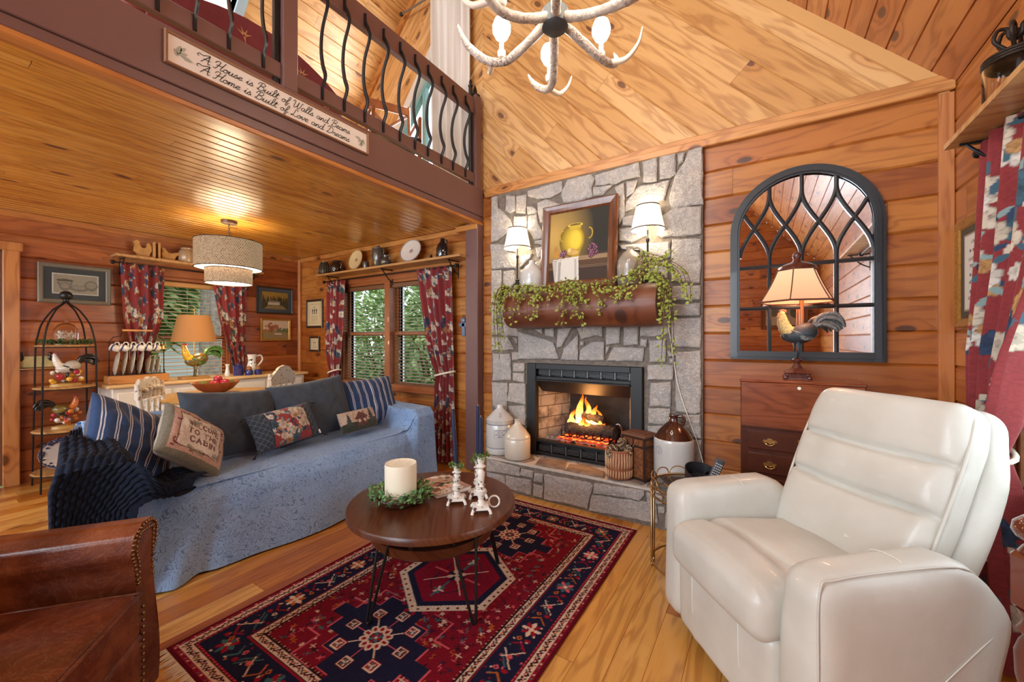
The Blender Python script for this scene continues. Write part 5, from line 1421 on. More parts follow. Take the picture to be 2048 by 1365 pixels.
for k in range(430):
    a = rn.uniform(0, 2 * PI); r = rn.uniform(.088, .15); z = rn.uniform(-.008, .035); p = Vector((r * math.cos(a), r * math.sin(a), z))
    d = Vector((math.cos(a) * rn.uniform(-.2, 1), math.sin(a) * rn.uniform(-.2, 1), rn.uniform(-.4, .9))) + Vector((-math.sin(a), math.cos(a), 0)) * rn.uniform(-1, 1)
    leaf(g, p, d, Vector((rn.uniform(-1, 1), rn.uniform(-1, 1), 1)), rn.uniform(.016, .036), rn.uniform(.009, .016), rn.randrange(2))
g.build('leaves', [plain('sage_leaf', srgb(110, 150, 90), .6, nscale=40, namt=.25), plain('mid_green_leaf', srgb(70, 112, 62), .6, nscale=40, namt=.25)], wr); gs.build('stem_ring', STEMB, wr)
DIST = plain('chipped_white_paint', srgb(226, 222, 212), .5, nscale=40, namt=.1)
def distress(name, col, dark):
    t = NT(name); n = t.noise(t.objc(), 45, 3); c = t.ramp(n.outputs[0], [(.0, col), (.60, col), (.64, dark), (1, dark)]); t.link(c, t.b.inputs['Base Color']); t.set(Roughness=.5); return t.m
DIST = distress('chipped_white_paint_spots', srgb(228, 224, 214), srgb(96, 78, 66))
NAVYC = plain('navy_taper_wax', srgb(22, 34, 66), .35); SPRIG = plain('sprig_green', srgb(112, 142, 74), .6, nscale=90, namt=.3)
for x, y, h, ch, lean, lab in ((-1.316, 1.552, .185, .295, -.030, 'shortest white candlestick with a leaning navy taper, beside the magazine'),
                         (-1.272, 1.672, .185, .30, 0, 'white candlestick holding a navy taper, farthest from the magazine edge and and behind the tallest'),
                         (-1.150, 1.535, .262, .20, .0, 'tallest white candlestick on a square footed base at the table edge')):
    t = thing('candlestick', lab, 'candlestick', (x, y, TZ), .7, 'chipped white candlesticks on the coffee table')
    s = h / .26; g = G()
    g.lathe([(.026, .028), (.020, .04), (.012, .055), (.024, .075 * s + .01), (.026, .09 * s + .01), (.012, .11 * s), (.022, .12 * s), (.014, .13 * s), (.018, .165 * s), (.019, .185 * s), (.011, .20 * s), (.024, .212 * s), (.013, .222 * s), (.018, .24 * s), (.022, .26 * s), (.014, .261 * s)], seg=16)
    g.add([(a * w, b * w, z) for w, z in ((.040, .016), (.036, .028), (.024, .032)) for a, b in ((-1, -1), (1, -1), (1, 1), (-1, 1))], [(0, 1, 5, 4), (1, 2, 6, 5), (2, 3, 7, 6), (3, 0, 4, 7), (4, 5, 9, 8), (5, 6, 10, 9), (6, 7, 11, 10), (7, 4, 8, 11), (8, 9, 10, 11), (3, 2, 1, 0)])
    for a in (-1, 1):
        for b in (-1, 1): g.tube([(a * .034, b * .034, .022), (a * .042, b * .042, .010), (a * .044, b * .044, 0)], [.008, .007, .008], 8)
    g.build('stem', DIST, t, smooth=40)
    c = thing('taper_candle', ('navy taper candle standing in the ' + ('leaning short' if lean else 'tallest' if h > .2 else 'far') + ' white candlestick'), 'candle', (x, y, TZ + h - .012), 0, 'navy taper candles')
    g = G(); g.tube([(lean * t_ * .9, 0, ch * t_) for t_ in np.linspace(0, 1, 6)], [.0105, .0105, .0102, .0098, .0094, .009], 14); g.build('wax', NAVYC, c, smooth=50)
    g = G(); g.tube([(lean * .9, 0, ch), (lean * .9, 0, ch + .009)], .0012, 5); g.build('wick', plain('wick', (.5, .45, .4), .9), c)
    w = thing('candle_ring', 'small green sprig ring at the foot of the navy taper in the ' + ('leaning short' if lean else 'tallest' if h > .2 else 'far') + ' candlestick', 'candle ring', (x, y, TZ + h - .004), 0, 'green candle rings')
    g = G()
    for k in range(7):
        a = k * 2 * PI / 7 + rn.random(); c0 = Vector((.026 * math.cos(a), .026 * math.sin(a), .004 + .004 * (k % 2)))
        for q in range(26):
            d = Vector((rn.uniform(-1, 1), rn.uniform(-1, 1), rn.uniform(-.5, 1))); d.normalize(); leaf(g, c0 + d * .006, d, Vector((rn.random(), rn.random(), 1)), .013, .007)
    g.build('sprigs', SPRIG, w)
    g = G(); g.tube([(.018 * math.cos(a), .018 * math.sin(a), .001) for a in np.linspace(0, 2 * PI, 17)[:-1]], .003, 5, closed=True); g.build('wire_ring', STEMB, w)
g = G(); g.tube([(.026 * math.cos(a), 0, .026 * math.sin(a)) for a in np.linspace(0, 2 * PI, 25)[:-1]], .0045, 8, closed=True)
o = g.build('napkin_ring', DIST, smooth=180, loc=(-1.10, 1.60, TZ + .031)); tag(o, 'white chipped metal ring standing behind the tallest candlestick', 'ring'); o.rotation_euler = (math.radians(-18), 0, .5); o.location = (-1.118, 1.60, TZ + .029)
cv = Canvas(.215, .275, .003, (.50, .36, .27)); rn = random.Random(9)
for k in range(60):
    x, y = rn.uniform(0, .215), rn.uniform(0, .21); a = rn.uniform(0, 3); w = rn.uniform(.008, .03); h = w * rn.uniform(.3, 1)
    cv.poly([(x + p * math.cos(a) - q * math.sin(a), y + p * math.sin(a) + q * math.cos(a)) for p, q in ((-w, -h), (w, -h), (w, h), (-w, h))], rn.choice(((.8, .76, .7), (.25, .13, .08), (.55, .2, .18), (.12, .16, .08), (.7, .6, .5), (.08, .07, .07), (.8, .5, .45))))
cv.poly([(0, .215), (.215, .215), (.215, .275), (0, .275)], (.36, .24, .18))
for row, s in ((.262, 'COUNTRY'), (.236, 'HOME')):
    ls, w = stroke_text(s, .021 if s == 'HOME' else .02); k = min(1.3, .19 / w)
    for l in ls: cv.line([(.012 + a * k, row - b) for a, b in l], .0042, (.9, .86, .8))
mg = thing('magazine', 'country magazine with a busy collage cover, uppermost of the pair behind the wreath', 'magazine', (-1.525, 1.665, TZ + .006), math.radians(76), 'magazines on the coffee table')
g = cv.mesh(lambda x, y: (x - .1075, .1375 - y, .0075)); g.build('cover', PRINT, mg, smooth=180)
g = G(); g.box((0, 0, .0035), (.214, .274, .007)); g.build('pages', plain('paper_edge', (.75, .68, .6), .7), mg)
m2 = thing('magazine', 'lower magazine showing only its pale edge beneath the collage-covered one', 'magazine', (-1.515, 1.675, TZ), math.radians(68), 'magazines on the coffee table')
g = G(); g.box((0, 0, .003), (.21, .272, .006)); g.build('pages', plain('pale_paper', (.7, .66, .62), .6), m2)

# ------------------------------------------------------------------ sofa, cover, throw and pillows
sf = thing('sofa', 'three-seat slate blue sofa hidden under a pale blue quilted cover', 'sofa', (-3.0, 1.64, 0))
SLATE = plain('slate_upholstery', srgb(66, 74, 92), .9, sheen=.3, bump=.4, bscale=400)
g = G(); g.rbox((-.05, 0.02, .24), (.68, 2.04, .36), .04, 6); g.build('base', SLATE, sf, smooth=180)
g = G(); g.rbox((-.385, 0, .56), (.16, 2.12, .44), .05, 8); g.build('backrest', SLATE, sf, smooth=180)
for y in (-1.0, 1.0): g = G(); g.rbox((.03, y * 1.0 + .01, .37), (.62, .10, .44), .05, 6); g.build('arm', SLATE, sf, smooth=180)
for x in (-.3, .3):
    for y in (-.95, .95): g = G(); g.lathe([(.02, 0), (.028, .07)], c=(x, y, 0), seg=10); g.build('foot', DKW, sf)
SEAT = [(-2.47, .012), (-2.50, .22), (-2.53, .38), (-2.585, .455), (-2.72, .475), (-2.95, .47), (-3.15, .475), (-3.27, .58), (-3.31, .72), (-3.38, .80), (-3.48, .77), (-3.50, .45)]
ARM = [(-2.585, .012), (-2.575, .22), (-2.57, .42), (-2.575, .59), (-2.62, .645), (-2.82, .655), (-3.0, .655), (-3.1, .66), (-3.2, .70), (-3.34, .80), (-3.47, .77), (-3.49, .45)]
def cover_pt(u, v):
    s = u * (len(SEAT) - 1); i = min(int(s), len(SEAT) - 2); f = s - i; f2 = f
    A = [lerp(SEAT[i][k], SEAT[i + 1][k], f2) for k in (0, 1)]; B = [lerp(ARM[i][k], ARM[i + 1][k], f2) for k in (0, 1)]
    yv = lerp(.40, 2.98, v); y = min(yv, 2.71); y = max(y, .52)
    w = max(1 - sst(.64, .76, y), sst(2.42, 2.52, y))
    x, z = lerp(A[0], B[0], w), lerp(A[1], B[1], w)
    low = 1 - sst(.0, .42, z)
    if u < .3:
        x -= (1 - w) * .13 * ((y - 1.7) / 1.0) ** 2 * 1.0
        x += low * (.018 * math.sin(y * 9.5) + .02 * noise.noise(Vector((y * 3, z * 2, 0))))
        x += .05 * math.exp(-((y - .82 - (z - .2) * .25) / .07) ** 2) * low - .03 * math.exp(-((y - .98 - (z - .2) * .4) / .05) ** 2) * (1 - sst(.3, .5, z))
    z += .006 * noise.noise(Vector((x * 7, y * 6, 0))) + (.014 * math.exp(-((y - 2.40 + (x + 2.6) * .25) / .035) ** 2) - .012 * math.exp(-((y - 2.46 + (x + 2.6) * .25) / .03) ** 2)) * (1 if z > .4 else .3) * (1 if u < .55 else 0)
    if yv > 2.71:
        t = (yv - 2.71) / .27; z = lerp(z, .014, t); y = 2.715 + .03 * t + .012 * math.sin(x * 14) * t
    if yv < .52:
        t = (.52 - yv) / .12; z = lerp(z, .014, t); y = .516 - .02 * t
    if y < .60: y += .13 * max(0, (-2.6 - x)) * (1 - sst(.50, .72, y))
    z = max(z, .012)
    return (x, y, z)
def quilt():
    t = NT('quilted_blue_cotton'); oc = t.objc()
    w = t.noise(oc, 22, 1, .5, .8); k = t.math('ABSOLUTE', t.math('SUBTRACT', t.math('FRACT', t.math('MULTIPLY', w.outputs[0], 7.0)), .5))
    e = t.ramp(k, [(.0, (0, 0, 0)), (.05, (.1, .1, .1)), (.13, (1, 1, 1))]); big = t.noise(oc, 4, 3); fz = t.noise(oc, 160, 2)
    base = t.ramp(t.math('ADD', t.math('MULTIPLY', big.outputs[0], .6), t.math('MULTIPLY', fz.outputs[0], .4)), [(.3, srgb(124, 164, 216)), (.7, srgb(160, 196, 236))])
    base = t.mix(t.math('MULTIPLY_ADD', e, .6, .4), srgb(52, 84, 138), base); t.link(base, t.b.inputs['Base Color']); t.set(Roughness=.92); t.b.inputs['Sheen Weight'].default_value = .2
    t.bump(e, .5, .006); return t.m
g = G(); g.grid(cover_pt, 110, 240)
cvr = tag(g.build('sofa_cover', quilt(), smooth=180), 'pale blue quilted bedspread draped over the sofa seat, arms and front down to the floor', 'sofa cover')
KNIT = plain('navy_knit_yarn', srgb(26, 34, 50), .95, spec=.1, sheen=.06, nscale=60, namt=.3, bump=.9, bscale=320)
def throw_pt(u, v):
    # v: 0 bottom of the front panel, .45 top front edge, 1 towards the sofa back
    y0 = pw(v, [(0, .375), (.40, .365), (.5, .40), (.75, .49), (1, .585)]); y1 = pw(v, [(0, .58), (.30, .64), (.42, .80), (.52, .98), (.62, .94), (.8, .74), (1, .74)])
    y = lerp(y0, y1, u)
    if v < .45:
        z = lerp(.03, .70, (v / .45)); x = -2.548 + .02 * math.sin(y * 22) * (1 - v) + .07 * sst(.56, .70, y) + .012 * math.sin(z * 9)
        k = sst(.62, .76, y); z = lerp(z, min(z, .52 - (.45 - v) * .4), k); x += .012 * k
        z -= .05 * sst(.28, .45, v) * 0
    else:
        t = (v - .45) / .55; x = lerp(-2.56, -3.44, t); top = .715 + .06 * sst(.72, .95, t) + .05 * math.sin(t * 4.4) + .035 * noise.noise(Vector((x * 5, y * 7, 2)))
        seat = .515 + .02 * noise.noise(Vector((x * 9, y * 9, 5)))
        z = lerp(top, seat, sst(.60, .76, y)); z -= .09 * (1 - sst(.33, .44, y)) ; z -= .05 * (1 - sst(0, .08, t))
    # heavy folds
    f = .016 * math.sin(y * 34 + 5 * v) * sst(.40, .6, v) + .010 * math.sin(x * 30 + y * 12) * sst(.45, .6, v)
    # cable texture: chained ovals
    a, b = u * 17, v * 64
    kn = (abs(math.sin(a * PI)) ** .6) * (.007 + .009 * abs(math.sin(b * PI * .6 + (int(a) % 2) * 1.57)))
    edge = u > .88 or v < .0
    if edge: kn = .007 * abs(math.sin(v * 150))
    if v < .45: return (x + kn, y, max(.015, z))
    return (x, y, z + f * .7 + kn)
g = G(); g.grid(throw_pt, 150, 330)
th = g.build('knit_throw', KNIT, smooth=180); tag(th, 'chunky navy knitted throw hanging over the near arm of the sofa', 'blanket')
md = th.modifiers.new('thickness', 'SOLIDIFY'); md.thickness = .006

FLOC = dict(red=(.23, .028, .03), cream=(.58, .49, .38), white=(.66, .60, .52), teal=(.05, .11, .15), blue=(.03, .05, .10), org=(.46, .24, .09), lt=(.22, .32, .31))
def floral(w, h, px, bg, seed, dens=1.0, size=1.0):
    c = Canvas(w, h, px, bg); rn = random.Random(seed); c.speckle(.12, seed, 2)
    def rose(x, y, r, cs):
        for k in range(8):
            a = k * PI / 4 + rn.random() * .4; b = rn.uniform(.75, 1.15); c.ellipse(x + r * .62 * math.cos(a), y + r * .62 * math.sin(a), r * .42, r * .34, tuple(q * b * .62 for q in cs), a); c.ellipse(x + r * .58 * math.cos(a), y + r * .58 * math.sin(a), r * .36, r * .28, tuple(min(1, q * b) for q in cs), a)
        for k in range(5):
            a = k * 1.26 + rn.random(); b = rn.uniform(.7, 1.1); c.ellipse(x + r * .28 * math.cos(a), y + r * .28 * math.sin(a), r * .24, r * .18, tuple(q * b * .85 for q in cs), a + 1)
        c.ellipse(x, y, r * .15, r * .13, tuple(q * .5 for q in cs))
    n = int(w * h / .0105 * dens)
    for k in range(n):
        x, y = rn.uniform(0, w), rn.uniform(0, h)
        for q in range(5):
            a = rn.uniform(0, 2 * PI); r = .050 * size; col = rn.choice((FLOC['teal'], FLOC['blue'], FLOC['lt'], FLOC['cream'], FLOC['teal']))
            c.ellipse(x + r * math.cos(a), y + r * math.sin(a), .019 * size, .0075 * size, col, a + rn.uniform(-.6, .6))
        kind = rn.random(); cs = FLOC['cream'] if kind < .38 else FLOC['white'] if kind < .55 else FLOC['blue'] if kind < .8 else FLOC['teal'] if kind < .88 else FLOC['org']
        r = rn.uniform(.028, .042) * size; rose(x, y, r, cs)
        if kind < .55: rose(x + r * 1.3, y + r * .5, r * .6, FLOC['white'])
        if rn.random() < .5: rose(x - r * 1.1, y + r * .9, r * .5, FLOC['org'])
    return c
def pillow(name, label, cat, loc, rot, w, h, th_, cv, mat, group=None, pinch=.06, parts=None, back=None, flange=0, p=2.4, seedn=0):
    """soft cushion; front faces -y. rot = (rx lean, ry roll, rz)"""
    t = thing(name, label, cat, loc, 0, group)
    t.rotation_euler = rot
    nx, ny = cv.nx, cv.ny
    def sh(x, y, s):
        u, v = x / cv.w * 2 - 1, 1 - y / cv.h * 2
        k = (max(0, 1 - abs(u) ** p) * max(0, 1 - abs(v) ** p)) ** .42
        px_ = u * w / 2 * (1 - pinch * (1 - abs(u)) * 0 - pinch * (1 - v * v) * abs(u)); pz = v * h / 2 * (1 - pinch * (1 - u * u) * abs(v))
        n = noise.noise(Vector((u * 2.2 + seedn, v * 2.2, s))) * .16 + noise.noise(Vector((u * 7 + seedn, v * 4, s + 4))) * .09 - .10 * math.exp(-((abs(u) + abs(v) - 1.25) / .12) ** 2) * abs(u * v)
        return (px_, s * th_ / 2 * k * (1 + n) - .0, pz)
    g = cv.mesh(lambda x, y: sh(x, y, -1)); g.build('front', mat, t, smooth=180)
    g = G(); g.grid(lambda u, v: sh(u * cv.w, v * cv.h, 1), 30, 30); g.build('back', back or SLATE, t, smooth=180)
    return t
CLOTH = vcol('woven_cushion_cloth', .9, sheen=.25, bump=.3, bscale=600)
def stripes(w, h, px, ang=0, per=.066):
    c = Canvas(w, h, px, (.020, .055, .15)); X = (c.X if not ang else c.Y) % per
    for o in (.020, .032): c.put((X > o) & (X < o + .0046), (.78, .78, .80))
    c.speckle(.12, 2); return c
def denim(w, h, px): c = Canvas(w, h, px, (.050, .068, .092)); c.speckle(.10, 4, 2); return c
D90 = PI / 2
pillow('throw_pillow', 'navy pillow with white double stripes leaning at the throw-covered end of the sofa', 'pillow', (-2.97, .73, .705), (math.radians(-28), math.radians(30), math.radians(112)), .48, .44, .17, stripes(.5, .46, .004), CLOTH, 'striped navy pillows')
pillow('throw_pillow', 'navy pillow with white double stripes at the window end, behind the cabin cushion', 'pillow', (-3.06, 2.37, .70), (math.radians(-20), math.radians(-2), math.radians(84)), .56, .44, .17, stripes(.56, .44, .004), CLOTH, 'striped navy pillows')
pillow('throw_pillow', 'large slate blue pillow behind the WELCOME cushion and the floral pillow end', 'pillow', (-3.07, 1.27, .70), (math.radians(-18), math.radians(4), math.radians(93)), .60, .46, .19, denim(.6, .48, .012), CLOTH, 'large slate pillows', seedn=3)
pillow('throw_pillow', 'large slate blue pillow standing behind the floral lumbar pillow, beside the window-end striped one', 'pillow', (-3.06, 1.84, .715), (math.radians(-18), math.radians(-5), math.radians(88)), .62, .47, .18, denim(.62, .47, .012), CLOTH, 'large slate pillows', seedn=8)
cv = floral(.46, .27, .0028, (.30, .04, .04), 16, 2.4, .95); X = cv.X
side = (X < .105) | (X > .385); cv.put(side, (.03, .045, .065))
cv.put(side & ((np.abs(((cv.X + cv.Y) % .042) - .021) < .0013) | (np.abs(((cv.X - cv.Y) % .042) - .021) < .0013)), (.16, .21, .25)); cv.put((np.abs(X - .105) < .004) | (np.abs(X - .385) < .004), (.012, .014, .02))
pl = pillow('lumbar_pillow', 'red floral lumbar pillow with blue lattice ends and corner tassels', 'pillow', (-2.885, 1.525, .652), (math.radians(-26), math.radians(-5), math.radians(95)), .47, .27, .13, cv, CLOTH)
for x, z in ((-.235, .13), (.235, .13), (-.235, -.13), (.235, -.13)):
    g = G(); s = 1 if x > 0 else -1
    g.tube([(x * .97, 0, z * .95), (x + s * .012, -.004, z - .008)], .003, 5); 
    for k in range(9): g.tube([(x + s * .012, -.004, z - .008), (x + s * (.035 + .008 * math.cos(k)), -.012 + .008 * math.sin(k * 2), z - .022 - .004 * (k % 3))], [.003, .0016], 4)
    g.build('tassel', plain('black_tassel', (.015, .018, .025), .8), pl)
g = G(); g.box((.215, -.03, -.115), (.012, .002, .03)); g.build('care_tag', plain('white_tag', (.8, .8, .78), .6), pl)
cv = Canvas(.33, .17, .0026, (.58, .44, .33)); rn = random.Random(3)
cv.poly([(0, .105), (.1, .10), (.2, .11), (.33, .085), (.33, .17), (0, .17)], (.035, .045, .025))
for cx, b, s in ((.055, .125, 1.0), (.262, .115, 1.15)):
    for k in range(5): y = b - k * .019 * s; w = .034 * (1 - k * .17) * s; cv.poly([(cx - w, y), (cx + w, y), (cx, y - .03 * s)], (.05, .065, .05))
cv.poly([(.125, .075), (.215, .075), (.215, .135), (.125, .135)], (.16, .05, .035)); cv.poly([(.108, .078), (.165, .022), (.230, .072), (.222, .082), (.165, .036), (.118, .088)], (.09, .025, .02)); cv.poly([(.128, .075), (.165, .036), (.212, .075)], (.14, .045, .03))
cv.poly([(.188, .022), (.204, .022), (.204, .05), (.188, .038)], (.45, .08, .05))
for x in (.135, .183): cv.poly([(x, .088), (x + .022, .088), (x + .022, .11), (x, .11)], (.62, .52, .42))
cv.poly([(.160, .10), (.178, .10), (.178, .145), (.160, .145)], (.10, .035, .03))
cv.speckle(.3, 7)
WOOLT = vcol('hooked_wool', .98, sheen=.3, bump=1, bscale=260, bd=.006)
pillow('hooked_pillow', 'small hooked wool pillow picturing a log cabin between two dark pines', 'pillow', (-2.845, 2.10, .598), (math.radians(-26), math.radians(-2), math.radians(90)), .335, .175, .10, cv, WOOLT, pinch=.01, p=4)
cv = Canvas(.40, .38, .0028, (.80, .72, .60)); e = np.minimum(np.minimum(cv.X, .40 - cv.X), np.minimum(cv.Y, .38 - cv.Y))
cv.put(e < .062, (.58, .36, .27)); cv.put((e < .030), (.20, .18, .12)); cv.put((e > .060) & (e < .065), (.14, .04, .03))
rn = random.Random(5)
for k in range(26):
    side_ = rn.randrange(4); t = rn.uniform(.05, .33); q = rn.uniform(.048, .066); x, y = ((t, q), (t, .38 - q), (q, t), (.40 - q, t))[side_]; cv.ellipse(x, y, .012, .006, rn.choice(((.18, .05, .04), (.5, .3, .22))), rn.uniform(0, 3))
for y, s, hh in ((.145, 'WELCOME', .036), (.205, 'TO THE', .036), (.265, 'CABIN', .038)):
    ls, w = stroke_text(s, hh, .34); k = min(1, .205 / w)
    for l in ls: cv.line([(.213 - w * k / 2 + a * k, y - b) for a, b in l], .0078, (.14, .03, .03))
for x, y, a in ((.115, .13, .3), (.14, .10, .1), (.13, .30, -.5), (.18, .315, -.2), (.29, .305, .3), (.30, .10, 2.9)):
    cv.line([(x, y), (x + .055 * math.cos(a), y - .055 * math.sin(a))], .004, (.10, .12, .06))
    for k in range(6):
        f = k / 6; qx, qy = x + .055 * f * math.cos(a), y - .055 * f * math.sin(a)
        for s_ in (-1, 1): cv.line([(qx, qy), (qx + .018 * math.cos(a + s_ * 1.0), qy - .018 * math.sin(a + s_ * 1.0))], .0036, (.11, .14, .07))
cv.speckle(.28, 8)
pillow('hooked_pillow', 'hooked wool cushion reading WELCOME TO THE CABIN with a green and pink border', 'pillow', (-2.81, .955, .68), (math.radians(-40), math.radians(38), math.radians(100)), .40, .35, .13, cv, WOOLT, pinch=.03, back=plain('pale_satin_backing', srgb(206, 190, 172), .5, sheen=.3), p=3.4)

# ------------------------------------------------------------------ white leather recliner
LEA = NT('ivory_leather'); oc = LEA.objc(); n1 = LEA.noise(oc, 4, 3); n2 = LEA.noise(oc, 160, 3); n3 = LEA.noise(oc, 14, 3)
LEA.link(LEA.ramp(n1.outputs[0], [(.3, srgb(190, 187, 176)), (.7, srgb(204, 202, 192))]), LEA.b.inputs['Base Color'])
LEA.set(Roughness=.42); LEA.b.inputs['Coat Weight'].default_value = .12
LEA.bump(LEA.math('ADD', LEA.math('MULTIPLY', n2.outputs[0], .25), n3.outputs[0]), .22, .01); LEA = LEA.m
THREAD = plain('pale_stitching', srgb(226, 222, 212), .7)
rc = thing('recliner', 'ivory leather recliner armchair with a channel-stitched back, in front of the desk', 'armchair', (-.392, 1.93, 0), math.radians(-50))
W_ = .80
def arm_fn(side):
    def f(p):
        x, y, z = p[0], p[1] + .32, p[2] + .285           # y 0..0.64, z 0..0.57
        t = z / .57
        top = pw(y, [(0, .965), (.08, 1.0), (.44, 1.02), (.52, .97), (.60, .80), (.64, .72)])
        yb = .64 * (1 if t > .75 else lerp(.88, 1, t / .75)); y = y * (yb / .64)
        y -= .015 * (1 - t)
        bul = 1 + .10 * math.sin(PI * t) - .06 * (1 - t)
        if z > .5: x *= .98
        x = x * bul + side * .012 * sst(.6, 1, t)
        return (x, y, z * top)
    return f
for s_, x in ((-1, .075), (1, W_ - .075)):
    g = G(); g.rbox((x, 0, .07), (.15, .64, .57), .055, 16, fn=arm_fn(s_)); a = g.build('arm', LEA, rc, smooth=180)
    g = G(); xo = x + s_ * .079
    for sg in (1,):
        P = [(x + s_ * .062, .012, .09), (x + s_ * .066, .008, .35), (x + s_ * .066, .012, .60), (x + s_ * .068, .06, .632), (x + s_ * .07, .25, .643), (x + s_ * .068, .46, .634), (x + s_ * .060, .55, .565), (x + s_ * .056, .585, .50)]
        g.tube(smoothpts(P, 6), .0030, 6)
    if s_ > 0: g.build('piping', LEA, a, smooth=180)
    g = G(); P = [(x - .07, .30, .55), (x - .06, .30, .62), (x - .03, .30, .645), (x + .03, .30, .648), (x + .06, .30, .632)]
    g.tube(smoothpts(P, 5), .0013, 5); g.build('seam', THREAD, a, smooth=180)
g = G(); g.tube([(W_ - .075 + .0815, .05, .16), (W_ - .075 + .0835, .33, .30), (W_ - .075 + .0805, .59, .47)], .0016, 5); g.build('side_seam', THREAD, rc, smooth=180)
# seat with crosswise channels
def seat_fn(p):
    x, y, z = p; yy = y + .28
    if z > 0:
        z += .018 * math.cos(PI * x / .5) + .010 * math.sin(max(0, yy) * 9)
        z -= .026 * math.exp(-((yy - .17 - .015 * math.cos(x * 9)) / .014) ** 2) + .004 * math.exp(-((yy - .035) / .006) ** 2)
    if y < -.2: y -= .012 * math.cos(x * 5) * (1 - abs(z) / .2)
    return (x, y, z)
g = G(); g.rbox((W_ / 2, .225, .425), (.515, .56, .17), .055, 34, fn=seat_fn); st = g.build('seat', LEA, rc, smooth=180)
g = G(); g.tube([(W_ / 2 - .235, -.012, .495), (W_ / 2 - .1, -.020, .512), (W_ / 2 + .1, -.020, .512), (W_ / 2 + .235, -.012, .495)], .0022, 5); g.build('stitching', THREAD, st, smooth=180)
def foot_fn(p):
    x, y, z = p
    if y < 0: y -= .012 * math.cos(x * 5.4) - .004 * (math.exp(-((x - .13) / .006) ** 2) + math.exp(-((x + .13) / .006) ** 2)) * -1
    return (x, y + .02 * (.17 - z) , z)
g = G(); g.rbox((W_ / 2, .045, .225), (.525, .12, .30), .035, 24, fn=foot_fn); fp = g.build('footrest_panel', LEA, rc, smooth=180)
for x in (-.13, .13): g = G(); g.tube([(W_ / 2 + x, -.028, .35), (W_ / 2 + x, -.026, .22), (W_ / 2 + x, -.012, .10)], .0014, 5); g.build('stitching', THREAD, fp, smooth=180)
g = G(); g.box((W_ / 2, .36, .07), (.62, .50, .09), b=.02); g.build('base', BLACK, rc)
for x in (.1, W_ - .1):
    for y in (.10, .5): g = G(); g.lathe([(.025, 0), (.025, .06)], c=(x, y, 0), seg=12); g.build('foot', BLACK, rc)
lean = Matrix.Translation((W_ / 2 - .012, .50, .42)) @ Matrix.Rotation(math.radians(-23), 4, 'X')
def back_fn(p):
    x, y, z = p; zz = z + .34        # 0..0.65 up the back
    wv = lerp(.94, 1.0, sst(0, .3, zz)) * lerp(1, .93, sst(.53, .68, zz)); x *= wv
    if y < 0:
        seg = [(-.02, .29), (.29, .465), (.465, .71)]
        for a, b in seg:
            if a <= zz <= b: y -= .040 * math.sin(PI * (zz - a) / (b - a)) ** .5 * (1 - (abs(x) / .31) ** 4)
        for c in (.29, .465):
            cc = c - .012 * math.cos(x * 6) ; y += .034 * math.exp(-((zz - cc) / .0085) ** 2) * max(0, 1 - (abs(x) / .285) ** 6)
        y += .006 * noise.noise(Vector((x * 9, zz * 7, 1)))
    return (x, y, z)
g = G(); g.rbox((0, 0, .34), (.575, .13, .68), .055, 84, fn=back_fn, M=lean); bk_ = g.build('backrest', LEA, rc, smooth=180)
def shell_fn(p):
    x, y, z = p; zz = z + .32; x *= lerp(1.0, .90, sst(.42, .64, zz)); z = z * 1.0 + .012 * math.cos(x * 4.4) * (zz > .4)
    return (x, y + .04 * math.sin(PI * zz / .64), z)
g = G(); g.rbox((0, .085, .34), (.59, .12, .69), .058, 26, fn=shell_fn, M=lean); sh_ = g.build('back_shell', LEA, rc, smooth=180)
for s_ in (-1, 1):
    g = G(); P = [lean @ Vector((s_ * x, y, z)) for x, y, z in ((.272, -.035, .03), (.284, -.045, .25), (.286, -.045, .48), (.272, -.04, .62), (.235, -.02, .672))]
    g.tube(smoothpts(P, 8), .005, 8); g.build('piping', LEA, bk_, smooth=180)
    g = G(); P = [lean @ Vector((s_ * x, y, z)) for x, y, z in ((.283, .08, .05), (.287, .115, .30), (.280, .115, .50), (.252, .095, .62), (.205, .08, .675))]
    g.tube(smoothpts(P, 8), .0022, 5); g.build('stitching', THREAD, sh_, smooth=180)

# ------------------------------------------------------------------ brown leather club chair, near corner
def brownleather():
    t = NT('worn_brown_leather'); oc = t.objc(); n = t.noise(oc, 3.5, 5, .6, .4); s = t.noise(oc, 9, 6, .75, 1.6); f = t.noise(oc, 120, 3)
    base = t.ramp(n.outputs[0], [(.3, srgb(56, 24, 13)), (.5, srgb(102, 46, 23)), (.7, srgb(154, 86, 46))])
    sc = t.math('COMPARE', s.outputs[0], .5, .012); base = t.mix(t.math('MULTIPLY', sc, .14), base, srgb(196, 140, 100)); 
    t.link(base, t.b.inputs['Base Color']); t.link(t.ramp(n.outputs[0], [(.3, (.28,) * 3), (.7, (.42,) * 3)]), t.b.inputs['Roughness']); t.b.inputs['Coat Weight'].default_value = .15
    t.bump(t.math('ADD', f.outputs[0], t.math('MULTIPLY', s.outputs[0], 1.5)), .25, .004); return t.m
BL = brownleather(); NAIL = plain('antique_nailhead', (.30, .19, .10), .3, 1)
# local: x = across the chair, y = backwards; the front left corner of the seat is the origin
ch = thing('club_chair', 'worn brown leather club chair with brass nailheads at the near corner', 'armchair', (-1.70, .455, 0), math.radians(-39))
ch.location = (-1.705, .45, 0); ch.rotation_euler = (0, 0, math.radians(-39))
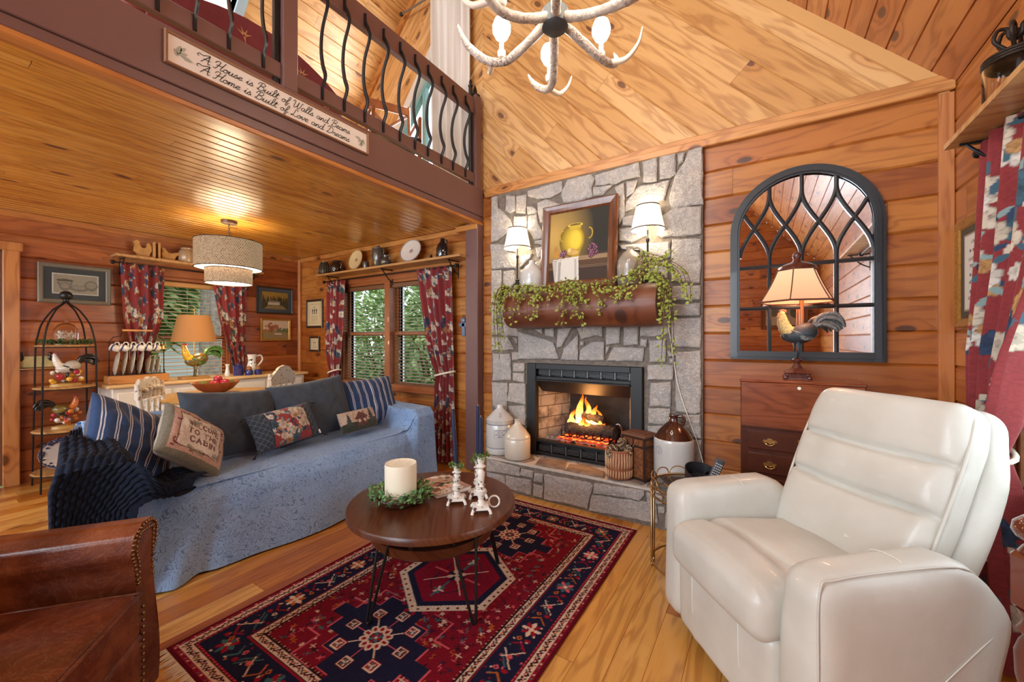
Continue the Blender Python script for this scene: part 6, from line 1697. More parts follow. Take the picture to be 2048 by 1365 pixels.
# seat front runs +x from the corner, chair faces +y (towards the fireplace), its back towards -y
def cush(p):
    x, y, z = p
    if z > 0: z += .022 * (1 - (abs(x) / .33) ** 2.2) * (1 - (abs(y) / .32) ** 2.2)
    return (x, y, z)
g = G(); g.rbox((.30, -.29, .385), (.60, .58, .15), .03, 24, fn=cush); ct_ = g.build('seat', BL, ch, smooth=180)
g = G()
P = [(.006, -.006, .452), (.30, .002, .455), (.594, -.006, .452)]; g.tube(smoothpts(P, 6), .006, 8); g.tube([(.006, -.006, .452), (.004, -.3, .456), (.006, -.56, .452)], .006, 8); g.build('piping', BL, ct_, smooth=180)
g = G(); g.rbox((.29, -.30, .20), (.62, .60, .25), .03, 10); g.build('base', BL, ch, smooth=180)
for s_, x0 in ((-1, -.075),):
    g = G()
    def armp(u, v):
        y = lerp(.0, -.72, v); a = 2 * PI * u
        prof = [(.055, .08), (.055, .42), (.065, .53), (.085, .58), (.075, .635), (.03, .665), (-.03, .66), (-.07, .625), (-.075, .57), (-.05, .52), (-.05, .3), (-.05, .08)]
        s = u * len(prof); i = int(s) % len(prof); f = s - int(s); A, B = prof[i], prof[(i + 1) % len(prof)]
        x, z = lerp(A[0], B[0], f), lerp(A[1], B[1], f)
        return (x0 + x, y - .02 + .01 * math.sin(z * 9), z * (1 - .02 * v))
    g.grid(armp, 60, 24, closed_u=True); n0 = len(g.v); g.f.append(tuple(range(60))[::-1]); g.m.append(0); g.f.append(tuple(range(n0 - 60, n0))); g.m.append(0)
    a = g.build('arm', BL, ch, smooth=60)
    for q, off in enumerate((0, .022)):
        g = G(); prof = [(.048 - off * .3, .47), (.060 - off, .53), (.078 - off, .58), (.068 - off, .628), (.028 - off * .4, .655 - off), (-.028, .65 - off), (-.062 + off, .62), (-.066 + off, .57), (-.045, .52), (-.042, .45)]
        P = smoothpts([(x0 + x, -.012, z) for x, z in prof], 7)
        for p in P[::2]: g.ball((p.x, -.018 + .01 * math.sin(p.z * 9), p.z), .0055, 6)
        g.build('nailhead_row', NAIL, a, smooth=180)
g = G()
for k in range(15): g.ball((.002, .0, .10 + .022 * k), .0055, 6)
g.build('nailhead_row', NAIL, ch, smooth=180)
g = G(); g.rbox((.62 + .06, -.35, .34), (.13, .70, .56), .05, 12); g.build('arm', BL, ch, smooth=180)
g = G(); g.rbox((.28, -.66, .52), (.74, .16, .80), .06, 12); g.build('backrest', BL, ch, smooth=180)
for x in (.0, .6):
    for y in (-.05, -.66): g = G(); g.lathe([(.018, 0), (.026, .08)], c=(x, y, 0), seg=12); g.build('foot', DKW, ch)

# ------------------------------------------------------------------ gold side table, caddy, remote
GOLDM = plain('brushed_gold_metal', (.52, .34, .15), .32, 1)
gt = thing('side_table', 'small round gold wire side table tucked beside the recliner arm', 'table', (-.325, 2.33, 0))
g = G(); g.lathe([(0, .47), (.205, .47), (.205, .476), (0, .476)], seg=40); g.build('tabletop', plain('smoked_glass_top', (.05, .05, .05), .1, coat=.5), gt, smooth=40)
for z in (.478, .43, .06): g = G(); g.tube([(.208 * math.cos(a), .208 * math.sin(a), z) for a in np.linspace(0, 2 * PI, 49)[:-1]], .006, 8, closed=True); g.build('ring', GOLDM, gt, smooth=180)
g = G()
for k in range(12):
    a = 2 * PI * k / 12; P = [(.208 * math.cos(a + .26 * math.sin(t) ), .208 * math.sin(a + .26 * math.sin(t)), .455 + .045 * (1 - math.cos(t)) * 1.0 - .02) for t in np.linspace(0, 2 * PI, 15)]
    g.tube([((.208) * math.cos(a + .24 * math.cos(t)), .208 * math.sin(a + .24 * math.cos(t)), .49 + .034 * math.sin(t)) for t in np.linspace(0, 2 * PI, 17)[:-1]], .0032, 6, closed=True)
g.build('loop_gallery', GOLDM, gt, smooth=180)
for k in range(4):
    a0 = PI / 4 + PI / 2 * k + .82; g = G()
    for s_ in (-1, 1): g.tube([(.208 * math.cos(a0 + s_ * .16), .208 * math.sin(a0 + s_ * .16), z) for z in (.476, .1, .03)] , .0062, 8)
    g.tube([(.208 * math.cos(a0 + .16 * math.cos(t)), .208 * math.sin(a0 + .16 * math.cos(t)), .03 - .025 * math.sin(t)) for t in np.linspace(0, PI, 9)], .0062, 8); g.build('leg', GOLDM, gt, smooth=180)
BLKP = plain('black_plastic', (.018, .018, .02), .35)
cdn = thing('remote_caddy', 'black round desk caddy holding a remote on the gold side table', 'caddy', (-.27, 2.28, .478))
g = G(); n = 30
for r, th_, z0 in ((.085, .004, .10),):
    A = [(r * math.cos(t), r * math.sin(t)) for t in np.linspace(0, 2 * PI, n + 1)[:-1]]
    hz = [.105 + .03 * math.cos(t - 2.3) for t in np.linspace(0, 2 * PI, n + 1)[:-1]]
    vs = [(x, y, 0) for x, y in A] + [(x, y, h) for (x, y), h in zip(A, hz)] + [(x * .95, y * .95, h) for (x, y), h in zip(A, hz)] + [(x * .95, y * .95, .005) for x, y in A]
    fs = [(i, (i + 1) % n, n + (i + 1) % n, n + i) for i in range(n)] + [(n + i, n + (i + 1) % n, 2 * n + (i + 1) % n, 2 * n + i) for i in range(n)] + [(2 * n + i, 2 * n + (i + 1) % n, 3 * n + (i + 1) % n, 3 * n + i) for i in range(n)] + [tuple(range(n)), tuple(range(3 * n, 4 * n))]
    g.add(vs, fs)
g.build('body', BLKP, cdn, smooth=40)
g = G()
for a in (.3, 1.35, 2.4): g.box((0, 0, .05), (.155, .003, .085), rz=a)
g.build('divider', BLKP, cdn)
rm = thing('remote_control', 'slim black remote with pale buttons standing in the black caddy', 'remote', (-.245, 2.275, .50)); rm.rotation_euler = (math.radians(-6), math.radians(24), math.radians(20))
g = G(); g.rbox((0, 0, .085), (.045, .018, .17), .007, 6); g.build('body', plain('charcoal_plastic', (.05, .05, .055), .4), rm, smooth=60)
g = G()
for i in range(4):
    for j in range(9): g.box((-.0135 + i * .009, -.0095, .04 + j * .0125), (.0058, .002, .006), b=.0008)
g.build('buttons', plain('pale_buttons', (.55, .56, .58), .5), rm)

# ------------------------------------------------------------------ stair newel at the right edge
nw = thing('newel_post', 'turned dark wood newel post at the right edge beside the recliner', 'post', (.590, 1.565, 0))
NWW = plain('dark_turned_wood', srgb(98, 44, 26), .18, coat=.8, nscale=9, namt=.25)
g = G(); g.lathe([(.036, 0), (.038, .30), (.030, .34), (.022, .36), (.034, .38), (.040, .41), (.042, .47), (.034, .50), (.026, .515), (.038, .53), (.030, .545), (.026, .56)], seg=28)
g.box((0, 0, .655), (.078, .078, .15), rz=.5, b=.012); g.lathe([(.034, .57), (.040, .585)], seg=24); g.lathe([(.036, .73), (.028, .745), (.020, .755), (.040, .77), (.047, .785), (.044, .805), (.028, .822), (0, .828)], seg=28)
g.build('turning', NWW, nw, smooth=35)

# ------------------------------------------------------------------ curtains, rods, blinds
ROD = plain('black_curtain_rod', (.015, .014, .014), .35, .5)
FLT = {}
def floral_tile(seed):
    if seed not in FLT:
        c = floral(.62, .80, .0042, FLOC['red'], seed, .82, 1.0) if seed != 50 else floral(.9, 1.05, .0038, FLOC['red'], 50, .30, 1.5); FLT[seed] = (c.a.copy(), c.px)
    return FLT[seed]
CURT = vcol('floral_drapery', .9, sheen=.15, bump=.2, bscale=500)
LIN = plain('cream_lining', srgb(206, 200, 192), .85)
ROPE = plain('cream_rope', srgb(222, 212, 192), .9)
def curtain(name, label, cat, P, z0, z1, span, tie, pl, amp, cloth_w, res, group=None, seed=1, mat=None, cols=True, n_u=None, uvk=1.5):
    """P(s, d, z): s along the wall, d out from it; span(z) -> (s0, s1)"""
    t = thing(name, label, cat, P((span(z0)[0] + span(z0)[1]) / 2, .02, z0), 0, group)
    ox = Vector(t.location); nu = n_u or int(cloth_w / res); nv = int((z1 - z0) / res); g = G()
    def f(u, v):
        z = lerp(z1, z0, v); s0, s1 = span(z); k = abs(s1 - s0) / cloth_w
        th = 2 * PI * pl * u; a = amp * (1 + .25 * math.sin(u * 9 + 2)) * min(1.25, .55 / max(k, .2)) * (.9 + .2 * math.sin(z * 2 + u * 5))
        d = a * math.sin(th + .35 * math.sin(z * 1.7 + u * 4)) + .25 * a * math.sin(th * 2.1 + z)
        if tie and abs(z - tie) < .12: d *= .55 + .45 * abs(z - tie) / .12
        s = lerp(s0, s1, u) + .25 * a * math.cos(th) * .4
        return tuple(Vector(P(s, .05 + d, z)) - ox)
    g.grid(f, nu, nv)
    if cols:
        A, px = floral_tile(seed); H_, W_ = A.shape[:2]
        uu = (np.arange(nu) / (nu - 1) * cloth_w * uvk / px).astype(int) % W_; vv = (np.arange(nv) / (nv - 1) * (z1 - z0) / px).astype(int) % H_
        g.col = A[np.ix_(vv, uu)].reshape(-1, 3)
    g.build('panel', mat or CURT, t, smooth=180)
    if tie:
        s0, s1 = span(tie); g = G(); pts = []
        for a in np.linspace(0, 2 * PI, 17)[:-1]:
            pts.append(Vector(P((s0 + s1) / 2 + (s1 - s0) / 2 * 1.12 * math.cos(a), .05 + .065 * math.sin(a), tie + .028 * math.cos(a) * (1 if s1 > s0 else -1))) - ox)
        g.tube(pts, .010, 8, closed=True); g.build('tieback', ROPE, t, smooth=180)
    return t
def Pfire(s, d, z): return (s, D - .035 - d, z)
def Pleft(s, d, z): return (-L + .035 + d, s, z)
def Pright(s, d, z): return (R - .035 - d, s, z)
def spans(pts0, pts1): return lambda z: (pw(z, pts0), pw(z, pts1))
curtain('floral_curtain', 'red floral curtain at the left of the twin window, next to the small sampler frames', 'curtain', Pfire, .10, 2.0, spans([(.10, -4.72), (.86, -4.66), (1.3, -4.74), (2.0, -4.74)], [(.10, -4.48), (.86, -4.50), (1.3, -4.42), (2.0, -4.36)]), .86, 5, .024, .62, .0065, 'red floral curtains', 21)
curtain('floral_curtain', 'red floral curtain tied back between the twin window and the brown post', 'curtain', Pfire, .03, 2.01, spans([(.03, -2.86), (.7, -2.84), (.92, -2.84), (1.2, -2.96), (2.0, -3.13)], [(.03, -2.60), (.9, -2.62), (2.0, -2.64)]), .92, 5, .026, .66, .006, 'red floral curtains', 21)
curtain('floral_curtain', 'red floral curtain behind the mug rack, left of the garden window', 'curtain', Pleft, .86, 2.04, spans([(.86, 1.36), (1.1, 1.34), (1.5, 1.27), (2.04, 1.25)], [(.86, 1.45), (1.05, 1.47), (1.5, 1.59), (2.04, 1.60)]), None, 4, .026, .6, .0068, 'red floral curtains', 33)
curtain('floral_curtain', 'red floral curtain behind the blue canisters, beside the two small landscapes', 'curtain', Pleft, .74, 2.04, spans([(.74, 2.26), (1.0, 2.22), (1.5, 2.10), (2.04, 2.02)], [(.74, 2.38), (1.3, 2.39), (2.04, 2.40)]), None, 4, .024, .6, .0068, 'red floral curtains', 33)
curtain('floral_curtain', 'large red floral curtain with a rope tieback hanging behind the recliner on the right wall', 'curtain', Pright, .03, 2.10, spans([(.03, 2.22), (.55, 2.28), (.82, 2.36), (1.15, 2.25), (1.6, 2.02), (2.1, 1.86)], [(.03, 2.60), (.82, 2.56), (1.5, 2.56), (2.1, 2.53)]), .82, 6, .035, .80, .0042, 'red floral curtains', 50, uvk=1.5)
g = G(); g.grid(lambda u, v: (R - .12 + .03 * math.sin(u * 4), 2.33 - .06 * v + .055 * u, lerp(.80, .40, v)), 8, 20)
tag(g.build('curtain_lining', LIN, smooth=180), 'pale lining edge hanging below the rope tieback of the big curtain', 'lining')
def rod(label, p0, p1, n):
    t = thing('curtain_rod', label, 'curtain rod', ((p0[0] + p1[0]) / 2, (p0[1] + p1[1]) / 2, p0[2])); a, b = Vector(p0) - t.location, Vector(p1) - t.location
    g = G(); g.tube([a, b], .008, 10); g.build('pole', ROD, t, smooth=60)
    for p in (a, b): g = G(); g.ball(p, .02, 10); g.build('finial', ROD, t, smooth=180)
rod('black curtain rod above the twin window, under the pottery shelf', (-4.80, D - .085, 2.005), (-2.58, D - .085, 2.005), 2)
rod('black curtain rod above the garden window, under the rooster bookend shelf', (-L + .085, 1.20, 2.035), (-L + .085, 2.47, 2.035), 2)
rod('black curtain rod under the jar shelf on the right wall', (R - .085, 1.2, 2.085), (R - .085, 2.55, 2.085), 2)
SLATM = plain('walnut_blind_slats', srgb(112, 76, 50), .4)
def blind(label, P, s0, s1, z0, z1, pitch, mat, group='wooden slat blinds'):
    t = thing('slat_blind', label, 'blind', P((s0 + s1) / 2, 0, z1), 0, group); o = Vector(t.location); g = G()
    z = z1 - .05
    while z > z0 + .03:
        c = [P(s0, -.012, z + .004), P(s1, -.012, z + .004), P(s1, .012, z - .002), P(s0, .012, z - .002)]
        c2 = [tuple(Vector(p) - o + Vector((0, 0, .0028))) for p in c]; c = [tuple(Vector(p) - o) for p in c]
        g.add(c + c2, [(0, 1, 2, 3), (4, 5, 6, 7), (0, 1, 5, 4), (1, 2, 6, 5), (2, 3, 7, 6), (3, 0, 4, 7)]); z -= pitch
    tag(g.build('slats', mat, t), kind=None)
    for nm, za, zb in (('headrail', z1 - .045, z1), ('bottom_rail', z0, z0 + .022)):
        g = G(); A = [P(s, d, zz) for s in (s0, s1) for d in (-.015, .018) for zz in (za, zb)]; A = [tuple(Vector(p) - o) for p in A]
        g.add(A, [(0, 1, 3, 2), (4, 6, 7, 5), (0, 2, 6, 4), (1, 5, 7, 3), (0, 4, 5, 1), (2, 3, 7, 6)]); g.build(nm, mat, t)
    for f in (.15, .5, .85):
        s = lerp(s0, s1, f); g = G(); g.tube([Vector(P(s, .0, z1)) - o, Vector(P(s, .0, z0)) - o], .0014, 4); g.build('ladder_cord', plain('blind_cord', (.5, .45, .4), .8), t)
    g = G(); s = lerp(s0, s1, .78); g.tube([Vector(P(s, .03, z1 - .02)) - o, Vector(P(s, .03, lerp(z1, z0, .62))) - o], .0016, 4); g.lathe([(.004, 0), (.010, .01), (.007, .03), (.003, .035)], c=tuple(Vector(P(s, .03, lerp(z1, z0, .62) - .03)) - o), seg=10); g.build('pull_cord', SLATM, t)
Pw2 = lambda s, d, z: (s, D + .02 - d, z)
blind('brown slat blind in the left half of the twin window', Pw2, -4.51, -3.72, .74, 1.91, .036, SLATM)
blind('brown slat blind in the right half of the twin window, beside the tied curtain', Pw2, -3.61, -2.84, .74, 1.91, .036, SLATM)
blind('slat blind of the garden window behind the table lamp', lambda s, d, z: (-L - .02 + d, s, z), 1.46, 2.21, .66, 1.90, .040, plain('honey_blind_slats', srgb(186, 140, 84), .4))
blind('dark slat blind beside the large curtain on the right wall', lambda s, d, z: (R + .02 - d, s, z), 1.32, 2.45, .66, 1.96, .040, plain('dark_blind_slats', srgb(84, 60, 42), .4))

# ------------------------------------------------------------------ shelves on the walls
BRK = BLACK
def bracket(g, P, s, z, dep):
    a = lambda d, zz: P(s, d, zz)
    g.tube([a(.004, z - .02), a(.004, z - .17)], .006, 6); g.tube([a(.004, z - .008), a(dep * .85, z - .008)], .006, 6)
    g.tube(smoothpts([a(.004, z - .14), a(dep * .35, z - .10), a(dep * .75, z - .012)], 6), .006, 6)
SHW = wood('shelf_pine', srgb(186, 140, 84), srgb(200, 156, 100), srgb(212, 170, 116), (.1, .03, .01), .4, .2, .2, src='obj', axis=0)
def wshelf(name, label, P, s0, s1, z, dep, br):
    t = thing(name, label, 'shelf', P((s0 + s1) / 2, 0, z)); o = Vector(t.location); g = G()
    A = [Vector(P(s, d, zz)) - o for s in (s0, s1) for d in (0, dep) for zz in (z - .022, z)]
    g.add([tuple(p) for p in A], [(0, 1, 3, 2), (4, 6, 7, 5), (0, 2, 6, 4), (1, 5, 7, 3), (0, 4, 5, 1), (2, 3, 7, 6)]); g.build('board', SHW, t)
    for s in br: g = G(); bracket(g, lambda s_, d, zz: tuple(Vector(P(s_, d, zz)) - o), s, z - .022, dep); g.build('bracket', BRK, t, smooth=60)
P0f = lambda s, d, z: (s, D - d, z); P0l = lambda s, d, z: (-L + d, s, z); P0r = lambda s, d, z: (R - d, s, z)
wshelf('wall_shelf', 'long pine shelf over the twin window carrying plates and pottery', P0f, -4.80, -2.44, 2.085, .20, (-4.62, -3.60, -2.62))
wshelf('wall_shelf', 'pine shelf over the garden window carrying rooster bookends and a crock', P0l, 1.20, 2.55, 2.11, .19, (1.27, 2.46))
wshelf('wall_shelf', 'pine shelf high on the right wall carrying a lidded glass jar', P0r, .9, 2.50, 2.13, .205, (2.44, 1.1))
# glass jar with wrought iron lid
jr = thing('glass_jar', 'clear glass jar with a scrolled iron handle lid on the right wall shelf', 'jar', (R - .10, 2.20, 2.13))
JG = plain('jar_glass', (.96, .98, .98), .02, trans=1); JG.node_tree.nodes['Principled BSDF'].inputs['IOR'].default_value = 1.25
g = G(); g.lathe([(.075, 0), (.082, .01), (.084, .15), (.075, .165), (.072, .163), (.08, .148), (.079, .012), (0, .008)], seg=32); g.build('jar', JG, jr, smooth=60)
IR = plain('dark_wrought_iron', srgb(52, 42, 36), .55, .6, nscale=80, namt=.4); g = G()
for z in (.158, .168, .178): g.tube([(.08 * math.cos(a), .08 * math.sin(a), z) for a in np.linspace(0, 2 * PI, 33)[:-1]], .006, 6, closed=True)
g.lathe([(0, .185), (.07, .18), (.074, .17)], seg=24)
for a0 in (0, PI / 3, 2 * PI / 3, PI, 4 * PI / 3, 5 * PI / 3):
    P = [(0, 0, .185), (.03, 0, .215), (.055, 0, .25), (.045, 0, .285), (.02, 0, .28), (.018, 0, .255), (.0, 0, .24)]
    M = Matrix.Rotation(a0, 3, 'Z'); g.tube(smoothpts([M @ Vector(p) for p in P], 5), .0065, 8)
g.tube(smoothpts([(.07, 0, .18), (.10, 0, .20), (.115, 0, .225), (.125, .01, .22)], 5), .006, 8)
g.build('lid', IR, jr, smooth=180)

# ---- pottery on the twin-window shelf
Z2 = 2.085; Y2 = D - .10
GUN = plain('gunmetal_glaze', srgb(96, 92, 84), .25, .4, coat=.4, nscale=20, namt=.3); BLKG = plain('black_brown_glaze', srgb(38, 28, 24), .12, coat=1, nscale=30, namt=.6)
cobalt = plain('black_cobalt_glaze', srgb(20, 22, 30), .1, coat=1); DARKP = plain('dark_ribbed_glaze', srgb(72, 72, 62), .3, coat=.4)
def shelfx(px): # helper: x on the wall at a column of the frame
    t = (px - 1024) / 794.4; return (-.5354 + .8446 * t) / (.8446 + .5354 * t) * Y2
g = ware('ribbed_vase', 'dark green ribbed vase at the left end of the pottery shelf', 'vase', (shelfx(649), Y2, Z2), [(.05, 0), (.068, .02), (.072, .06), (.058, .12), (.042, .16), (.045, .175), (.038, .17)], DARKP)
gg = G()
for k in range(18): a = k * PI / 9; gg.tube([(r * math.cos(a), r * math.sin(a), z) for r, z in ((.069, .02), (.073, .06), (.059, .12), (.043, .16))], .004, 5)
gg.build('rib', DARKP, g, smooth=180)
ware('dark_pitcher', 'squat black pitcher with a handle, left of the round plate on the pottery shelf', 'pitcher', (shelfx(673), Y2, Z2), [(.06, 0), (.08, .03), (.082, .08), (.06, .125), (.045, .145), (.05, .165), (.042, .16)], BLKG, handle=([(.05, 0, .155), (.09, 0, .15), (.10, 0, .10), (.08, 0, .06)], .009))
def plate(name, label, loc, r, tilt, rz, c1, c2, sy=1, cat='plate', group=None):
    t = thing(name, label, cat, loc, 0, group); t.rotation_euler = (0, 0, rz)
    M = Matrix.Translation((0, 0, r * sy)) @ Matrix.Rotation(PI / 2 - tilt, 4, 'X') @ Matrix.Diagonal((1, sy, 1, 1))
    g = G(); g.lathe([(0, 0), (r * .62, 0), (r * .68, .006), (r, .018), (r, .022), (r * .68, .011), (0, .006)], seg=40); g.v = [tuple(M @ Vector(p)) for p in g.v]; g.build('dish', c1, t, smooth=50)
    g = G(); g.lathe([(r * .93, .0205), (r * .985, .0225)], seg=40, caps=False)
    for k in range(14): a = k * 2.4; q = r * .05 * math.sqrt(k); g.lathe([(0, .0075), (r * .045, .0075)], c=(q * math.cos(a), q * math.sin(a), 0), seg=6, caps=False)
    g.v = [tuple(M @ Vector(p)) for p in g.v]; g.build('painted_pattern', c2, t)
    g = G(); 
    for s in (-.35, .35): g.tube(smoothpts([(s * r, -.03, .012), (s * r, -.025, .0), (s * r, .03, .0), (s * r, .05, r * .8)], 4), .0025, 5)
    g.build('plate_stand', BLACK, t, smooth=180)
    return t
YELP = plain('cream_yellow_plate', srgb(224, 204, 156), .2, coat=.6); WHTP = plain('white_plate', srgb(222, 214, 204), .2, coat=.6); MAU = plain('mauve_pattern', srgb(130, 110, 112), .4)
plate('round_plate', 'round cream-yellow plate on a stand, left of the lidded grey crock', (shelfx(712), Y2 + .01, Z2 + .008), .125, math.radians(12), 0, YELP, plain('tan_pattern', srgb(160, 120, 60), .4))
plate('oval_platter', 'large oval white platter on a stand, right of the lidded grey crock', (shelfx(822), Y2 + .01, Z2 + .008), .155, math.radians(12), 0, WHTP, MAU, .80)
ware('small_cup', 'small grey cup with a dark base between the yellow plate and lidded crock', 'cup', (shelfx(736), Y2 - .03, Z2), [(.03, 0), (.036, .02), (.038, .07), (.034, .085), (.03, .08)], GUN)
ware('lidded_crock', 'tall grey lidded crock in the middle of the pottery shelf', 'crock', (shelfx(757), Y2, Z2), [(.045, 0), (.055, .01), (.075, .11), (.076, .18), (.066, .205), (.072, .21), (.072, .22), (.04, .235), (.014, .24), (.014, .255), (.0, .258)], GUN, handle=([(.06, 0, .20), (.09, 0, .20), (.09, 0, .16), (.074, 0, .15)], .007))
ware('round_jug', 'small round grey jug right of the lidded crock', 'jug', (shelfx(776), Y2 - .03, Z2), [(.035, 0), (.06, .025), (.062, .055), (.045, .085), (.026, .10), (.03, .12), (.022, .118)], GUN, handle=([(.028, 0, .115), (.055, 0, .12), (.066, 0, .095), (.056, 0, .065)], .006))
ware('salt_shaker', 'tiny dark shaker with a pale top between the oval platter and black bottle', 'shaker', (shelfx(865), Y2 - .02, Z2), [(.014, 0), (.016, .03), (.010, .045), (.010, .055), (0, .056)], cobalt)
ware('black_bottle', 'glossy black stoneware bottle jug at the right end of the pottery shelf', 'bottle', (shelfx(885), Y2, Z2), [(.058, 0), (.064, .01), (.064, .10), (.05, .14), (.028, .17), (.022, .185), (.022, .205), (.0, .206)], cobalt, handle=([(.022, 0, .185), (.055, 0, .18), (.062, 0, .14)], .007))
# ---- bookends and crock over the garden window
Z1 = 2.11; OAK = plain('carved_oak', srgb(196, 146, 84), .5, nscale=20, namt=.15)
def flatfig(name, label, loc, rz, P, th, base, group=None):
    t = thing(name, label, 'bookend', loc, rz, group); g = G(); g.prism(P, -th / 2, th / 2, fn=lambda a, b, y: (a, y, b)); g.build('rooster_cutout', OAK, t)
    g = G(); g.box((0, 0, .008), (.16, .09, .016), b=.003); g.box((base, 0, .09), (.018, .09, .17), b=.003); g.build('stand', OAK, t)
RO = [(-.06, .016), (.05, .016), (.055, .05), (.07, .08), (.065, .13), (.045, .16), (.03, .15), (.03, .12), (.015, .10), (-.01, .10), (-.025, .13), (-.03, .165), (-.05, .175), (-.065, .16), (-.075, .145), (-.06, .135), (-.065, .10), (-.07, .06), (-.04, .035)]
HE = [(-.06, .016), (.05, .016), (.06, .05), (.08, .075), (.10, .085), (.09, .10), (.06, .10), (.03, .085), (.0, .085), (-.02, .105), (-.03, .13), (-.05, .135), (-.06, .12), (-.052, .10), (-.06, .07), (-.055, .04)]
flatfig('rooster_bookend', 'carved oak bookend shaped like a crowing rooster, left of the hen one', (-L + .10, 1.42, Z1), PI / 2, RO, .03, .085, 'carved oak bookends')
flatfig('hen_bookend', 'carved oak bookend shaped like a sitting hen, between the rooster one and crock', (-L + .10, 1.63, Z1), PI / 2, HE, .03, -.085, 'carved oak bookends')
ware('storage_crock', 'round tan stoneware crock on the shelf behind the hanging pendant', 'crock', (-L + .10, 1.80, Z1), [(.07, 0), (.085, .02), (.088, .11), (.07, .14), (.062, .15), (.068, .165), (.06, .162)], plain('tan_crock', srgb(170, 140, 104), .3, coat=.4, nscale=8, namt=.12))

# ------------------------------------------------------------------ small pictures
DKF = plain('dark_picture_frame', srgb(58, 40, 30), .35); GLDF = plain('gilt_frame', srgb(176, 130, 62), .35, .5, nscale=60, namt=.25); GRYF = plain('grey_green_frame', srgb(108, 100, 86), .4)
def matted(w, h, mat, mw, inner, px=.004):
    c = Canvas(w, h, px, mat); c.put((c.X > mw) & (c.X < w - mw) & (c.Y > mw) & (c.Y < h - mw), inner); return c
cv = matted(.40, .29, (.035, .04, .045), .05, (.52, .50, .46)); c_ = cv; m = .058
cv.put((cv.X > m) & (cv.X < .40 - m) & (cv.Y > m) & (cv.Y < .29 - m), (.27, .23, .18))
for x, y, rx, ry in ((.13, .135, .05, .035), (.13, .17, .035, .04), (.22, .18, .06, .03), (.30, .15, .045, .05)): cv.ellipse(x, y, rx, ry, (.15, .125, .10)); cv.ellipse(x, y - .006, rx * .8, ry * .6, (.24, .20, .16))
cv.ellipse(.13, .112, .055, .012, (.09, .075, .06)); cv.speckle(.15, 4)
picture('framed_print', 'large grey-framed sepia print with a dark mat, nearest the door', (-L + .008, .965, 1.605), PI / 2, .475, .365, .037, .02, GRYF, cv, glass=True)
cv = matted(.42, .31, (.05, .06, .075), .045, (.30, .17, .03))
rn = random.Random(2)
for k in range(60): x = rn.uniform(.05, .37); cv.poly([(x - .006, .17), (x + .006, .17), (x, rn.uniform(.07, .12))], (.03, .025, .01))
cv.poly([(.045, .17), (.375, .16), (.375, .265), (.045, .265)], (.05, .035, .015)); cv.poly([(.12, .18), (.26, .17), (.27, .21), (.12, .215)], (.45, .38, .28)); cv.poly([(.10, .185), (.15, .155), (.27, .16), (.28, .175)], (.22, .16, .12)); cv.poly([(.12, .22), (.30, .215), (.36, .265), (.07, .265)], (.22, .14, .05)); cv.speckle(.2, 6)
picture('framed_print', 'dark-framed print of a cabin among golden trees, upper of the two small landscapes', (-L + .008, 2.78, 1.60), PI / 2, .47, .36, .022, .02, DKF, cv, glass=True)
cv = Canvas(.34, .26, .004, (.50, .38, .28)); cv.put(cv.Y > .13, (.24, .17, .08)); rn = random.Random(4)
for k in range(60): cv.ellipse(rn.gauss(.11, .035), rn.gauss(.10, .025), .014, .010, (.34 * rn.uniform(.6, 1.2), .10, .05))
for k in range(30): cv.ellipse(rn.uniform(.2, .34), rn.gauss(.14, .012), .016, .010, (.12, .14, .06))
cv.line([(.11, .10), (.115, .17)], .006, (.10, .06, .04)); cv.ellipse(.2, .19, .06, .012, (.45, .38, .32)); cv.speckle(.2, 2)
picture('framed_painting', 'gilt-framed autumn landscape painting, lower of the two small landscapes', (-L + .008, 2.787, 1.247), PI / 2, .38, .292, .026, .022, GLDF, cv)
def sampler(w, h, s):
    c = Canvas(w, h, .003, (.60, .49, .29)); e = np.minimum(np.minimum(c.X, w - c.X), np.minimum(c.Y, h - c.Y)); c.put((e > w * .11) & (e < w * .125), (.2, .13, .07))
    for k in (-1, 0, 1): c.ellipse(w / 2 + k * w * .14, h * .36, w * .045, h * .05, (.05, .05, .06)); c.line([(w / 2 + k * w * .14, h * .36), (w / 2 + k * w * .14, h * .5)], w * .05, (.07, .05, .06))
    c.ellipse(w / 2, h * .24, w * .05, h * .02, (.10, .08, .06))
    for k in range(5): c.line([(w * .26, h * (.60 + k * .05)), (w * .74, h * (.60 + k * .05))], .003, (.22, .17, .10))
    return c
picture('framed_sampler', 'brown-framed cream sampler by the corner, upper of the pair', (-5.13, D - .006, 1.42), 0, .37, .385, .03, .02, DKF, sampler(.31, .325, 1))
picture('framed_sampler', 'smaller brown-framed cream sampler hanging below the other one', (-5.13, D - .006, 1.10), 0, .225, .205, .026, .02, DKF, sampler(.17, .15, 1))
cr = thing('ceramic_cross', 'small blue-grey ceramic cross hanging beside the brown post', 'cross', (-2.545, D - .012, 1.30)); CB = plain('blue_grey_ceramic', srgb(104, 122, 150), .35, coat=.4, nscale=50, namt=.2)
g = G(); g.box((0, 0, .085), (.045, .018, .17), b=.006); g.box((0, 0, .115), (.12, .018, .042), b=.006); g.ball((0, -.008, .16), (.028, .014, .028), 10); g.build('cross', CB, cr, smooth=30)
g = G(); g.tube(smoothpts([(-.02, 0, .18), (0, 0, .215), (.02, 0, .18)], 5), .002, 5); g.build('hanger', BLACK, cr)
cv = Canvas(.26, .44, .003, (.10, .085, .06)); e = np.minimum(np.minimum(cv.X, .26 - cv.X), np.minimum(cv.Y, .44 - cv.Y)); cv.put(e > .034, (.34, .30, .24)); cv.put(e > .042, (.70, .68, .62))
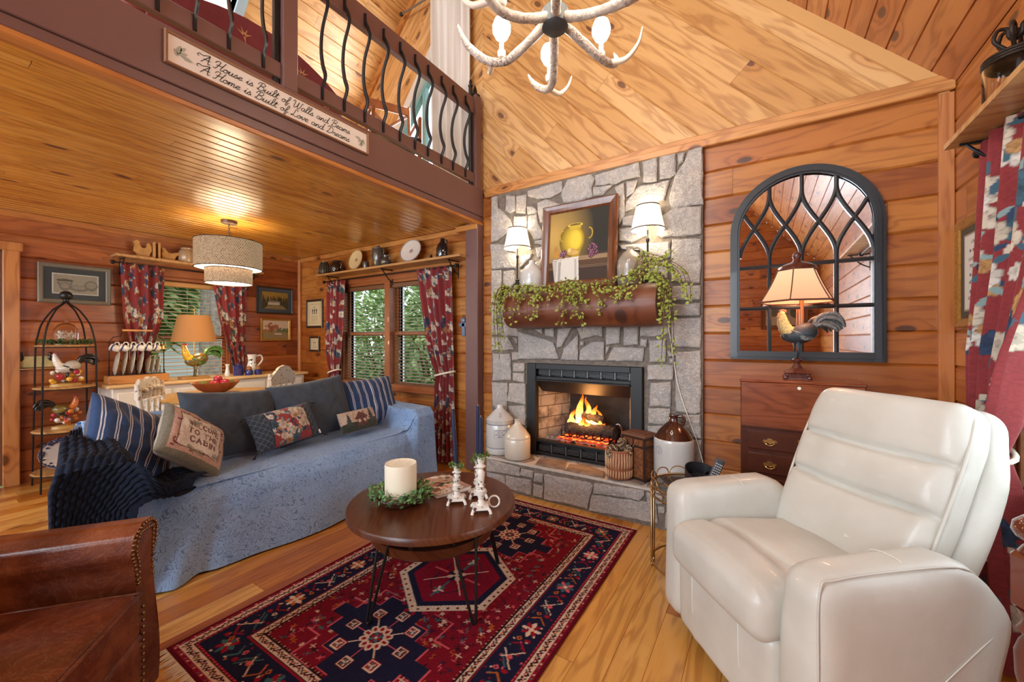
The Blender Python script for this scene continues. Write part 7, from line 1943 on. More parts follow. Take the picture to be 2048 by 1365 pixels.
for k, (y, s) in enumerate(((.085, 'LOVE'), (.125, ''), (.165, 'LAUGHTER'), (.20, 'FRIENDS'), (.24, ''), (.275, 'WELCOME'), (.32, ''), (.35, 'GOOD FOOD'), (.39, ''))):
    ls, w = stroke_text(s, .013) if s else ([], 0)
    for l in ls: cv.line([(.13 + (a - w / 2) * min(1, .13 / max(w, .01)), y - b) for a, b in l], .0032, (.16, .12, .10))
    if not s:
        for q in (-1, 0, 1): cv.ellipse(.13 + q * .03, y - .006, .009, .007, ((.35, .1, .08), (.3, .3, .12), (.12, .16, .10))[q])
picture('framed_verse', 'gilt and grey framed verse print on the right wall, partly behind the curtain', (R - .006, 2.83, 1.335), -PI / 2, .38, .545, .045, .022, GLDF, cv, glass=False)
# picture opposite the mirror
cv = Canvas(.60, .42, .006, (.30, .33, .34)); cv.put(cv.Y > .25, (.38, .38, .36)); cv.ellipse(.12, .18, .09, .11, (.10, .12, .11)); cv.ellipse(.46, .14, .06, .12, (.12, .14, .13)); cv.speckle(.25, 3)
picture('framed_painting', 'walnut-framed grey landscape painting seen only as a reflection in the arched mirror', (.33, -2.99, 1.45), PI, .76, .58, .08, .03, plain('walnut_frame', srgb(110, 66, 38), .4), cv)

# ------------------------------------------------------------------ woven pendant over the dining table
pd = thing('pendant_lamp', 'two-tier woven drum pendant hanging on a chain over the dining table', 'lamp', (-4.27, 1.74, HC))
def weave():
    t = NT('lit_woven_rattan'); tc = t.node('ShaderNodeTexCoord').outputs['Object']; s = t.sep(tc)
    an = t.math('ARCTAN2', s[1], s[0]); v = t.comb(t.math('MULTIPLY', an, 6.0), t.math('MULTIPLY', s[2], 34.0), 0)
    br = t.node('ShaderNodeTexBrick'); t.link(v, br.inputs['Vector']); br.inputs['Scale'].default_value = 1; br.inputs['Brick Width'].default_value = .42; br.inputs['Row Height'].default_value = .5; br.inputs['Mortar Size'].default_value = .10
    br.inputs['Color1'].default_value = (*srgb(214, 178, 138), 1); br.inputs['Color2'].default_value = (*srgb(124, 80, 52), 1); br.inputs['Mortar'].default_value = (*srgb(60, 36, 24), 1)
    n = t.noise(tc, 30, 3); base = t.mix(t.math('MULTIPLY', n.outputs[0], .35), br.outputs['Color'], srgb(110, 76, 48)); t.link(base, t.b.inputs['Base Color']); t.set(Roughness=.8)
    w = t.math('MULTIPLY_ADD', br.outputs['Fac'], .22, .02); t.b.inputs['Emission Color'].default_value = (1, .72, .42, 1); t.link(w, t.b.inputs['Emission Strength']); t.bump(br.outputs['Fac'], .6, .004); return t.m
WV = weave(); LINER = plain('lit_white_liner', (.9, .86, .78), .8, em=(1, .84, .6), ems=1.5)
g = G(); g.lathe([(.062, -.028), (.066, -.012), (.066, -.001)], seg=24); g.build('canopy', plain('bronze_canopy', srgb(88, 66, 52), .4, .5), pd, smooth=50)
g = G()
for k in range(7):
    M = Matrix.Rotation(PI / 2 * (k % 2), 3, 'Z'); z = -.035 - .024 * k
    g.tube([M @ Vector((.008 * math.cos(a), 0, z + .016 * math.sin(a))) for a in np.linspace(0, 2 * PI, 13)[:-1]], .0022, 5, closed=True)
g.build('chain', BLACK, pd, smooth=180)
for nm, r, za, zb in (('upper_drum', .268, -.20, -.455), ('lower_drum', .187, -.46, -.595)):
    g = G(); g.lathe([(r, zb), (r, za)], seg=64, caps=False); g.lathe([(r - .006, zb), (r - .006, za)], seg=64, caps=False); o = g.build(nm, WV, pd, smooth=60)
    g = G(); g.lathe([(r - .008, zb + .004), (r - .008, za)], seg=48, caps=False); g.build('liner', LINER, o, smooth=60)
    for z in (za, zb): g = G(); g.tube([(r * math.cos(a), r * math.sin(a), z) for a in np.linspace(0, 2 * PI, 49)[:-1]], .004, 6, closed=True); g.build('rim', plain('dark_rim', srgb(60, 40, 28), .6), o, smooth=180)
g = G(); g.lathe([(0, -.588), (.18, -.588)], seg=40, caps=False); g.build('diffuser', LINER, pd)
for a in (.4, 2.5, 4.6): g = G(); g.ball((.13 * math.cos(a), .13 * math.sin(a), -.33), .028, 12); g.build('bulb', BULB, pd, smooth=180)
for a in (0, PI / 2, PI, 3 * PI / 2): g = G(); g.tube([(0, 0, -.205), (.263 * math.cos(a), .263 * math.sin(a), -.205)], .003, 5); g.build('spider_arm', BLACK, pd)
point('pendant_light', (-4.27, 1.74, HC - .72), 12, (1, .78, .5), .12); point('pendant_up_light', (-4.27, 1.74, HC - .16), 2.2, (1, .76, .46), .15)

# ------------------------------------------------------------------ dining table, bowl, chairs
dt = thing('dining_table', 'honey round dining table behind the sofa, beneath the pendant', 'table', (-4.36, 1.70, 0)); HON = plain('honey_tabletop', srgb(206, 160, 92), .35, nscale=12, namt=.1)
g = G(); g.lathe([(0, .725), (.46, .725), (.475, .735), (.475, .75), (.46, .757), (0, .757)], seg=56); g.build('tabletop', HON, dt, smooth=40)
g = G(); g.lathe([(.04, .12), (.07, .16), (.045, .3), (.06, .5), (.09, .6), (.06, .66), (.2, .725)], seg=20); g.build('pedestal', plain('white_turned_wood', srgb(220, 212, 196), .5), dt, smooth=40)
for k in range(4): a = k * PI / 2 + .5; g = G(); g.tube([(.05 * math.cos(a), .05 * math.sin(a), .16), (.2 * math.cos(a), .2 * math.sin(a), .13), (.36 * math.cos(a), .36 * math.sin(a), .02)], [.04, .035, .025], 8); g.build('foot', plain('white_turned_wood', srgb(220, 212, 196), .5), dt, smooth=180)
bo = ware('wooden_bowl', 'wide shallow brown bowl of fruit and moss balls on the dining table', 'bowl', (-4.38, 1.675, .757), [(.05, 0), (.075, .008), (.14, .05), (.185, .105), (.19, .112), (.18, .112), (.13, .055), (.07, .018), (0, .014)], plain('reddish_wood_bowl', srgb(146, 78, 44), .4, nscale=12, namt=.15))
rn = random.Random(8); FRU = {'apple': plain('red_apple', srgb(176, 44, 60), .3, coat=.4, nscale=14, namt=.3), 'moss': plain('moss_ball', srgb(120, 116, 56), .95, nscale=60, namt=.5, bump=1, bscale=90), 'onion': plain('golden_onion', srgb(190, 140, 60), .4, nscale=10, namt=.2)}
for i, (x, y, z, r, k, lab) in enumerate(((.0, -.10, .12, .042, 'moss', 'mossy brown ball at the left side of the fruit bowl'), (.05, -.03, .12, .040, 'apple', 'red artificial apple nearest the sofa in the wide fruit bowl'), (.04, .055, .125, .044, 'apple', 'red artificial apple with a pink highlight beside the nearest one'),
        (-.05, .01, .115, .038, 'onion', 'golden onion at the back of the fruit bowl'), (.0, .125, .12, .034, 'moss', 'small mossy ball at the right side of the fruit bowl'), (-.07, -.07, .115, .034, 'moss', 'mossy ball at the back left of the fruit bowl'), (-.01, .02, .165, .036, 'apple', 'red apple on top of the heap in the fruit bowl'))):
    nm = {'apple': 'apple', 'moss': 'moss_ball', 'onion': 'onion'}[k]
    t = thing(nm, lab, nm.replace('_', ' '), (-4.38 + x, 1.675 + y, .757 + z - .03), 0, 'things in the fruit bowl')
    g = G(); g.lathe([(.001, -r * .8), (r * .5, -r * .9), (r * .93, -r * .4), (r, .1 * r), (r * .85, r * .6), (r * .4, r * .88), (.001, r * .7)], seg=16); g.build('fruit' if k != 'moss' else 'ball', FRU[k], t, smooth=180)
    if k != 'moss': g = G(); g.tube([(0, 0, r * .7), (.004, 0, r * 1.15)], .0016, 5); g.build('stem', STEMB, t)
CHW = distress('flaking_cream_paint', srgb(216, 206, 188), srgb(150, 104, 66))
def dchair(label, loc, rz, top):
    t = thing('dining_chair', label, 'chair', loc, rz, 'distressed dining chairs')
    g = G(); g.rbox((0, 0, .45), (.42, .40, .035), .015, 6); g.build('seat', CHW, t, smooth=60)
    for x in (-.18, .18):
        g = G(); g.tube([(x, -.17, 0), (x, -.17, .44)], [.018, .022], 10); g.build('leg', CHW, t, smooth=60)
        g = G(); g.tube([(x, .19, 0), (x, .18, .45), (x * 1.02, .23, .92)], [.018, .022, .018], 10); g.build('leg', CHW, t, smooth=60)
    g = G(); g.prism(top, 0, .026, fn=lambda a, b, y: (a, .20 + y + (b - .45) * .06, b)); g.build('back_panel', CHW, t)
    g = G()
    for x in (-.09, 0, .09): g.box((x, .205, .62), (.035, .014, .34))
    for x in (-.09, 0, .09): pass
    o = g.build('back_slats', CHW, t)
    g = G()
    for k in range(5): a = -.12 + .06 * k; g.ball((a, .205, .86 + .02 * math.cos(a * 9)), (.026, .02, .022), 8)
    g.build('carving', CHW, t, smooth=180)
dchair('cream chair with chipped paint behind the sofa, before the dish rack', (-4.07, 1.33, 0), math.radians(142), [(-.19, .80), (.19, .80), (.20, .90), (.15, .93), (.12, .96), (.07, .95), (0, .97), (-.06, .94), (-.12, .96), (-.17, .92)])
dchair('cream carved chair behind the sofa, near the window corner', (-4.47, 2.12, 0), math.radians(-62), [(-.19, .80), (.19, .80), (.20, .88), (.14, .93), (.08, .98), (0, 1.0), (-.08, .98), (-.14, .93), (-.20, .88)])

# ------------------------------------------------------------------ sideboard and what stands on it
sb = thing('sideboard', 'long white sideboard with a pine top under the garden window', 'sideboard', (-5.22, 1.99, 0)); WPT = plain('cream_painted_wood', srgb(228, 220, 206), .5)
g = G(); g.box((0, 0, .44), (.46, 1.78, .76), b=.006); g.build('body', WPT, sb)
g = G(); g.box((.01, 0, .835), (.52, 1.86, .03), b=.008); g.build('top', plain('blond_pine_top', srgb(214, 180, 128), .4, nscale=10, namt=.08), sb)
for k in range(4):
    y = -.66 + .44 * k
    g = G(); g.box((.236, y, .70), (.018, .39, .15), b=.004); d_ = g.build('drawer', WPT, sb); g = G(); g.ball((.256, y, .70), .014, 8); g.build('knob', WPT, d_, smooth=180)
    g = G(); g.box((.236, y, .34), (.018, .39, .50), b=.004); d_ = g.build('door', WPT, sb); g = G(); g.ball((.256, y + .15, .42), .014, 8); g.build('knob', WPT, d_, smooth=180)
for x in (-.2, .2):
    for y in (-.85, .85): g = G(); g.box((x, y, .03), (.05, .05, .06)); g.build('foot', WPT, sb)
SZ = .85; PLC = plain('grey_cream_stoneware_plate', srgb(196, 186, 168), .3, coat=.4, nscale=20, namt=.1)
rk = thing('dish_rack', 'wire dish rack on a pine base holding plates upright and mugs on hooks', 'rack', (-5.15, 1.315, SZ), D90)
g = G(); g.box((0, 0, .04), (.44, .16, .075), b=.004); g.build('base', PINE, rk)
g = G()
P = [(-.20, 0, .075), (-.20, 0, .40), (-.17, 0, .44), (-.12, 0, .45), (-.11, 0, .50), (.11, 0, .50), (.12, 0, .45), (.17, 0, .44), (.20, 0, .40), (.20, 0, .075)]
g.tube(P, .004, 6); g.tube([(-.20, 0, .385), (.20, 0, .385)], .003, 6)
for y in (-.06, .06): g.tube([(-.20, y, .085), (.20, y, .085)], .003, 6)
for k in range(10): x = -.19 + .042 * k; g.tube([(x, -.06, .085), (x, -.06, .12)], .0025, 5); g.tube([(x, .06, .085), (x, .06, .16)], .0025, 5)
g.build('wire_frame', BLACK, rk, smooth=180); g = G(); g.tube([(-.11, 0, .505), (.11, 0, .505)], .010, 10); g.build('handle', PINE, rk, smooth=60)
for k in range(6): g = G(); x = -.15 + .06 * k; g.tube(smoothpts([(x, 0, .385), (x, -.025, .37), (x, -.03, .345), (x, -.02, .335)], 4), .0025, 5); g.build('hook', BLACK, rk)
def flatplate(label, y, r, tilt, grp, mat, first=[None]):
    z = SZ + .079 + r
    if first[0] is None:
        t = thing('dinner_plate', label, 'plate', (-5.15, y, z), 0, grp); g = G(); g.lathe([(0, -.006), (r * .6, -.006), (r, .012), (r, .016), (r * .62, -.001), (0, -.001)], seg=36)
        g.v = [(p[0], p[2], p[1]) for p in g.v]
        g.build('dish', mat, t, smooth=60); first[0] = (t, r)
    else:
        t = dup(first[0][0], (-5.15, y, z), 0, label, grp, r / first[0][1])
    t.rotation_euler = (math.radians(tilt), 0, math.radians(-9))
for k, (y, r, lab) in enumerate(((1.155, .115, 'first large grey-cream plate at the chipped chair end of the dish rack'), (1.21, .115, 'second large grey-cream plate in the dish rack'), (1.265, .115, 'third large grey-cream plate, in the middle of the dish rack'), (1.325, .115, 'last large grey-cream plate, before the small plates in the dish rack'),
                    (1.385, .09, 'first small pale plate beside the large ones in the dish rack'), (1.42, .09, 'small pale plate between two others in the dish rack'), (1.46, .085, 'smallest pale plate at the window end of the dish rack'))):
    flatplate(lab, y, r, -8, 'plates in the dish rack', PLC)
MUG = plain('blue_white_mug', srgb(226, 220, 210), .25, coat=.5); proto = None
for k in range(6):
    lab = ('mug with a blue band hanging nearest the door end of the dish rack', 'second blue-banded mug from the door end of the rack', 'third blue-banded mug on the rack hooks', 'fourth blue-banded mug on the rack hooks', 'fifth blue-banded mug, before the brass bell', 'blue-banded mug hanging nearest the window end of the rack')[k]
    loc = (-5.12 + .01 * (k % 2), 1.155 + .058 * k, 1.185)
    if proto is None:
        proto = thing('mug', lab, 'mug', loc, 0, 'mugs hanging on the dish rack')
        g = G(); g.lathe([(0, -.03), (.022, -.03), (.028, -.024), (.034, .035), (.033, .038), (.030, .036), (.026, -.02), (0, -.022)], seg=20); g.build('body', MUG, proto, smooth=50)
        g = G(); g.tube(smoothpts([(.030, 0, .022), (.052, 0, .02), (.056, 0, -.002), (.028, 0, -.016)], 4), .005, 6); g.build('handle', MUG, proto, smooth=180)
        g = G(); g.lathe([(.0325, .012), (.0338, .024)], seg=20, caps=False); g.build('blue_band', INK, proto)
        t = proto
    else: t = dup(proto, loc, 0, lab)
    t.rotation_euler = (0, math.radians(-70), math.radians(55 + 24 * (k % 3)))
# rooster lamp by the window
rl2 = thing('rooster_table_lamp', 'colourful ceramic rooster lamp with an amber shade before the garden window', 'lamp', (-5.12, 1.76, SZ))
g = G(); g.box((0, 0, .012), (.14, .24, .024), b=.004); g.build('base', plain('gilt_wood_base', srgb(176, 130, 66), .4), rl2)
YB = plain('golden_feathers', srgb(206, 164, 40), .3, coat=.4, nscale=24, namt=.35); GB = plain('green_brown_feathers', srgb(110, 92, 40), .3, coat=.4, nscale=40, namt=.6); TB = plain('green_tail_feathers', srgb(70, 110, 44), .3, coat=.4, nscale=30, namt=.6)
rooster(rl2, .36, (GB, YB, TB, plain('bright_comb', srgb(196, 50, 34), .35), GB), ang=D90, oz=.02)
g = G(); g.tube([(-.03, .01, .02), (-.03, .01, .67)], .006, 8); g.ball((-.03, .01, .735), (.016, .016, .014), 10); g.tube([(-.03, .01, .67), (-.03, .01, .73)], .004, 6); g.build('stem', plain('antique_brass', (.5, .36, .14), .35, 1), rl2, smooth=60)
AMB = NT('lit_amber_shade'); AMB.set(Base_Color=srgb(150, 98, 52), Roughness=.85); AMB.b.inputs['Emission Color'].default_value = (1, .50, .14, 1); AMB.b.inputs['Emission Strength'].default_value = .08; AMB = AMB.m
g = G(); g.lathe([(.197, .392), (.138, .675)], c=(-.03, .01, 0), seg=48, caps=False); g.lathe([(.195, .392), (.136, .675)], c=(-.03, .01, 0), seg=48, caps=False); g.build('lamp_shade', AMB, rl2, smooth=60)
g = G(); g.ball((-.03, .01, .50), .028, 12); g.build('bulb', BULB, rl2, smooth=180); point('rooster_lamp_light', (-5.15, 1.77, SZ + .36), 2, (1, .72, .4), .04); point('rooster_lamp_up', (-5.15, 1.77, SZ + .74), 1.0, (1, .72, .4), .05)
CBL = plain('cobalt_blue_glaze', srgb(28, 40, 110), .1, coat=1, nscale=12, namt=.3)
pt = ware('milk_pitcher', 'tall white pitcher with dark floral sprigs behind the small cobalt jars', 'pitcher', (-5.2, 2.36, SZ), [(.045, 0), (.058, .03), (.055, .08), (.038, .15), (.045, .215), (.052, .235), (.046, .23)], plain('white_porcelain', srgb(228, 224, 216), .2, coat=.6), handle=([(.0, .045, .21), (0, .10, .22), (0, .115, .16), (0, .05, .08)], .010))
g = G(); rn = random.Random(4)
for k in range(26): a, z = rn.uniform(0, 6.28), rn.uniform(.03, .20); r = pw(z, [(0, .046), (.03, .059), (.08, .056), (.15, .039), (.235, .053)]); g.ball((r * math.cos(a), r * math.sin(a), z), .007, 6)
g.build('painted_sprigs', plain('dark_blue_sprig', srgb(50, 56, 66), .4), pt, smooth=180)
ware('blue_canister', 'cobalt blue lidded canister beside the floral curtain on the sideboard', 'canister', (-5.14, 2.19, SZ), [(.048, 0), (.052, .005), (.052, .10), (.054, .104), (.054, .115), (.03, .122), (.012, .126), (.012, .14), (0, .141)], CBL)
for y, r, lab in ((2.275, .038, 'small cobalt jar with a gold cork, left of its twin before the white pitcher'), (2.375, .042, 'small cobalt jar with a gold cork, nearest the corner')):
    t = ware('cobalt_jar', lab, 'jar', (-5.08, y, SZ), [(r * .9, 0), (r, .005), (r, .055), (r * .8, .062), (0, .062)], CBL, group='small cobalt jars'); g = G(); g.lathe([(r * .7, .062), (r * .8, .075), (r * .5, .10), (0, .105)], seg=16); g.build('stopper', plain('amber_stopper', srgb(150, 96, 40), .4), t, smooth=60)
ware('white_bud_vase', 'slim white bud vase between the rooster lamp and the blue canister', 'vase', (-5.16, 2.085, SZ), [(.022, 0), (.028, .02), (.016, .07), (.014, .11), (.026, .135), (.022, .133)], plain('white_porcelain', srgb(228, 224, 216), .2, coat=.6))
bl = thing('brass_bell', 'small brass bell hanging at the window end of the dish rack', 'bell', (-5.13, 1.50, 1.17)); g = G(); g.lathe([(.004, .05), (.012, .045), (.016, .02), (.026, .0), (.024, 0), (.013, .02), (0, .04)], seg=16); g.build('bell', BRASS, bl, smooth=60); g = G(); g.tube([(0, 0, .05), (0, 0, .075)], .003, 5); g.build('cord', ROPE, bl)

# ------------------------------------------------------------------ tiered corner shelf
tsx, tsy = -5.18, .85
ts = thing('tiered_stand', 'black metal cloche-shaped tiered stand with wooden shelves, beside the door', 'shelf', (tsx, tsy, 0))
LV = (.14, .495, .862, 1.222)
def hw(z): return pw(z, [(0, .178), (1.2, .160), (1.36, .142), (1.46, .108), (1.54, .062), (1.60, .0)])
for sx_, sy_ in ((-1, -1), (1, -1), (1, 1), (-1, 1)):
    P = [(sx_ * hw(z) * (1.0), sy_ * hw(z) * .95, z) for z in (0, .3, .6, .9, 1.2, 1.3, 1.38, 1.44, 1.49, 1.535, 1.57, 1.60)]
    g = G(); g.tube(smoothpts(P, 4), .011, 6, flat=.6); g.build('upright', BLACK, ts, smooth=60)
g = G(); g.ball((0, 0, 1.655), .042, 16); g.lathe([(.03, 1.59), (.018, 1.605), (.02, 1.62)], seg=12); g.build('finial', BLACK, ts, smooth=60)
for z in LV:
    g = G(); w = hw(z) * 1.12; g.lathe([(0, z - .018), (w, z - .018), (w + .01, z - .009), (w, z), (0, z)], seg=40); g.build('shelf_board', SHW, ts, smooth=40)
    g = G(); g.tube([((w + .004) * math.cos(a), (w + .004) * math.sin(a), z - .02) for a in np.linspace(0, 2 * PI, 33)[:-1]], .004, 6, closed=True); g.build('shelf_ring', BLACK, ts)
cl = thing('glass_cloche', 'small glass dome set in greenery on the top board of the tiered stand', 'cloche', (tsx, tsy, LV[3])); g = G(); g.lathe([(.07, .0), (.075, .10), (.072, .135), (.05, .175), (.02, .192), (0, .195)], seg=32); g.ball((0, 0, .205), .011, 8); g.build('dome', JG, cl, smooth=60)
g = G(); g.lathe([(0, .0), (.078, .0), (.078, .01), (0, .012)], seg=28); g.build('plinth', SHW, cl); g = G()
rn = random.Random(3)
for k in range(40): a = rn.uniform(0, 6.3); leaf(g, Vector((.03 * math.cos(a), .03 * math.sin(a), rn.uniform(.02, .10))), Vector((rn.uniform(-1, 1), rn.uniform(-1, 1), 1)), Vector((1, 0, 0)), .03, .012)
g.build('pale_flowers', plain('dried_flowers', srgb(210, 196, 170), .8), cl)
gw = thing('greenery_ring', 'ring of dark green sprigs around the glass dome', 'greenery', (tsx, tsy, LV[3] + .004)); g = G()
for k in range(420): a, r = rn.uniform(0, 6.283), rn.uniform(.082, .155); leaf(g, Vector((r * math.cos(a), r * math.sin(a) * 1.12, rn.uniform(0, .035))), Vector((rn.uniform(-1, 1), rn.uniform(-1, 1), rn.uniform(0, 1))), Vector((rn.random(), rn.random(), 1)), .028, .013, k % 2)
g.build('sprigs', [plain('dark_sprig', srgb(54, 74, 36), .7), plain('mid_sprig', srgb(84, 104, 50), .7)], gw)
def figurine(label, loc, rz, sc, cols, fruit):
    t = thing('rooster_figurine', label, 'figurine', loc, rz, 'rooster figurines on the tiered stand'); rooster(t, sc, cols, oz=.03, name_body='rooster_body')
    g = G(); rn = random.Random(len(label)); g.lathe([(0, 0), (sc * .36, 0), (sc * .34, .02), (0, .03)], seg=24, sy=.6); g.build('base', plain('ochre_base', srgb(190, 150, 80), .4), t, smooth=60)
    for q, m in enumerate(fruit):
        for k in range(9): g = G(); a = rn.uniform(0, 6.3); rr = sc * rn.uniform(.1, .36); g.ball((rr * math.cos(a), rr * math.sin(a) * .55, .02 + rn.uniform(.01, .13)), sc * rn.uniform(.05, .085), 8); g.build(('gourd', 'berry', 'husk')[q], m, t, smooth=180)
R_ = plain('glazed_red', srgb(176, 36, 56), .25, coat=.5); Y_ = plain('glazed_yellow', srgb(224, 170, 60), .3, coat=.4, nscale=30, namt=.25); W2_ = plain('glazed_white', srgb(226, 216, 200), .3, coat=.4, nscale=30, namt=.12); K_ = plain('glazed_black', srgb(26, 24, 26), .25, coat=.5); O_ = plain('glazed_orange', srgb(206, 110, 40), .3, coat=.4, nscale=30, namt=.3)
figurine('white-necked rooster figurine with a black tail above a heap of harvest fruit', (tsx, tsy, LV[2]), D90, .27, (PLC, W2_, K_, R_, K_), (Y_, R_, W2_))
figurine('flame-coloured rooster figurine facing the sofa with a dark tail, one board lower', (tsx, tsy, LV[1]), -D90, .25, (GB, O_, K_, R_, K_), (O_, R_, W2_))
pl = plate('blue_platter', 'large blue and white platter standing on the lowest board of the tiered stand', (tsx + .0, tsy, LV[0]), .165, math.radians(14), D90, plain('white_platter', srgb(206, 196, 188), .12, coat=.8), INK, .82)
g = G(); rn = random.Random(5); M = Matrix.Translation((0, 0, .165 * .82)) @ Matrix.Rotation(PI / 2 - math.radians(14), 4, 'X') @ Matrix.Diagonal((1, .82, 1, 1))
for k in range(90): a, r = rn.uniform(0, 6.3), .165 * rn.uniform(.74, .99); q = M @ Vector((r * math.cos(a), r * math.sin(a), .0205)); g.ball(q, (.010, .003, .008), 6)
g.build('flow_blue_rim', plain('flow_blue', srgb(40, 46, 84), .15, coat=.8), pl, smooth=180)
wp = thing('wall_plaque', 'small cream wall plaque with black cats, between door trim and tiered stand', 'plaque', (-L + .012, .72, 1.02), D90); g = G(); g.box((0, 0, .05), (.24, .014, .10), b=.004); g.build('board', plain('mustard_cream', srgb(196, 180, 120), .5, nscale=20, namt=.15), wp)
for x in (-.09, .09):
    g = G(); g.ball((x, -.012, .115), (.018, .008, .018), 8); g.ball((x, -.010, .085), (.022, .008, .03), 8)
    for s in (-1, 1): g.tube([(x + s * .010, -.012, .128), (x + s * .013, -.012, .142)], [.006, .001], 5)
    g.build('cat', K_, wp, smooth=180)
g = G(); g.box((0, -.02, -.012), (.25, .05, .01), b=.003); g.build('ledge', SHW, wp)

# ------------------------------------------------------------------ loft railing and sign
RX = -2.345
rw = thing('loft_railing', 'brown painted loft railing with bowed black iron balusters', 'railing', (RX, 1.0, 2.71))
def bx_(nm, c, s, m): g = G(); g.box((c[0] - RX, c[1] - 1.0, c[2] - 2.71), s, b=.004); return g.build(nm, m, rw)
bx_('bottom_rail', (RX, .02, 2.805), (.045, 6.0, .09), BROWN); bx_('top_rail', (RX, .02, 3.49), (.05, 6.0, .15), BROWN)
bx_('post', (RX, 1.25, 3.2), (.09, .085, .98), BROWN); bx_('post', (RX, 3.035, 3.155), (.09, .085, .89), BROWN); bx_('post', (RX, -.9, 3.2), (.09, .085, .98), BROWN)
bys = [.24, .38, .52, .66, .80, .945, 1.11, 1.455, 1.607, 1.765, 1.923, 2.077, 2.23, 2.373, 2.534, 2.683, 2.857]
for y in [-2.4 + .16 * k for k in range(16)][:-1] + bys:
    P = [(.026, 0, z_) for z_ in (.055,)] + [(.028, 0, .12), (.058, 0, .19), (.03, 0, .27), (.012, 0, .38), (.028, 0, .50), (.078, 0, .61), (.066, 0, .68), (.032, 0, .745), (.030, 0, .80)]
    g = G(); g.tube([(x, y - 1.0, z) for x, _, z in [tuple(q) for q in smoothpts(P, 4)]], .0145, 6, flat=.6); g.build('baluster', BLACK, rw, smooth=60)
for y, h in ((1.19, .99), (2.965, .95)):
    g = G(); g.box((.0, y - 1.0, h / 2), (.03, .03, h), b=.003); g.lathe([(.02, h), (.024, h + .012), (.012, h + .03), (.016, h + .045), (.004, h + .075), (0, h + .078)], c=(0, y - 1.0, 0), seg=12); g.build('iron_post', BLACK, rw, smooth=40)
g = G(); g.lathe([(.05, .89), (.05, .90), (.014, .91), (.02, .93), (.02, .95), (.004, 1.0)], c=(0, 2.035, 0), seg=12); g.build('post_finial', BLACK, rw, smooth=40)
GL = {'a': (.46, [[(.34, .36), (.2, .41), (.06, .28), (.04, .1), (.15, 0), (.3, .12), (.38, .4), (.34, .12), (.4, 0), (.5, .1)]]), 'd': (.48, [[(.34, .36), (.2, .41), (.06, .28), (.04, .1), (.15, 0), (.3, .12), (.44, .95), (.35, .15), (.42, 0), (.52, .1)]]),
 'e': (.34, [[(0, .12), (.22, .22), (.3, .34), (.2, .41), (.07, .3), (.06, .1), (.18, 0), (.36, .1)]]), 'f': (.36, [[(0, .08), (.2, .35), (.34, .8), (.28, .98), (.2, .85), (.12, .2), (.08, -.25), (.16, -.3), (.24, -.05), (.2, .08), (.38, .12)]]),
 'i': (.26, [[(0, .1), (.12, .4), (.08, .12), (.16, 0), (.28, .1)], [(.15, .56), (.17, .59)]]), 'l': (.27, [[(0, .1), (.2, .55), (.26, .9), (.18, .98), (.1, .7), (.08, .15), (.16, 0), (.28, .1)]]),
 'm': (.58, [[(0, .1), (.1, .4), (.06, 0), (.1, .25), (.22, .4), (.28, .35), (.24, 0), (.28, .25), (.4, .4), (.46, .35), (.44, .08), (.5, 0), (.6, .1)]]), 'n': (.42, [[(0, .1), (.1, .4), (.06, 0), (.1, .25), (.24, .4), (.3, .33), (.27, .08), (.34, 0), (.44, .1)]]),
 'o': (.38, [[(.2, .4), (.06, .3), (.04, .1), (.16, 0), (.3, .12), (.3, .32), (.2, .4), (.24, .3), (.42, .34)]]), 'r': (.36, [[(0, .1), (.12, .42), (.14, .33), (.28, .36), (.24, .1), (.3, 0), (.38, .1)]]),
 's': (.32, [[(0, .08), (.17, .44), (.18, .30), (.27, .14), (.15, 0), (.03, .05)], [(.15, 0), (.32, .1)]]), 't': (.28, [[(0, .1), (.2, .75), (.12, .12), (.2, 0), (.3, .1)], [(.02, .5), (.3, .52)]]),
 'u': (.46, [[(0, .1), (.1, .4), (.06, .12), (.14, 0), (.28, .15), (.34, .4), (.31, .1), (.38, 0), (.48, .1)]]), 'v': (.40, [[(0, .1), (.1, .4), (.14, .05), (.2, 0), (.34, .3), (.32, .4), (.44, .34)]]),
 'A': (.62, [[(-.28, .50), (-.4, .62), (-.3, .80), (-.05, .72), (.16, .86), (.42, .95), (.2, .45), (.0, 0)], [(.42, .95), (.44, .4), (.5, 0), (.62, .08)], [(.10, .40), (.55, .40)]]),
 'H': (.62, [[(-.08, .66), (.02, .88), (.25, .9), (.18, .4), (.05, 0), (-.08, .06)], [(.62, 1), (.5, .5), (.42, .1), (.5, 0), (.64, .1)], [(.06, .45), (.52, .50)]]),
 'B': (.60, [[(.25, .9), (.15, .4), (.08, 0)], [(-.04, .66), (.08, .93), (.4, 1), (.55, .8), (.42, .58), (.2, .52)], [(.25, .53), (.5, .45), (.52, .15), (.3, 0), (.1, .03), (-.02, .15)]]),
 'W': (.84, [[(-.08, .75), (.03, .95), (.14, .85), (.12, .2), (.2, 0), (.4, .3), (.5, .9), (.46, .2), (.54, 0), (.72, .3), (.8, .9), (.92, .85)]]), 'L': (.54, [[(.45, .75), (.4, .95), (.25, .9), (.2, .5), (.15, .15), (.0, 0), (-.04, .12), (.15, .12), (.4, 0), (.56, .12)]]),
 'D': (.68, [[(.3, .88), (.2, .4), (.1, .05), (0, .12), (.14, .02), (.42, .05), (.64, .4), (.5, .85), (.18, .98), (-.04, .78)]]), ' ': (.34, [])}
def script(s):
    out = []; x = .4
    for c in s:
        w, st = GL[c]
        for l in st: out.append([(x + p.x + p.y * .28, p.y) for p in smoothpts([(a, b, 0) for a, b in l], 4)])
        x += w
    return out, x
cv = Canvas(1.06, .125, .01, (.74, .70, .66))
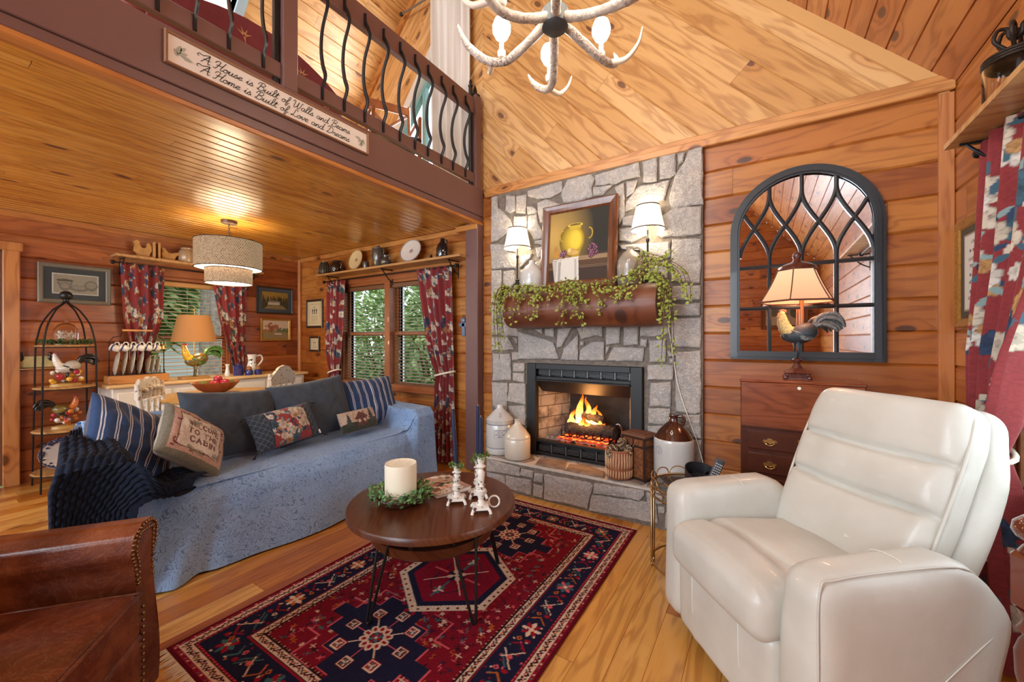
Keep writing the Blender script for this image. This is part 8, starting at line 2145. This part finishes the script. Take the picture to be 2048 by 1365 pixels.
sg = picture('wall_sign', 'long framed white sign with cursive house and home verse on the loft fascia', (-2.296, 1.222, 2.532), D90, 1.095, .152, .014, .018, plain('sign_oak_frame', srgb(140, 100, 72), .5), cv, cat='sign')
g = G()
for s, x0, zb in (('A House is Built of Walls and Beams', .115, .088), ('A Home is Built of Love and Dreams', .112, .036)):
    ls, w = script(s); kx = .835 / w
    for l in ls: ribbon(g, [(-.5475 + x0 + a * kx, zb + b * .046 - .006) for a, b in l], .0034, lambda a, b, d: (a, -.0092, b))
g.build('lettering', plain('sign_ink', (.03, .03, .03), .6), sg)
g = G()
for x0, s_, zc in ((-.50, 1, .06), (.505, -1, .085)):
    for k, (dx, dz, a, l) in enumerate(((0, 0, .5, .045), (.0, .0, 1.3, .05), (.015, .0, -.1, .045), (.01, .02, .9, .035), (.0, -.01, 1.9, .035))):
        c0 = Vector((x0 + s_ * dx, zc + dz * s_)); d = Vector((math.cos(a) * s_, math.sin(a) * (1 if s_ > 0 else -1))); n_ = Vector((-d.y, d.x))
        P = [c0, c0 + d * l * .35 + n_ * l * .2, c0 + d * l * .7 + n_ * l * .16, c0 + d * l, c0 + d * l * .7 - n_ * l * .16, c0 + d * l * .35 - n_ * l * .2]
        P = [Vector((max(-.528, min(.528, p.x)), max(.018, min(.134, p.y)))) for p in P]
        g.add([(p.x, -.0086, p.y) for p in P], [tuple(range(6))])
g.build('painted_leaves', plain('sage_paint', srgb(160, 166, 152), .7), sg)
# ---- loft furniture
MRN = plain('maroon_upholstery', srgb(118, 34, 44), .8, sheen=.3, nscale=30, namt=.1)
lf = thing('loft_sofa', 'maroon camelback sofa with tan dragonfly motifs behind the loft railing', 'sofa', (-3.05, 1.40, 2.71), 0)
g = G(); P = [(-.60, .20)] + [(y, .55 + .20 * math.cos(y / .62 * PI / 2) ** .8) for y in np.linspace(-.60, .60, 15)] + [(.60, .20)]; g.prism(P, -.08, .08, fn=lambda a, b, t: (t, a, b)); g.build('backrest', MRN, lf)
g = G(); g.rbox((-.38, 0, .28), (.62, 1.16, .26), .06, 8); g.build('seat', MRN, lf, smooth=180)
for y in (-.62, .62): g = G(); g.rbox((-.30, y, .34), (.70, .14, .42), .06, 8); g.build('arm', MRN, lf, smooth=180)
for k, (y, z) in enumerate(((-.40, .50), (-.10, .62), (.12, .45), (.30, .58), (.50, .42), (-.25, .35))):
    g = G()
    for a in (.5, 1.2, 2.0, 2.7, -1.4): g.add([(.082, y + .010 * math.cos(a + .8), z + .010 * math.sin(a + .8)), (.083, y + .055 * math.cos(a), z + .055 * math.sin(a)), (.082, y + .010 * math.cos(a - .8), z + .010 * math.sin(a - .8))], [(0, 1, 2)])
    g.build('dragonfly_motif', plain('tan_motif', srgb(196, 150, 100), .8), lf)
for x in (-.6, 0):
    for y in (-.5, .5): g = G(); g.lathe([(.02, 0), (.028, .16)], c=(x, y, 0), seg=8); g.build('foot', DKW, lf)
lc = thing('loft_chair', 'wooden armchair with curved arms in the loft before the slanted window', 'chair', (-3.02, 2.62, 2.71), math.radians(60)); LW = plain('chestnut_wood', srgb(142, 82, 46), .4, coat=.2, nscale=20, namt=.2)
g = G(); g.rbox((0, 0, .43), (.46, .44, .05), .02, 6); g.build('seat', K_, lc, smooth=60)
for x in (-.21, .21):
    g = G(); g.box((x, -.19, .32), (.03, .03, .64)); g.build('leg', LW, lc); g = G(); g.tube([(x, .2, 0), (x, .2, .5), (x, .26, .98)], .018, 8); g.build('leg', LW, lc, smooth=60)
    g = G(); g.tube(smoothpts([(x, -.21, .64), (x * 1.05, -.05, .67), (x, .22, .66)], 5), .017, 8); g.build('armrest', LW, lc, smooth=60)
g = G(); g.box((0, .25, .93), (.44, .025, .09), b=.008); g.build('top_rail', LW, lc); g = G()
for s in (-1, 1): g = G(); g.tube([(-.19 * s, .215, .55), (.19 * s, .25, .88)], .014, 6); g.build('cross_brace', LW, lc)
WLIN = plain('white_linen_drape', srgb(226, 222, 214), .9, sheen=.2)
curtain('white_curtain', 'long white linen curtain at the loft gable window beside the railing end', 'curtain', Pfire, 2.73, 4.86, spans([(2.7, -2.86), (4.9, -2.90)], [(2.7, -2.42), (4.9, -2.42)]), None, 5, .05, .75, .014, None, 21, WLIN, cols=False)
t = thing('curtain_rod', 'grey metal curtain rod high in the loft gable', 'curtain rod', (-2.86, D - .085, 4.84)); g = G(); g.tube([(-.5, 0, 0), (.5, 0, 0)], .010, 10); g.build('pole', plain('grey_rod', (.25, .25, .26), .3, .8), t, smooth=60); g = G(); g.ball((-.5, 0, 0), .022, 10); g.build('finial', BLACK, t, smooth=180)

# ------------------------------------------------------------------ antler chandelier
HX, HY, HH = -.777, 1.579, 2.69
chd = thing('antler_chandelier', 'antler chandelier with bright candle bulbs hanging from the cathedral ceiling', 'chandelier', (HX, HY, HH))
def antler():
    t = NT('antler_bone'); oc = t.objc(); n = t.noise(oc, 40, 4, .7, 2.0); m = t.noise(oc, 6, 2); base = t.ramp(n.outputs[0], [(.35, srgb(92, 74, 64)), (.5, srgb(176, 158, 144)), (.7, srgb(222, 212, 200))]); base = t.mix(t.ramp(m.outputs[0], [(.4, (0, 0, 0)), (.6, (.7, .7, .7))]), base, srgb(214, 202, 188)); t.link(base, t.b.inputs['Base Color']); t.set(Roughness=.5); t.bump(n.outputs[0], .9, .008); return t.m
ANT = antler(); TIPM = plain('pale_antler_tip', srgb(222, 204, 184), .4)
g = G(); g.lathe([(0, -.055), (.045, -.052), (.058, -.04), (.058, .03), (.045, .045), (0, .05)], seg=24); g.build('hub', plain('charcoal_hub', (.05, .052, .055), .6), chd, smooth=40)
g = G(); g.tube([(0, 0, .04), (0, 0, roof_z(HX) - HH - .005)], .011, 8); g.lathe([(.05, roof_z(HX) - HH - .06), (.05, roof_z(HX) - HH - .03)], seg=20); g.build('hanging_rod', BLACK, chd, smooth=60)
th0 = .565
SLV = plain('cream_candle_sleeve', srgb(236, 228, 214), .5, em=(1, .9, .75), ems=.1)
CHB = plain('frosted_globe_bulb', (1, .97, .92), .3, em=(1, .93, .82), ems=16)
for k, (ad, up) in enumerate(((0, -.02), (-62, 0), (60, 0), (-122, .02), (122, .02), (180, .03))):
    a = math.radians(90) + th0 - math.radians(ad)       # angle from the viewing direction, clockwise
    d = Vector((math.cos(a), math.sin(a), 0)); s = Vector((d.y, -d.x, 0))
    P = [d * .045 + UZ * -.01, d * .13 + UZ * -.05 + s * .01, d * .25 + UZ * (-.095 + up) + s * .015, d * .35 + UZ * (-.075 + up) - s * .01, d * .43 + UZ * (.0 + up) - s * .06, d * .455 + UZ * (.075 + up) - s * .10]
    Q = smoothpts(P, 6); n = len(Q); rs = [lerp(.021, .017, i / n) * (1 if i < n * .7 else 1 - ((i - n * .7) / (n * .3)) ** 1.4 * .93) for i in range(n)]
    g = G(); g.tube(Q, rs, 10); g.v = [tuple(Vector(p) + noise.noise_vector(Vector(p) * 30) * .0035) for p in g.v]; ar = g.build('antler', ANT, chd, smooth=180)
    g = G(); T = smoothpts([d * .32 + UZ * (-.085 + up), d * .37 + UZ * (-.085 + up) + s * .06, d * .40 + UZ * (-.03 + up) + s * .11, d * .40 + UZ * (.03 + up) + s * .135], 5); g.tube(T, [.015 * (1 - (i / len(T)) ** 1.5 * .93) for i in range(len(T))], 8); g.build('tine', TIPM, ar, smooth=180)
    c = d * .27 + UZ * (-.072 + up)
    g = G(); g.lathe([(.012, -.01), (.019, 0), (.019, .018), (.011, .022), (.011, .075)], c=c, seg=14); g.build('candle_sleeve', SLV, ar, smooth=50)
    g = G(); g.lathe([(.012, .075), (.028, .082), (.042, .11), (.043, .135), (.032, .165), (0, .18)], c=c, seg=16); g.build('bulb', CHB, ar, smooth=60)
    point('chandelier_light', (HX + c.x, HY + c.y, HH + c.z + .19), 3.2, (1, .88, .7), .05)

# ------------------------------------------------------------------ outside
LAWN = plain('green_lawn', srgb(96, 120, 60), .95, nscale=2, namt=.3)
g = G(); g.box((-6, 6, -.75), (40, 34, .1)); tag(g.build('ground', LAWN), kind='structure')
def shrub(name, label, loc, rx, ry, rz, n, seed, ls, m1, m2, cat='shrub', group=None, trunk=False):
    t = thing(name, label, cat, loc, 0, group); g = G(); rn = random.Random(seed)
    for k in range(n):
        v = Vector((rn.gauss(0, 1), rn.gauss(0, 1), rn.gauss(0, 1))); v.normalize(); f = rn.uniform(.55, 1) ** .5 * (1 + .25 * noise.noise(v * 2.5)); p = Vector((v.x * rx * f, v.y * ry * f, rz + v.z * rz * f))
        leaf(g, p, v + Vector((rn.uniform(-1, 1), rn.uniform(-1, 1), rn.uniform(-1, .4))), Vector((rn.random() - .5, rn.random() - .5, 1)), ls * rn.uniform(.6, 1.3), ls * .5, k % 2)
    g.build('foliage', [m1, m2], t)
    g = G()
    for k in range(7): a = k * .9; g.tube([(.1 * math.cos(a), .1 * math.sin(a), -.05), (rx * .35 * math.cos(a), ry * .35 * math.sin(a), rz * .8), (rx * .6 * math.cos(a), ry * .6 * math.sin(a), rz * 1.3)], [.05, .03, .01], 6)
    g.build('stems', STEMB, t)
F1, F2, F3 = plain('leaf_mid_green', srgb(128, 164, 94), .5), plain('leaf_light_green', srgb(186, 208, 144), .5), plain('leaf_dark_green', srgb(58, 88, 44), .6)
for k, (x, y, h, lab) in enumerate(((-6.4, 5.7, 1.5, 'leafy rhododendron outside the left half of the twin window'), (-4.4, 5.0, 1.6, 'leafy rhododendron outside the twin window mullion'), (-8.5, 5.9, 1.7, 'leafy shrub outside beyond the corner side of the twin window'), (-2.3, 5.3, 1.45, 'leafy rhododendron outside the right half of the twin window'))):
    shrub('shrub', lab, (x, y, -.7), .85, .7, h, 2600, k + 3, .16, F1, F2, 'shrub', 'shrubs outside the twin window')
for k, (x, y, h, r, lab) in enumerate(((-11.8, 10.5, 3.4, 2.5, 'tall green tree far outside the left half of the twin window'), (-4.5, 9.0, 3.6, 2.8, 'tall green tree far behind the shrubs outside the twin window'), (-9.6, 2.0, 1.5, 1.25, 'leafy tree outside the garden window, over the white shed'), (-15.0, 6.5, 3.0, 2.2, 'green tree outside beyond the shed'))):
    shrub('tree', lab, (x, y, .95 if h == 1.5 else -.7), r, r, h, 4200, k + 20, .26, F1, F3 if k % 2 else F2, 'tree', 'trees outside the windows')
shrub('shrub', 'low shrub outside below the garden window, in front of the white shed', (-9.7, 1.6, -.7), .9, .9, .60, 1500, 44, .13, F2, F1, 'shrub')
tk = thing('tree', 'thick grey-barked tree trunk outside the garden window', 'tree', (-8.3, 3.12, -.75)); BRKM = plain('grey_bark', srgb(150, 144, 134), .95, nscale=14, namt=.4, bump=1, bscale=30)
g = G(); g.tube([(0, 0, 0), (.02, 0, 2), (.0, .05, 6)], [.30, .24, .2], 16); g.build('trunk', BRKM, tk, smooth=60)
for a in (.6, 2.6, 4.4): g = G(); g.tube([(0, 0, 3.6), (.2 * math.cos(a), .2 * math.sin(a), 4.6), (.4 * math.cos(a), .4 * math.sin(a), 6)], [.1, .07, .03], 8); g.build('branch', BRKM, tk)
sd = thing('garden_shed', 'white clapboard shed seen through the garden window', 'building', (-12.5, 3.1, -.7)); SDW = plain('white_clapboard', srgb(226, 228, 230), .7)
g = G(); g.box((0, 0, 1.0), (2.0, 3.4, 2.0))
for k in range(12): g.box((1.01, 0, .12 + k * .16), (.03, 3.42, .15))
g.build('wall', SDW, sd); g = G(); g.prism([(-1.2, 2.0), (1.2, 2.0), (0, 2.9)], -1.85, 1.85, fn=lambda a, b, t: (a, t, b)); g.build('roof', plain('grey_shingle', srgb(110, 108, 108), .9), sd); g = G(); g.box((1.03, -.6, 1.25), (.04, .5, .6)); g.build('window', plain('dark_shed_pane', srgb(90, 100, 110), .2), sd)
